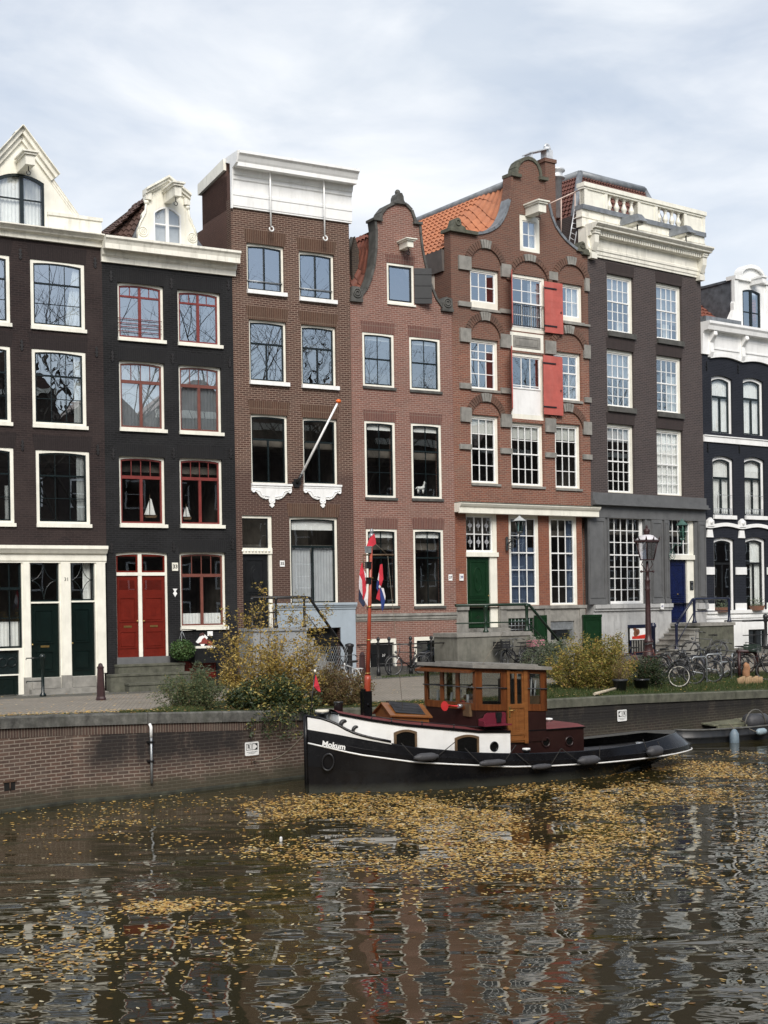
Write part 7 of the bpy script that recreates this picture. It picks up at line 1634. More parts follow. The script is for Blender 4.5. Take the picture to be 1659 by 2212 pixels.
m = MB(); m.hexa([(5.85,.02,1.2),(6.20,.02,1.2),(6.20,.5,1.2),(5.85,.5,1.2),(5.87,.12,2.35),(6.0,.12,2.35),(6.0,.42,2.35),(5.87,.42,2.35)]); m.hexa([(5.82,.07,2.35),(6.05,.07,2.35),(6.05,.47,2.35),(5.82,.47,2.35),(5.82,.07,2.42),(6.05,.07,2.42),(6.05,.47,2.42),(5.82,.47,2.42)]); m.build('funnel',BLACKP,tug)
# hand rail on the deckhouse roof
m = MB(); pts = [(t,-hb(t)+.06,hz(t)+.10) for t in [1.3,1.7,2,2.4,2.8,3.2,3.6,4.0,4.45]]; m.tube(pts,.012,5)
for p in pts[1::2]: m.tube([(p[0],p[1],p[2]-.1),p],.014,5); m.ball((p[0],p[1],p[2]),.022,6)
m.tube([pts[0],(1.25,pts[0][1],hz(1.25)+.02)],.012,5); m.tube([pts[-1],(4.5,pts[-1][1],hz(4.5)+.02)],.012,5); m.build('hand_rail',IRON,tug)
m = MB(); m.lathe([(.10,0),(.10,.22),(.11,.24),(.11,.27)],(.80,.05,1.72),14); m.build('deck_bucket',BLACKP,tug)
# bow bitts, jackstaff, cleats, stern plate
m = MB(); m.lathe([(.10,0),(.10,.55),(.17,.58),(.17,.62)],(.42,.10,1.15),14); bt = m.build('mooring_bitt',BLACKP,tug); m = MB(); m.lathe([(.16,0),(.155,.05)],(.42,.10,1.77),14); m.build('bitt_cap',plain('cream_enamel',(.7,.66,.55)),bt)
m = MB(); a = BPt(6,640,1340,0); b = BPt(6,675,1052,0); m.tube([(a[0],0,a[1]-.1),(b[0],0,b[1])],.014,6); js = m.build('jackstaff',BLACKP,tug); m = MB(); m.ball((b[0],0,b[1]+.02),.028,8,1.3); m.build('staff_ball',CREAM,js)
m = MB(); m.torus((.72,-.42,1.50),.09,.05,1,14,8,(0,PI)); m.torus((.95,-.55,1.38),.08,.04,1,14,8,(0,PI)); split_build(m,'fairlead',IRON,tug)
m = MB(); m.lathe([(.07,0),(.07,.16),(.10,.17),(.10,.21)],(5.0,-1.12,.55),12); bo = m.build('deck_bollard',BLACKP,tug); m = MB(); m.lathe([(.095,0),(.09,.03)],(5.0,-1.12,.76),12); m.build('bollard_cap',CURT,bo)
sp = [t for t in STN if t > 7.6]
m = MB(); m.grid([[(trl(t)-.02,brl(t)-.02,zrl(t)+.02) for t in sp]+[(trl(t)-.02,-brl(t)+.02,zrl(t)+.02) for t in reversed(sp) if t > 9.7],[(min(trl(t),9.45)-.15,max(0,brl(t)-.55),zrl(t)+.03) for t in sp]+[(min(trl(t),9.45)-.15,-max(0,brl(t)-.52),zrl(t)+.03) for t in reversed(sp) if t > 9.7]],False); m.build('stern_grating',plain('grey_grating',(.06,.058,.05),.6,.3,12),tug)
m = MB(); m.box(7.2,8.6,-.6,.5,.44,.51); m.build('deck_hatch',DECKK,tug)
m = MB(); m.lathe([(.08,0),(.09,.22)],(8.35,-.95,.5),12); m.build('galvanised_pail',GALV,tug)
# fenders hanging on ropes
def fender(name,label,t,w,z,L,r,an,mat,ropes):
    o = thing(name,label,'fender',BWd(t,w,z),TH+an,'fenders hanging on the tugboat side'); m = MB()
    m.lathe([(.02,-L/2-.06),(.04,-L/2-.05),(.05,-L/2),(r*.8,-L/2+.03),(r,-L/2+.10),(r,L/2-.10),(r*.8,L/2-.03),(.05,L/2),(.04,L/2+.05),(.02,L/2+.06)],(0,0,0),14,axis=0); m.build('body',mat,o)
    m = MB()
    for sx,(dt,dz) in zip((-1,1),ropes): m.tube([(sx*(L/2+.04),0,0),(dt,.12,dz)],.010,4)
    split_build(m,'rope',DROPE,o); return o
FD = ['first grey fender from the bow on the black tug side','grey fender below the porthole of the white deckhouse','small grey fender below the maroon engine casing','long grey fender on the hull behind the engine casing','rearmost grey fender near the rounded stern']
def fz(c,x,y):
    w = -1.4
    for _ in range(6):
        t,z = BPt(c,x,y,w); w = -bb(t)-.13
    return t,w,z
for k,(c,x,y,L,r,an,rp) in enumerate([(13,1037,982,.52,.105,-.02,((-.55,.33),(.8,.28))),(13,1548,1026,.60,.085,.03,((-.65,.36),(.72,.34))),(14,372,778,.42,.075,0,((-.62,.34),(.62,.36))),(14,640,742,.58,.125,.08,((-.72,.32),(.45,.3))),(14,1015,690,.52,.15,.30,((-.3,.3),(.3,.2)))]):
    t,w,z = fz(c,x,y); fender('fender',FD[k],t,w,z,L*.94,r*.86,an,FENDM,rp)
# flags
def flag(label,polys,x0,y0,sc,w=0,wob=.05,name='flag'):
    ctr = None; o = None
    for nm_,mat,pts in polys:
        pp = [((x0+a*sc)/1.507,(y0+b*sc)/1.507) for a,b in pts]; L = [BPt(0,a,b,w) for a,b in pp]
        if o is None: ctr = L[0]; o = thing(name,label,'flag',BWd(ctr[0],w,ctr[1]),TH,'flags flown on the tugboat')
        m = MB(); P3 = [(t-ctr[0],wob*math.sin((t-ctr[0])*16+z*3),z-ctr[1]) for t,z in L]; n = len(P3)
        vs,es,fs,_,_,_ = geometry.delaunay_2d_cdt([V((p[0],p[2])) for p in P3],[],[list(range(n))],1,1e-6)
        f3 = lambda p,dy: (p[0],wob*math.sin(p[0]*16+(p[1]+ctr[1])*3)+dy,p[1])
        for f in fs: m.face([f3(vs[i],0) for i in f]); m.face([f3(vs[i],.006) for i in reversed(f)])
        m.build(nm_,mat,o)
    return o
FR,FW,FB = plain('flag_red',(.52,.025,.045),.8,.12,6),plain('flag_white',(.72,.70,.72),.8,.08,6),plain('flag_blue',(.020,.045,.20),.8,.15,6)
FNB = plain('flag_dark_blue',(.025,.035,.075),.8,.15,6); sc = .1718
flag('limp red white and blue striped flag hanging left of the red mast',[('red_stripe',FR,[(175,760),(150,900),(135,1000),(185,1100),(185,1460),(215,1465),(258,1300),(245,1150),(215,950),(185,790)]),('white_stripe',FW,[(135,1000),(105,1130),(98,1265),(185,1400),(185,1100)]),('white_stripe',FW,[(205,900),(240,980),(252,1150),(272,1300),(295,1450),(290,1590),(250,1520),(220,1470),(260,1300),(247,1150)]),('blue_stripe',FNB,[(98,1265),(85,1380),(85,1480),(180,1610),(250,1560),(215,1467),(185,1465),(185,1400)])],1150,1700,sc)
flag('limp flag of red white and blue rays hanging right of the red mast',[('red_ray',FR,[(520,800),(550,790),(578,1080),(545,1220),(510,1180),(505,960)]),('white_ray',FW,[(505,950),(470,1090),(500,1120),(512,1000)]),('blue_ray',FB,[(500,1112),(445,1110),(420,1250),(455,1310),(480,1240)]),('red_ray',FR,[(500,1250),(455,1312),(415,1450),(500,1490),(515,1300)]),('blue_ray',FB,[(520,1260),(545,1240),(590,1370),(620,1480),(605,1600),(545,1690),(525,1640),(515,1400)]),('white_ray',FW,[(545,1240),(590,1250),(622,1400),(622,1480),(582,1350)]),('white_ray',FW,[(480,1232),(510,1182),(545,1222),(520,1257)])],1150,1700,sc)
flag('small red pennant with white patch folded at the top of the red mast',[('red_cloth',FR,[(380,215),(310,310),(265,470),(350,475),(415,410),(400,300)]),],1150,1700,sc,-.05)
flag('small red and white flag on the bow staff of the tugboat',[('red_cloth',FR,[(680,1060),(672,1110),(668,1150),(700,1182),(718,1188),(708,1145),(692,1090)]),('white_patch',FW,[(680,1095),(676,1115),(690,1130),(702,1138),(698,1120),(690,1110)])],700,1680,.48222,-.02)
# mooring rope to the quay
a = BWd(.05,-.05,1.45); qx, qy = D(6,262,1655); b = onz(qx,qy,0); qd = qframe(qx)[0]; b = atY(qx,qy,qd.y-.03)
m = MB(); m.tube([a.lerp(b,i/10)+V((0,0,-.25*math.sin(PI*i/10))) for i in range(11)],.018,6); tag(m.build('mooring_rope',ROPE),'grey mooring rope from the tugboat bow down to the quay wall','rope')
# ================================================================ second boat
p = onz(*D(18,300,715),0); p2 = onz(*D(18,1500,690),0); a2 = math.radians(31)
p = p+V((math.cos(math.radians(31)),math.sin(math.radians(31)),0))*.35
bar = thing('open_boat','low dark grey open workboat tied behind the tugboat','boat',(p.x,p.y,0),a2)
L2 = 8.0; tt = [0,.1,.25,.5,.9,1.5,2.5,4,6,8]; hw = [.12,.28,.42,.55,.65,.72,.78,.8,.8,.8]
sh = lambda t: .385+.035*(t-2)*(t-2)*.2
m = MB()
for sg in (0,1):
    yy = lambda i,f: .8-(hw[i]*f) if sg == 0 else .8+hw[i]*f
    m.grid([[(t+.1,yy(i,.86),-.3) for i,t in enumerate(tt)],[(t+.05,yy(i,.93),.05) for i,t in enumerate(tt)],[(t,yy(i,1.0),.15) for i,t in enumerate(tt)],[(t-.03,yy(i,1.03),.175) for i,t in enumerate(tt)],[(t,yy(i,1),.20) for i,t in enumerate(tt)],[(t,yy(i,1),sh(t)) for i,t in enumerate(tt)]]); m.grid([[(t+.04,yy(i,.93),.1) for i,t in enumerate(tt)],[(t+.04,yy(i,.94),sh(t)-.01) for i,t in enumerate(tt)]])
m.face([(0,.68,-.3),(0,.92,-.3),(0,.92,sh(0)),(0,.68,sh(0))]); m.grid([[(t,.8-hw[i]*.94,.20) for i,t in enumerate(tt)],[(t,.8+hw[i]*.94,.20) for i,t in enumerate(tt)]],False)
hu = m.build('hull',plain('dark_grey_boat_paint',(.017,.019,.022),.45,.3,4,dirt=(.5,(.07,.06,.05))),bar)
m = MB()
for sg in (0,1): m.tube([(t,.8+(-1 if sg==0 else 1)*hw[i],sh(t)) for i,t in enumerate(tt)],.03,6)
m.build('gunwale',plain('worn_gunwale',(.10,.098,.09),.6,.3,6),bar)
m = MB()
for k in range(5): m.box(1.3,4.6+.1*k,.35+k*.2,.52+k*.2,.46+.012*k,.50+.012*k)
m.box(1.4,2.6,.28,.34,.26,.45); m.build('plank_cover',plain('mossy_planks',(.15,.15,.10),.9,.3,5),bar)
m = MB(); m.tube([(2.75+.42*math.cos(k*PI/10),.12,.42+.42*math.sin(k*PI/10)*1.1) for k in range(11)],.022,6); m.build('hoop',plain('grey_hoop',(.10,.095,.08)),bar)
def bfender(label,px,py,wd,r,mat,vert,rot=0):
    q = D(18,px,py); bp = V((p.x,p.y,0)); u, v = ray(*q); w_ = .35 if not vert and rot == 0 else -.16; ox, oy = p.x-math.sin(a2)*w_, p.y+math.cos(a2)*w_; k_ = (u*oy-ox)/(math.cos(a2)-u*math.sin(a2)); Y_ = oy+math.sin(a2)*k_; base = V((u*Y_,Y_,CAM+v*Y_))
    o = thing('fender',label,'fender',base,a2+rot,'fenders of the open boat'); m = MB(); ax = 2 if vert else 0
    m.lathe([(.03,-wd/2),(r*.7,-wd/2+.04),(r,-wd/2+.12),(r*.95,wd/2-.14),(r*.5,wd/2-.03),(.03,wd/2)],(0,0,0),14,axis=ax); m.build('body',mat,o); m = MB(); m.tube([(0,0,wd/2) if vert else (-wd/2,0,0),(0,.2,wd/2+.15) if vert else (-wd/2-.1,.2,.1)],.012,4); m.build('rope',ROPE,o)
BLF = plain('blue_grey_vinyl',(.16,.21,.25),.5,.1,6)
bfender('big dark grey barrel fender lying on the open boat',1475,320,.92,.24,FENDM,False); bfender('blue grey teardrop fender hanging upright on the open boat side',1140,590,.56,.14,BLF,True); bfender('pale blue fender lying slanted along the open boat side',1560,480,.52,.10,plain('pale_blue_vinyl',(.28,.36,.40),.5,.12,6),False,.25)
# ================================================================ bicycles
TYREM, CHROME = RUBBER, plain('dull_steel',(.15,.152,.155),.4,.25,8,metal=.6)
def make_bike(name,label,frame_mat,rim_mat=CHROME,tyre_mat=RUBBER,lady=False,crate=None,group='bicycles parked on the quay',fork_mat=None,steer=0,rack_mat=None):
    o = thing(name,label,'bicycle',(0,0,0),0,group); R_ = .345; wb = 1.08
    def wheel(x):
        m = MB(); m.torus((0,0,0),R_-.018,.020,1,28,6); w = m.build('wheel',tyre_mat,o,(x,0,R_))
        m = MB(); m.torus((0,0,0),R_-.045,.016,1,28,5); m.build('rim',rim_mat,w)
        m = MB(); m.lathe([(.02,-.05),(.028,-.03),(.028,.03),(.02,.05)],(0,0,0),8,axis=1)
        for k in range(18): a = k*2*PI/18; m.tube([(.02*math.cos(a+.5),(-1)**k*.025,.02*math.sin(a+.5)),((R_-.05)*math.cos(a),0,(R_-.05)*math.sin(a))],.0022,3,False)
        m.build('spokes',CHROME,w); return w
    wheel(0); wheel(wb)
    bbk = (.44,0,.29); st = (.24,0,.80); h0,h1 = (.90,0,.60),(.855,0,.86)
    m = MB(); m.tube([bbk,st],.017,6); m.tube([h0,h1],.020,6)
    if lady: m.tube([bbk,(.62,0,.36),h0],.018,6); m.tube([(.36,0,.48),(.62,0,.50),(.875,0,.75)],.016,6)
    else: m.tube([bbk,h0],.018,6); m.tube([(.255,0,.76),(.865,0,.80)],.016,6)
    for s in (-.05,.05): m.tube([(0,s,R_),(.42,s*.5,.29)],.011,5); m.tube([(0,s,R_),(.25,s*.3,.74)],.010,5)
    m.build('frame',frame_mat,o)
    m = MB()
    for s in (-.05,.05): m.tube([(wb,s,R_),(1.0,s,.50),(.915,s*.8,.62)],.012,5)
    m.tube([(.90,-.045,.62),(.90,.045,.62)],.015,5); m.build('fork',fork_mat or frame_mat,o)
    m = MB(); m.tube([h1,(.835,0,1.02)],.013,6); m.tube([(.58,-.29,1.02),(.72,-.28,1.06),(.84,-.12,1.07),(.85,0,1.04),(.84,.12,1.07),(.72,.28,1.06),(.58,.29,1.02)],.011,6); hbm = m.build('handlebar',CHROME,o)
    m = MB(); m.tube([(.56,-.29,1.015),(.67,-.285,1.045)],.017,6); m.tube([(.56,.29,1.015),(.67,.285,1.045)],.017,6); split_build(m,'grip',RUBBER,hbm)
    m = MB(); m.tube([st,(.22,0,.90)],.012,5); m.build('seat_post',CHROME,o); m = MB(); m.hexa([(.06,-.10,.89),(.14,-.10,.89),(.14,.10,.89),(.06,.10,.89),(.05,-.11,.95),(.14,-.09,.95),(.14,.09,.95),(.05,.11,.95)]); m.hexa([(.14,-.085,.90),(.36,-.02,.91),(.36,.02,.91),(.14,.085,.90),(.14,-.09,.95),(.37,-.025,.94),(.37,.025,.94),(.14,.09,.95)]); m.build('saddle',RUBBER,o)
    m = MB(); m.torus((0,0,R_),R_+.025,.018,1,18,4,(.15,PI*1.05)); m.torus((wb,0,R_),R_+.025,.016,1,18,4,(.35,PI*.95)); m.build('mudguards',frame_mat,o)
    m = MB(); m.tube([(.16,-.06,.74),(-.42,-.06,.74)],.008,4); m.tube([(.16,.06,.74),(-.42,.06,.74)],.008,4); m.tube([(-.42,-.06,.74),(-.42,.06,.74)],.008,4)
    for s in (-.06,.06): m.tube([(0,s,R_),(-.12,s,.74)],.007,4); m.tube([(0,s,R_),(-.36,s,.74)],.006,4)
    for x in (-.3,-.15,0): m.tube([(x,-.06,.74),(x,.06,.74)],.006,4)
    m.build('rear_rack',rack_mat or frame_mat,o)
    m = MB(); m.prism([(-.07,R_-.06),(.40,.22),(.52,.24),(.53,.34),(.42,.37),(-.07,R_+.06)],-.055,-.03); m.build('chain_case',RUBBER,o)
    m = MB(); m.tube([(.44,-.12,.29),(.44,.12,.29)],.012,5); m.tube([(.44,-.12,.29),(.52,-.12,.14)],.010,5); m.box(.49,.57,-.20,-.11,.12,.145); m.tube([(.44,.12,.29),(.36,.12,.44)],.010,5); m.box(.32,.40,.11,.20,.43,.455); m.build('pedals',CHROME,o)
    m = MB(); m.lathe([(.05,0),(.055,.04),(.02,.09)],(.95,0,.80),10,axis=0); m.build('headlamp',CHROME if rim_mat is CHROME else BLACKP,o)
    if crate:
        cm, pos = crate; m = MB(); x0,x1,z0,z1 = (.92,1.30,.74,1.0) if pos=='front' else (-.46,-.02,.76,1.0); y0 = .24
        m.box(x0,x1,-y0,y0,z0,z0+.02)
        for zz in (z0+.02,lerp(z0,z1,.38),lerp(z0,z1,.72)):
            h = .062; m.box(x0,x1,-y0,-y0+.015,zz,zz+h); m.box(x0,x1,y0-.015,y0,zz,zz+h); m.box(x0,x0+.015,-y0+.016,y0-.016,zz,zz+h); m.box(x1-.015,x1,-y0+.016,y0-.016,zz,zz+h)
        for x in (x0+.02,(x0+x1)/2,x1-.04): m.box(x,x+.025,-y0-.003,-y0+.012,z0,z1); m.box(x,x+.025,y0-.012,y0+.003,z0,z1)
        for y in (-y0+.02,-.01,y0-.045): m.box(x0-.003,x0+.012,y,y+.025,z0,z1); m.box(x1-.012,x1+.003,y,y+.025,z0,z1)
        m.build('crate',cm,o)
    return o
def steer(o,s):
    for ch in o.children:
        k = ch.name.split('.')[0]
        if k == 'wheel' and ch.location.x > .5: ch.rotation_euler.z = s; ch.location = (.95+.13*math.cos(s),.13*math.sin(s),ch.location.z)
        elif k in ('fork','handlebar','headlamp'): ch.matrix_local = Matrix.Translation((.95,0,0))@Matrix.Rotation(s,4,'Z')@Matrix.Translation((-.95,0,0))@ch.matrix_local
    return o
def front_bike(o,front,deg,lean=0,st=0):
    a = math.radians(deg); f = G(*front); o.location = f-V((math.cos(a),math.sin(a),0))*1.08; o.location.z = f.z+.0; o.rotation_euler = (lean,0,a); return steer(o,st)
def house_bike(o,H,s,y,deg,lean=0):
    p = H.W((s,y,0)); p.z = lerp(fpt(1100).z,qedge(1100).z,-y/13); o.location = p; o.rotation_euler = (lean,0,H.a+math.radians(deg)); return o
def set_bike(o,rear,front,lean=0):
    a = G(*rear); b = G(*front); an = math.atan2(b.y-a.y,b.x-a.x); o.location = a; o.rotation_euler = (lean,math.asin(max(-.3,min(.3,(a.z-b.z)/max(.5,(b-a).length)))),an); return o
def face_bike(o,p,an,lean=0): o.location = p; o.rotation_euler = (lean,0,an); return o
BKB = plain('black_bike_paint',(.012,.012,.014),.3,.2,6); BKG = plain('grey_bike_paint',(.075,.077,.08),.35,.1,6); BKW = plain('white_bike_paint',(.62,.62,.60),.35,.08,6); BKN = plain('navy_bike_paint',(.025,.030,.048),.35,.15,6); BKM = plain('rust_red_bike_paint',(.10,.03,.02),.45,.2,6); WTY = plain('cream_tyre',(.55,.53,.47),.6,.1,6); BKC = plain('brown_tyre',(.075,.045,.035),.7,.15,6)
PINK = plain('pink_plastic',(.50,.20,.25),.5,.08,6); CRK = plain('black_plastic_crate',(.014,.014,.015),.5,.2,6); CRG = plain('dark_green_crate',(.015,.028,.018),.5,.2,6)
d_ = math.pi
a4 = math.radians(30.5); a6 = math.radians(30)
set_bike(make_bike('bicycle','black bicycle with white fork leaning on the railing beside the red mast',BKB,fork_mat=BKW,lady=False,rack_mat=CHROME),D(20,775,645),D(20,318,672),-.06)
set_bike(make_bike('bicycle','dark navy step through bicycle behind the left edge of the wheelhouse roof',BKN,lady=True),D(20,1225,560),D(20,830,572),-.05)
house_bike(steer(make_bike('bicycle','black bicycle with black front crate by the stone stoop',BKB,lady=True,crate=(CRK,'front')),.45),HS[4],HS[4].P(9,870,1500,-1.9)[0],-1.9,182,.05)
house_bike(make_bike('bicycle','black bicycle with pink crate beside the green railing',BKB,crate=(PINK,'rear')),HS[4],HS[4].P(9,1010,1500,-2.3)[0],-1.72,184,.05)
front_bike(make_bike('bicycle','black bicycle with upright cream front wheel standing on the grass',BKB,rim_mat=WTY,fork_mat=BKG,lady=True),D(17,550,812),-48,.04,.62)
front_bike(make_bike('bicycle','black bicycle in the first hoop rack right of the cream wheel',BKB,lady=True),D(17,735,772),-30,.05,.25)
front_bike(make_bike('bicycle','grey bicycle with silver handlebar between the two middle hoop racks',BKG),D(17,965,748),-36,.05,.3)
front_bike(make_bike('bicycle','bicycle with brown tyres and dark green crate at the third hoop rack',BKG,tyre_mat=BKC,crate=(CRG,'rear')),D(17,985,640),146,.04)
front_bike(make_bike('bicycle','grey bicycle standing in front of the blue railing steps',BKG,rack_mat=CHROME),D(17,700,470),150,.05)
front_bike(make_bike('bicycle','black bicycle with silver handlebar beside the maroon tube barrier at the right edge',BKB),D(17,1640,722),-22,.04,.1)
front_bike(make_bike('bicycle','rust red bicycle half hidden behind the dark shrub',BKM),D(17,345,660),-10,.03)
face_bike(make_bike('bicycle','white framed bicycle seen end on at the right of the big shrub',BKW,rim_mat=CHROME),G(*D(6,960,1205)),math.radians(112),-.10)
front_bike(make_bike('bicycle','black bicycle close behind the cream wheeled bicycle at the lamp',BKB,lady=True),D(17,640,690),-58,.06,.3)
front_bike(make_bike('bicycle','black bicycle with low handlebar behind the middle hoop racks',BKB),D(17,880,640),-40,-.05,.2)
front_bike(make_bike('bicycle','dark navy bicycle leaning left of the green crate bicycle',BKN,lady=True),D(17,1110,690),-44,.07,-.2)
front_bike(make_bike('bicycle','black bicycle standing between the green crate and the maroon tube barrier',BKB,lady=True),D(17,1290,640),158,.05)
# hoop racks, barrier, bollards
proto = None
for k,(x0,x1,yt,yb,lb) in enumerate(((755,855,378,742,'left hoop bicycle rack beside the black bicycle'),(912,1045,378,700,'middle hoop bicycle rack left of the green crate'),(1195,1240,372,690,'right hoop bicycle rack beside the green crate'),(1085,1165,480,700,'low curved bicycle rack hoop under the green crate'))):
    p = G(*D(17,(x0+x1)/2,yb)); o = thing('bicycle_rack',lb,'bicycle rack',p,0,'bicycle racks on the grass'); o.rotation_euler.z = math.radians((25,20,70,35)[k])
    h = .80 if k < 3 else .55; w = .28; m = MB(); m.tube([(-w,0,h-.2),(-w,0,h-.06),(-w+.06,0,h),(w-.08,0,h),(w,0,h-.08),(w,0,.0)],.024,8); m.build('hoop',GALV,o); m = MB(); m.tube([(-w-.02,.0,h-.45),(w*.4,0,.28),(w,0,.12)],.018,6); m.box(w-.06,w+.06,-.06,.06,0,.01); m.build('wheel_holder',GALV,o)
p = G(*D(17,1520,695)); q = G(*D(17,1270,690)); an = math.atan2(q.y-p.y,q.x-p.x); o = thing('tube_barrier','maroon steel tube barrier bent down to the ground at the right bicycles','barrier',p,an); m = MB(); L = (q-p).length; m.tube([(0,0,-.1),(0,0,.72),(.05,0,.84),(.16,0,.9),(L,0,.92)],.062,10); m.build('tube',MAROON,o); m = MB(); m.tube([(L*.9,0,-.1),(L*.9,0,.9)],.05,8); m.build('post',MAROON,o)
def bollard(px,py,label,s=1):
    o = thing('bollard',label,'bollard',G(px,py),0,'maroon bollards along the pavement'); m = MB(); m.lathe([(.135*s,0),(.135*s,.05),(.115*s,.10),(.085*s,.84),(.095*s,.85),(.095*s,.89),(.07*s,.90),(.05*s,.97),(.0,.99)],(0,0,0),8,False); m.build('post',MAROON,o)
bollard(*D(15,540,215),'maroon cast iron bollard before the stone steps of the black house'); bollard(*D(6,985,1130),'maroon bollard between the blue grey plinth and the red mast'); bollard(1014,1434,'short maroon bollard before the stone stoop behind the wheelhouse',.9)
# house 1 door post
p = G(*D(15,222,195)); o = thing('iron_post','dark green iron post with two arms before the left green door','post',p,HS[0].a); m = MB(); m.lathe([(.10,0),(.10,.05),(.05,.12),(.045,.9),(.065,.95),(.06,1.08),(.085,1.12),(.08,1.2),(.02,1.24)],(0,0,0),10); m.build('post',DKGREEN,o); m = MB()
for z in (.45,1.12): m.tube([(0,0,z),(-.45,.1,z),(-.45,.1,z-.05)],.018,5)
m.build('arm',DKGREEN,o)
# street lantern
p = G(*D(12,655,1262)); sc_ = 1.0; py_ = p.y/3000*1.507/.3918; 
zt_ = atY(*D(12,670,160),p.y).z-p.z; hh = zt_
lp = thing('street_lamp','maroon cast iron crown lantern on a fluted post at the bicycles','street lamp',p,.3)
Z = lambda cy: (atY(*D(12,660,cy),p.y).z-p.z); Rr = lambda px: px*.3918/1.507*p.y/3000
m = MB(); m.lathe([(Rr(52),-.1),(Rr(52),Z(1225)),(Rr(40),Z(1200)),(Rr(36),Z(1130)),(Rr(44),Z(1125)),(Rr(40),Z(1110)),(Rr(28),Z(1090)),(Rr(25),Z(1060)),(Rr(22),Z(860)),(Rr(19),Z(700)),(Rr(24),Z(690)),(Rr(19),Z(675)),(Rr(21),Z(620)),(Rr(25),Z(612)),(Rr(17),Z(600)),(Rr(14),Z(545)),(Rr(20),Z(540)),(Rr(11),Z(525)),(Rr(10),Z(450))],(0,0,0),16); m.build('post',MAROON,lp)
m = MB(); m.tube([(-Rr(55),0,Z(537)),(Rr(55),0,Z(537))],Rr(5),6); m.ball((-Rr(55),0,Z(537)),Rr(11),8); m.ball((Rr(55),0,Z(537)),Rr(11),8)
for s in (-1,1): m.tube([(s*Rr(14),0,Z(535)),(s*Rr(22),0,Z(515)),(s*Rr(52),0,Z(480)),(s*Rr(40),0,Z(450))],Rr(4),5)
m.build('cross_arm',MAROON,lp)
n6 = 6; m = MB(); rt,rb_ = Rr(100),Rr(62); zt,zb = Z(290),Z(440)
for k in range(n6): a = k*2*PI/n6; m.tube([(rb_*math.cos(a),rb_*math.sin(a),zb),(rt*math.cos(a),rt*math.sin(a),zt)],Rr(4.5),4)
for rr0,zz,h in ((rb_+Rr(4),zb,Rr(8)),(rt+Rr(14),zt,Rr(14)),): m.lathe([(rr0,zz-h/2),(rr0+Rr(5),zz),(rr0,zz+h/2)],(0,0,0),6,False)
m.build('lantern_frame',MAROON,lp)
m = MB()
for k in range(n6): a,b = k*2*PI/n6,(k+1)*2*PI/n6; m.face([(rb_*math.cos(a),rb_*math.sin(a),zb),(rb_*math.cos(b),rb_*math.sin(b),zb),(rt*.98*math.cos(b),rt*.98*math.sin(b),zt),(rt*.98*math.cos(a),rt*.98*math.sin(a),zt)])
m.build('lantern_glass',glassmat('frosted_lantern_glass',.10,(.80,.80,.82),.1,1),lp)
m = MB(); m.lathe([(Rr(104),Z(278)),(Rr(80),Z(262)),(Rr(55),Z(240)),(Rr(30),Z(232))],(0,0,0),12); m.build('lantern_roof',plain('milk_glass',(.62,.60,.62),.4,.06,4),lp)
m = MB()
for k in range(12): a = k*2*PI/12; m.prism([(-Rr(9),0),(Rr(9),0),(Rr(12),Rr(18)),(0,Rr(30)),(-Rr(12),Rr(18))],-.01,.01) if False else None; c,s = math.cos(a),math.sin(a); R0 = Rr(112); m.face([(R0*c-s*Rr(9),R0*s+c*Rr(9),Z(280)),(R0*c+s*Rr(9),R0*s-c*Rr(9),Z(280)),((R0+Rr(10))*c+s*Rr(5),(R0+Rr(10))*s-c*Rr(5),Z(262)),((R0+Rr(16))*c,(R0+Rr(16))*s,Z(245)),((R0+Rr(10))*c-s*Rr(5),(R0+Rr(10))*s+c*Rr(5),Z(262))])
m.lathe([(Rr(30),Z(236)),(Rr(22),Z(215)),(Rr(30),Z(200)),(Rr(26),Z(188)),(Rr(10),Z(182)),(Rr(8),Z(172)),(Rr(12),Z(168)),(Rr(3),Z(150))],(0,0,0),12); m.build('lantern_crown',MAROON,lp)
m = MB(); m.tube([(0,0,Z(440)),(0,0,Z(330))],Rr(5),6); m.build('burner',IRON,lp)
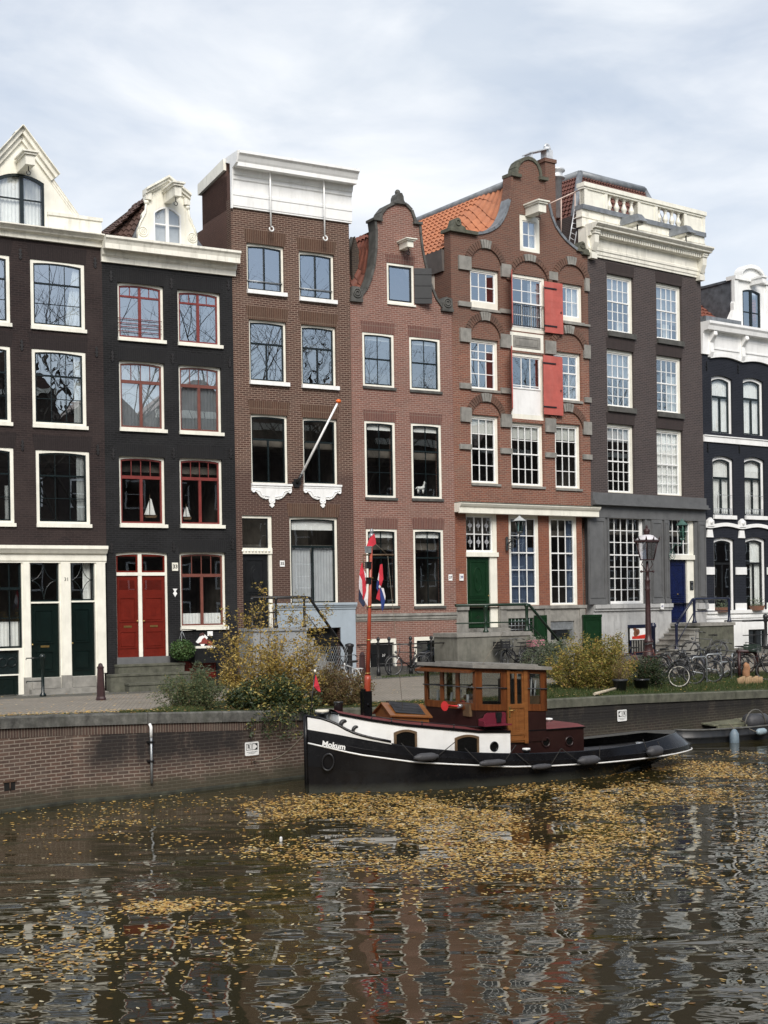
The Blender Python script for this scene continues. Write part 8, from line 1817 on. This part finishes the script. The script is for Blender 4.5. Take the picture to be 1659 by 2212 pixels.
# wall lanterns
def wall_lamp(H,c,ax,ay,lx,ytop,ybot,ws,label,mat,glass,roof,style):
    d = .55; a = H.P(c,ax,ay); l = H.P(c,lx,(ytop+ybot)/2,-d); zt = H.P(c,lx,ytop,-d)[1]; zb = H.P(c,lx,ybot,-d)[1]; o = thing('wall_lantern',label,'wall lamp',H.W((a[0],0,a[1])),H.a)
    dx = l[0]-a[0]; m = MB(); h = zt-zb; x0,y0 = dx,-d; zz = zb-a[1]; r = ws
    m.tube([(0,-.02,0),(0,-.12,-.02),(dx*.35,-d*.5,zz-.22),(dx*.75,-d*.9,zz-.28),(x0,y0,zz-.12),(x0,y0,zz)],.022,6); m.torus((dx*.15,-.18,-.02),.17,.014,1,18,5); m.torus((dx*.15,-.18,-.02),.09,.012,1,14,5); m.box(-.05,.05,-.03,0,-.25,.25); m.build('bracket',mat,o)
    m = MB(); k4 = 4 if style==0 else 8
    for k in range(k4): t_ = k*2*PI/k4+PI/4; m.tube([(x0+r*.55*math.cos(t_),y0+r*.55*math.sin(t_),zz),(x0+r*math.cos(t_),y0+r*math.sin(t_),zz+h*.68)],.014,4)
    m.lathe([(r*.55,zz-.06),(r*.62,zz),(r*.55,zz+.03)],(x0,y0,0),k4,False); m.lathe([(r*1.08,zz+h*.66),(r*1.1,zz+h*.70),(r*1.0,zz+h*.71)],(x0,y0,0),k4,False); m.build('lantern_frame',mat,o)
    m = MB(); m.lathe([(r*.54,zz),(r*.97,zz+h*.67)],(x0,y0,0),k4,False); m.f = m.f[:-2]; m.sm = m.sm[:-2]; m.build('lantern_glass',glass,o)
    m = MB(); m.lathe([(r*1.25,zz+h*.68),(r*.9,zz+h*.78),(r*.4,zz+h*.90),(r*.25,zz+h*.93),(.02,zz+h)],(x0,y0,0),8,False); m.build('lantern_roof',roof,o)
PAT = plain('verdigris_green',(.05,.11,.09),.5,.2,6)
wall_lamp(HS[4],9,690,470,805,218,365,.20,'grey tinted wall lantern on a scrolled bracket beside the curtained window',plain('dark_grey_iron',(.05,.055,.055),.4,.2,6),glassmat('green_tint_glass',.06,(.35,.5,.46),.1,1),plain('pale_lamp_roof',(.4,.42,.42),.4,.1,5),1)
wall_lamp(HS[5],12,830,400,945,100,265,.20,'green copper wall lantern over the navy blue door',PAT,glassmat('green_copper_glass',.06,(.30,.46,.40),.1,1),PAT,0)
# quay signs, pipe, mooring niche
def sign(c,x0,y0,x1,y1,flip,label):
    a,b = D(c,x0,y0),D(c,x1,y1); pos,an = qframe((a[0]+b[0])/2); w,h = .40,.315
    ctr = atY((a[0]+b[0])/2,(a[1]+b[1])/2,pos.y-.02); o = thing('mooring_sign',label,'sign',(ctr.x,ctr.y,ctr.z),an,'mooring signs on the quay wall'); m = MB(); r_ = .03
    pl = [(s*(w/2-r_)+r_*math.cos(t),q*(h/2-r_)+r_*math.sin(t)) for s,q,t0 in ((1,1,0),(-1,1,PI/2),(-1,-1,PI),(1,-1,1.5*PI)) for t in (t0,t0+PI/6,t0+PI/3,t0+PI/2)]
    m.prism(pl,-.012,.0); m.build('plate',WHITE,o)
    f = -1 if flip else 1; m = MB(); y0,y1 = -.016,-.0121; cx = -f*.095; s_ = .075; zc = .045
    m.ring([(cx-s_,zc-s_),(cx+s_,zc-s_),(cx+s_,zc+s_),(cx-s_,zc+s_)],[(cx-s_+.01,zc-s_+.01),(cx+s_-.01,zc-s_+.01),(cx+s_-.01,zc+s_-.01),(cx-s_+.01,zc+s_-.01)],y0,y1)
    cx2 = f*.085; m.ring([(cx2-s_,zc-s_),(cx2+s_,zc-s_),(cx2+s_,zc+s_),(cx2-s_,zc+s_)],[(cx2-s_+.01,zc-s_+.01),(cx2+s_-.01,zc-s_+.01),(cx2+s_-.01,zc+s_-.01),(cx2-s_+.01,zc+s_-.01)],y0,y1)
    for q in (-1,1): m.prism([(cx2+f*s_,zc),(cx2+f*s_,zc+q*s_),(cx2-f*.02,zc+q*s_)],y0-.001,y1-.0005)
    m.build('frame_marks',BLACKP,o); text_mesh('letter','R',.13,BLACKP,o,(cx,-.0135,zc),bold=.003)
    m = MB()
    for zz,ww in ((-.075,.155),(-.105,.10)):
        x = -ww
        rr2 = random.Random(4)
        while x < ww: l = rr2.uniform(.02,.05); m.box(x,min(ww,x+l),-.0145,-.0121,zz-.008,zz+.008); x += l+.012
    m.build('small_print',GALV,o)
sign(15,1322,447,1397,506,False,'white mooring sign with letter R and arrow to the right, left of the tugboat bow'); sign(14,800,460,857,515,True,'white mooring sign with letter R and arrow to the left, above the tugboat stern')
px,_ = D(15,812,400); pos,an = qframe(px); z0,z1 = atY(*D(15,812,345),pos.y).z,atY(*D(15,818,662),pos.y).z
o = thing('drain_pipe','white topped grey drain pipe fixed on the left quay wall','pipe',(pos.x,pos.y,0),an); m = MB(); m.tube([(0,-.07,z1),(0,-.07,z0-.26)],.028,10); m.build('grey_pipe',GALV,o); m = MB(); m.tube([(0,-.07,z0-.28),(0,-.07,z0-.06),(-.01,-.04,z0),(-.01,.0,z0+.01)],.034,10); m.build('white_elbow',WHITE,o)
m = MB()
for z in (z0-.38,lerp(z1,z0,.38)): m.box(-.08,.08,-.055,.0,z-.02,z+.02); m.lathe([(.046,-.025),(.046,.025)],(0,-.07,z),10)
m.build('pipe_clip',IRON,o)
NICHE = plain('niche_shade_black',(.008,.007,.006),.95,.2,5)  # near-black colour paints the hollow's shade on a solid block at the wall face
for c,x,y,lb in ((15,1355,543,'dark mooring niche with iron bar under the left R sign'),(15,52,680,'small dark mooring niche at the left edge of the quay wall')):
    px,py = D(c,x,y); pos,an = qframe(px); p = atY(px,py,pos.y); o = thing('mooring_niche',lb,'niche',(p.x,p.y,p.z),an); m = MB(); m.box(-.13,.13,-.004,.05,-.085,.085); m.build('niche_shade',NICHE,o); m = MB(); m.tube([(0,-.02,-.08),(0,-.02,.08)],.012,6); m.box(-.16,.16,-.02,.03,.085,.12); m.build('iron_bar',plain('rusty_iron',(.09,.05,.03),.8,.3,9),o)
# float on the water, timber, log edging
p = onz(607,1818,0); o = thing('float','small round white float on the water left of the tugboat','float',(p.x,p.y,.005)); o.scale = (.42,.42,.42); m = MB(); m.lathe([(.02,-.05),(.055,-.01),(.065,.05),(.058,.10),(.062,.13),(.045,.18),(.01,.20)],(0,0,0),14); m.build('body',WHITE,o); m = MB(); m.torus((0,0,.105),.06,.006,2,14,5); m.build('line',GALV,o)
a,b = G(*D(14,668,378)),G(*D(14,835,345)); m = MB(); m.tube([a+V((0,0,.06)),b+V((0,0,.10))],.045,5); tag(m.build('timber_pole',plain('bleached_wood',(.42,.36,.27),.8,.12,5)),'pale bleached timber lying on the grass before the yellow shrub','timber')
o = thing('log_edging','short row of upright tan logs edging the grass by the tube barrier','edging',G(*D(17,1290,760))); b = G(*D(17,1570,752)); d = b-o.location; m = MB()
for k in range(11): q = d*(k/10); m.lathe([(.07,-.1),(.07,.16+.03*(k%3)),(.05,.18+.03*(k%3))],(q.x,q.y+.02*(k%2),q.z),8)
m.build('logs',plain('tan_wood',(.33,.22,.12),.8,.15,5),o)
p = G(*D(17,1380,700)); o = thing('driftwood_stump','pointed orange brown driftwood stump standing behind the log edging','stump',p); m = MB(); m.lathe([(.09,0),(.13,.12),(.12,.25),(.08,.38),(.09,.46),(.03,.54)],(0,0,0),9); m.lathe([(.05,.2),(.06,.35),(.02,.5)],(.09,.03,0),7); m.build('body',plain('orange_wood',(.36,.18,.09),.8,.25,4),o)
# small red hatch cats: small things in the windows of the black house
H = HS[1]
def ship(c,px,py,hgt,label,lean):
    s,z = H.P(c,px,py,.30); o = thing('model_ship',label,'model ship',H.W((s,.32,z)),H.a,'model ships in the windows'); m = MB(); m.prism([(-hgt*.35,.03),(hgt*.36,.05),(hgt*.28,-.03),(-hgt*.26,-.03)],-.06,.06); m.build('hull',FRW,o); m = MB(); m.tube([(-.02,0,0),(-.02+lean,0,hgt*1.15)],.008,4); ms = m.build('mast',FRW,o)
    m = MB(); A = (-.01+lean*.8,0,hgt); rows = []
    for j in range(5): t_ = j/4; rows.append([(lerp(lerp(-.01,hgt*.30,i/4),A[0]+.05*(i/4),t_**.9),.03*math.sin(PI*i/4),lerp(.07,hgt-.06*i/4,t_)) for i in range(5)])
    m.grid(rows); rows = []
    for j in range(4): t_ = j/3; rows.append([(lerp(lerp(-.03,-hgt*.32,i/3),A[0]-.03,t_),.02*math.sin(PI*i/3),lerp(.07,hgt*.85,t_)) for i in range(4)])
    m.grid(rows); m.build('sail',CURT,o)
ship(2,1015,1250,.62,'model sailing ship with tall white sail in the left window above the red doors',.02); ship(2,1262,1262,.42,'model ship with low tan sail in the window right of the red doors wall',0)
H = HS[3]; s,z = H.P(5,1385,885,.25); o = thing('horse_figure','small white horse figure in the second floor window of the pink brick house','figurine',H.W((s,.25,z)),H.a); m = MB()
for x in (-.10,-.06,.10,.14): m.tube([(x,0,0),(x,0,.16)],[.012,.02],6)
m.tube([(-.12,0,.2),(0,0,.19),(.12,0,.21),(.16,0,.27)],[.05,.055,.06,.05],8); m.tube([(.14,0,.25),(.19,0,.38),(.17,0,.42)],[.045,.03,.025],8); m.tube([(.17,0,.42),(.26,0,.37)],[.028,.018],7); m.tube([(-.13,0,.22),(-.2,0,.15)],[.02,.01],5); m.build('body',CURT,o)
# ================================================================ the opposite bank (seen in the window panes)
OB = brick('opposite_brick',(.055,.038,.030),(.042,.032,.026),(.09,.07,.06)); OBD = brick('opposite_dark_brick',(.045,.032,.028),(.036,.028,.025),(.07,.055,.05))
ao = math.radians(32); oo = V((-16,-24,1.7)); dx,dy = V((math.cos(ao),math.sin(ao),0)),V((math.sin(ao),-math.cos(ao),0))

obq = thing('opposite_quay','paved quay of the opposite bank','quay'); m = MB(); e0 = oo-dx*60-dy*9; e1 = oo+dx*220-dy*9; e2 = oo+dx*220+dy*60; e3 = oo-dx*60+dy*60; m.hexa([V((e.x,e.y,-1)) for e in (e0,e1,e2,e3)]+[V((e.x,e.y,1.7)) for e in (e0,e1,e2,e3)]); m.build('quay_block',DKSTONE,obq)
wproto = None
for k in range(26):
    k0 = k; k = k%13; w_ = (6.5,5.8,7.2,6,6.6,5.5,7,6.2,6.8,5.9,7.1,6.3,6.6)[k]; h_ = (13.5,12.4,14.5,11.6,13.8,12.2,14.2,11.8,13.2,12.6,14.4,12,13.4)[k]; h_ += 3.5; s_ = 12+k0*6.5; p = oo+dx*s_
    o = thing('opposite_house','plain brick house number row on the opposite bank reflected in the panes','house',(p.x,p.y,1.7),ao+PI,'houses of the opposite bank'); m = MB(); m.box(-w_/2,w_/2,0,8,-.2,h_); m.build('wall',(OB,OBD)[k%2],o); m = MB(); m.prism([(-w_/2,h_),(w_/2,h_),(.5,h_+2.4),(-.5,h_+2.4)],.4,7.6); m.build('roof',TILEB,o); m = MB(); m.box(-w_/2,w_/2,-.3,.05,h_-.5,h_); m.build('cornice',CREAM,o)
    for i in range(2):
        for j in range(4):
            if wproto is None:
                m = MB(); m.ring([(-.7,-1),(.7,-1),(.7,1),(-.7,1)],[(-.58,-.88),(.58,-.88),(.58,.88),(-.58,.88)],-.04,.02); m.box(-.58,.58,-.03,.01,-.03,.03); wproto = m.build('window',WHITE,o); m = MB(); m.face([(-.58,-.01,-.88),(.58,-.01,-.88),(.58,-.01,.88),(-.58,-.01,.88)]); m.build('pane',DGLASS,wproto); c = wproto
            else: c = copy_tree(wproto,o)
            c.location = ((-.24+.48*i)*w_,-.01,1.9+j*2.9)
BARK = plain('dark_bark',(.045,.036,.028),.9,.3,6)
def bare_tree(p,h,seedv,label):
    r_ = random.Random(seedv); o = thing('bare_tree',label,'tree',p,0,'bare trees of the opposite bank'); m = MB(); tw = MB()
    def grow(mb,a,d,L,rad,dep):
        pts = [a]; dd = d.copy()
        for i in range(4): dd = (dd+V((r_.gauss(0,.13),r_.gauss(0,.13),r_.gauss(.03,.08)))).normalized(); pts.append(pts[-1]+dd*L/4)
        mb.tube(pts,[rad*(1-.12*i) for i in range(5)],5 if dep<2 else 3,False)
        if dep < 5:
            for k in range(3 if dep else 5): f = r_.choice((2,3,4,4)); nd = (dd+V((r_.gauss(0,.6),r_.gauss(0,.6),r_.gauss(.15,.35)))).normalized(); grow(tw,pts[f],nd,L*r_.uniform(.55,.75),rad*.5,dep+1)
    grow(m,V((0,0,0)),V((0,0,1)),h*.42,.22,0); m.build('trunk',BARK,o); tw.build('branches',BARK,o); return o
bt1 = bare_tree(oo+dx*20-dy*7,20,1,'bare elm tree on the opposite bank reflected in the panes'); 
for k,(s_,hh_) in enumerate(((31,1.0),(41,.9),(50,1.05),(60,.95),(70,1.0),(80,.92),(91,1.05),(102,.97),(114,1),(126,1.05),(139,.95),(26,.95),(36,1.0),(55,1.0),(65,1.05),(75,.95))):
    c = copy_tree(bt1); c.location = oo+dx*s_-dy*7; c.rotation_euler.z = 1.3*k; c.scale = (hh_*1.15,hh_*1.15,hh_*1.2)
# ================================================================ sky, sun, camera
w = bpy.data.worlds.new('World'); scn.world = w; w.use_nodes = True; nt = w.node_tree; nt.nodes.clear()
def wn_(t,**k):
    n = nt.nodes.new('ShaderNode'+t)
    for a,b in k.items():
        if a in n.inputs: n.inputs[a].default_value = b
        else: setattr(n,a,b)
    return n
SUN_EL,SUN_AZ = math.radians(40),math.radians(172)   # azimuth clockwise from +Y: behind the camera, to the left
sky = wn_('TexSky',sky_type='NISHITA',sun_disc=False,sun_elevation=SUN_EL,sun_rotation=SUN_AZ,air_density=1.0,dust_density=2.0,ozone_density=1.0)
tc = wn_('TexCoord'); mp_ = wn_('Mapping'); mp_.inputs['Scale'].default_value = (1.0,1.0,2.6); mp_.inputs['Rotation'].default_value = (.25,.42,.3); mp_.inputs['Location'].default_value = (.37,.1,.2); nt.links.new(tc.outputs['Generated'],mp_.inputs[0])
n1 = wn_('TexNoise',Scale=2.6,Detail=7.0,Roughness=.52,Distortion=.35); nt.links.new(mp_.outputs[0],n1.inputs[0]); cr_ = wn_('ValToRGB'); e = cr_.color_ramp.elements; e[0].position=.36; e[0].color=(.40,.40,.40,1); e[1].position=.66; e[1].color=(1,1,1,1); nt.links.new(n1.outputs[0],cr_.inputs[0])
n2 = wn_('TexNoise',Scale=5.0,Detail=6.0,Roughness=.55,Distortion=.4); nt.links.new(mp_.outputs[0],n2.inputs[0]); c2 = wn_('ValToRGB'); e = c2.color_ramp.elements; e[0].position=.35; e[0].color=(5.0,5.5,6.2,1); e[1].position=.66; e[1].color=(7.4,7.55,7.75,1); nt.links.new(n2.outputs[0],c2.inputs[0])
nrm_ = wn_('VectorMath',operation='DOT_PRODUCT'); nt.links.new(tc.outputs['Generated'],nrm_.inputs[0]); nrm_.inputs[1].default_value = (.82,-.48,.30)
clr = wn_('MapRange'); clr.inputs['From Min'].default_value = .25; clr.inputs['From Max'].default_value = .75; clr.inputs['To Min'].default_value = 1; clr.inputs['To Max'].default_value = .25; nt.links.new(nrm_.outputs['Value'],clr.inputs['Value'])
mcl = wn_('Math',operation='MULTIPLY'); nt.links.new(cr_.outputs[0],mcl.inputs[0]); nt.links.new(clr.outputs[0],mcl.inputs[1])
mx = wn_('Mix',data_type='RGBA'); nt.links.new(mcl.outputs[0],mx.inputs[0]); nt.links.new(sky.outputs[0],mx.inputs[6]); nt.links.new(c2.outputs[0],mx.inputs[7])
bg = wn_('Background',Strength=.10); nt.links.new(mx.outputs[2],bg.inputs[0]); ow = wn_('OutputWorld'); nt.links.new(bg.outputs[0],ow.inputs[0])
sl = bpy.data.lights.new('sun','SUN'); sl.energy = 2.4; sl.angle = math.radians(30); sl.color = (1,.96,.90); so = bpy.data.objects.new('sun',sl); col.objects.link(so)
dv = V((math.sin(SUN_AZ)*math.cos(SUN_EL),math.cos(SUN_AZ)*math.cos(SUN_EL),math.sin(SUN_EL))); so.rotation_euler = dv.to_track_quat('Z','Y').to_euler()
cam = bpy.data.cameras.new('camera'); co = bpy.data.objects.new('camera',cam); col.objects.link(co); scn.camera = co
cam.sensor_fit = 'HORIZONTAL'; cam.sensor_width = 36; cam.lens = F/1659*36; cam.clip_end = 2000; cam.clip_start = .1
cxp,cyp = 829.5-CX,1106-HY
cam.shift_x = 0; cam.shift_y = -cyp/1659
co.matrix_world = Matrix.Translation((0,0,CAM))@Matrix.Rotation(PI/2,4,'X')@Matrix.Rotation(-ROLL,4,'Z')
scn.view_settings.view_transform = 'Standard'; scn.view_settings.look = 'None'; scn.view_settings.exposure = .52; scn.view_settings.gamma = 1
scn.cycles.max_bounces = 8; scn.cycles.transparent_max_bounces = 16
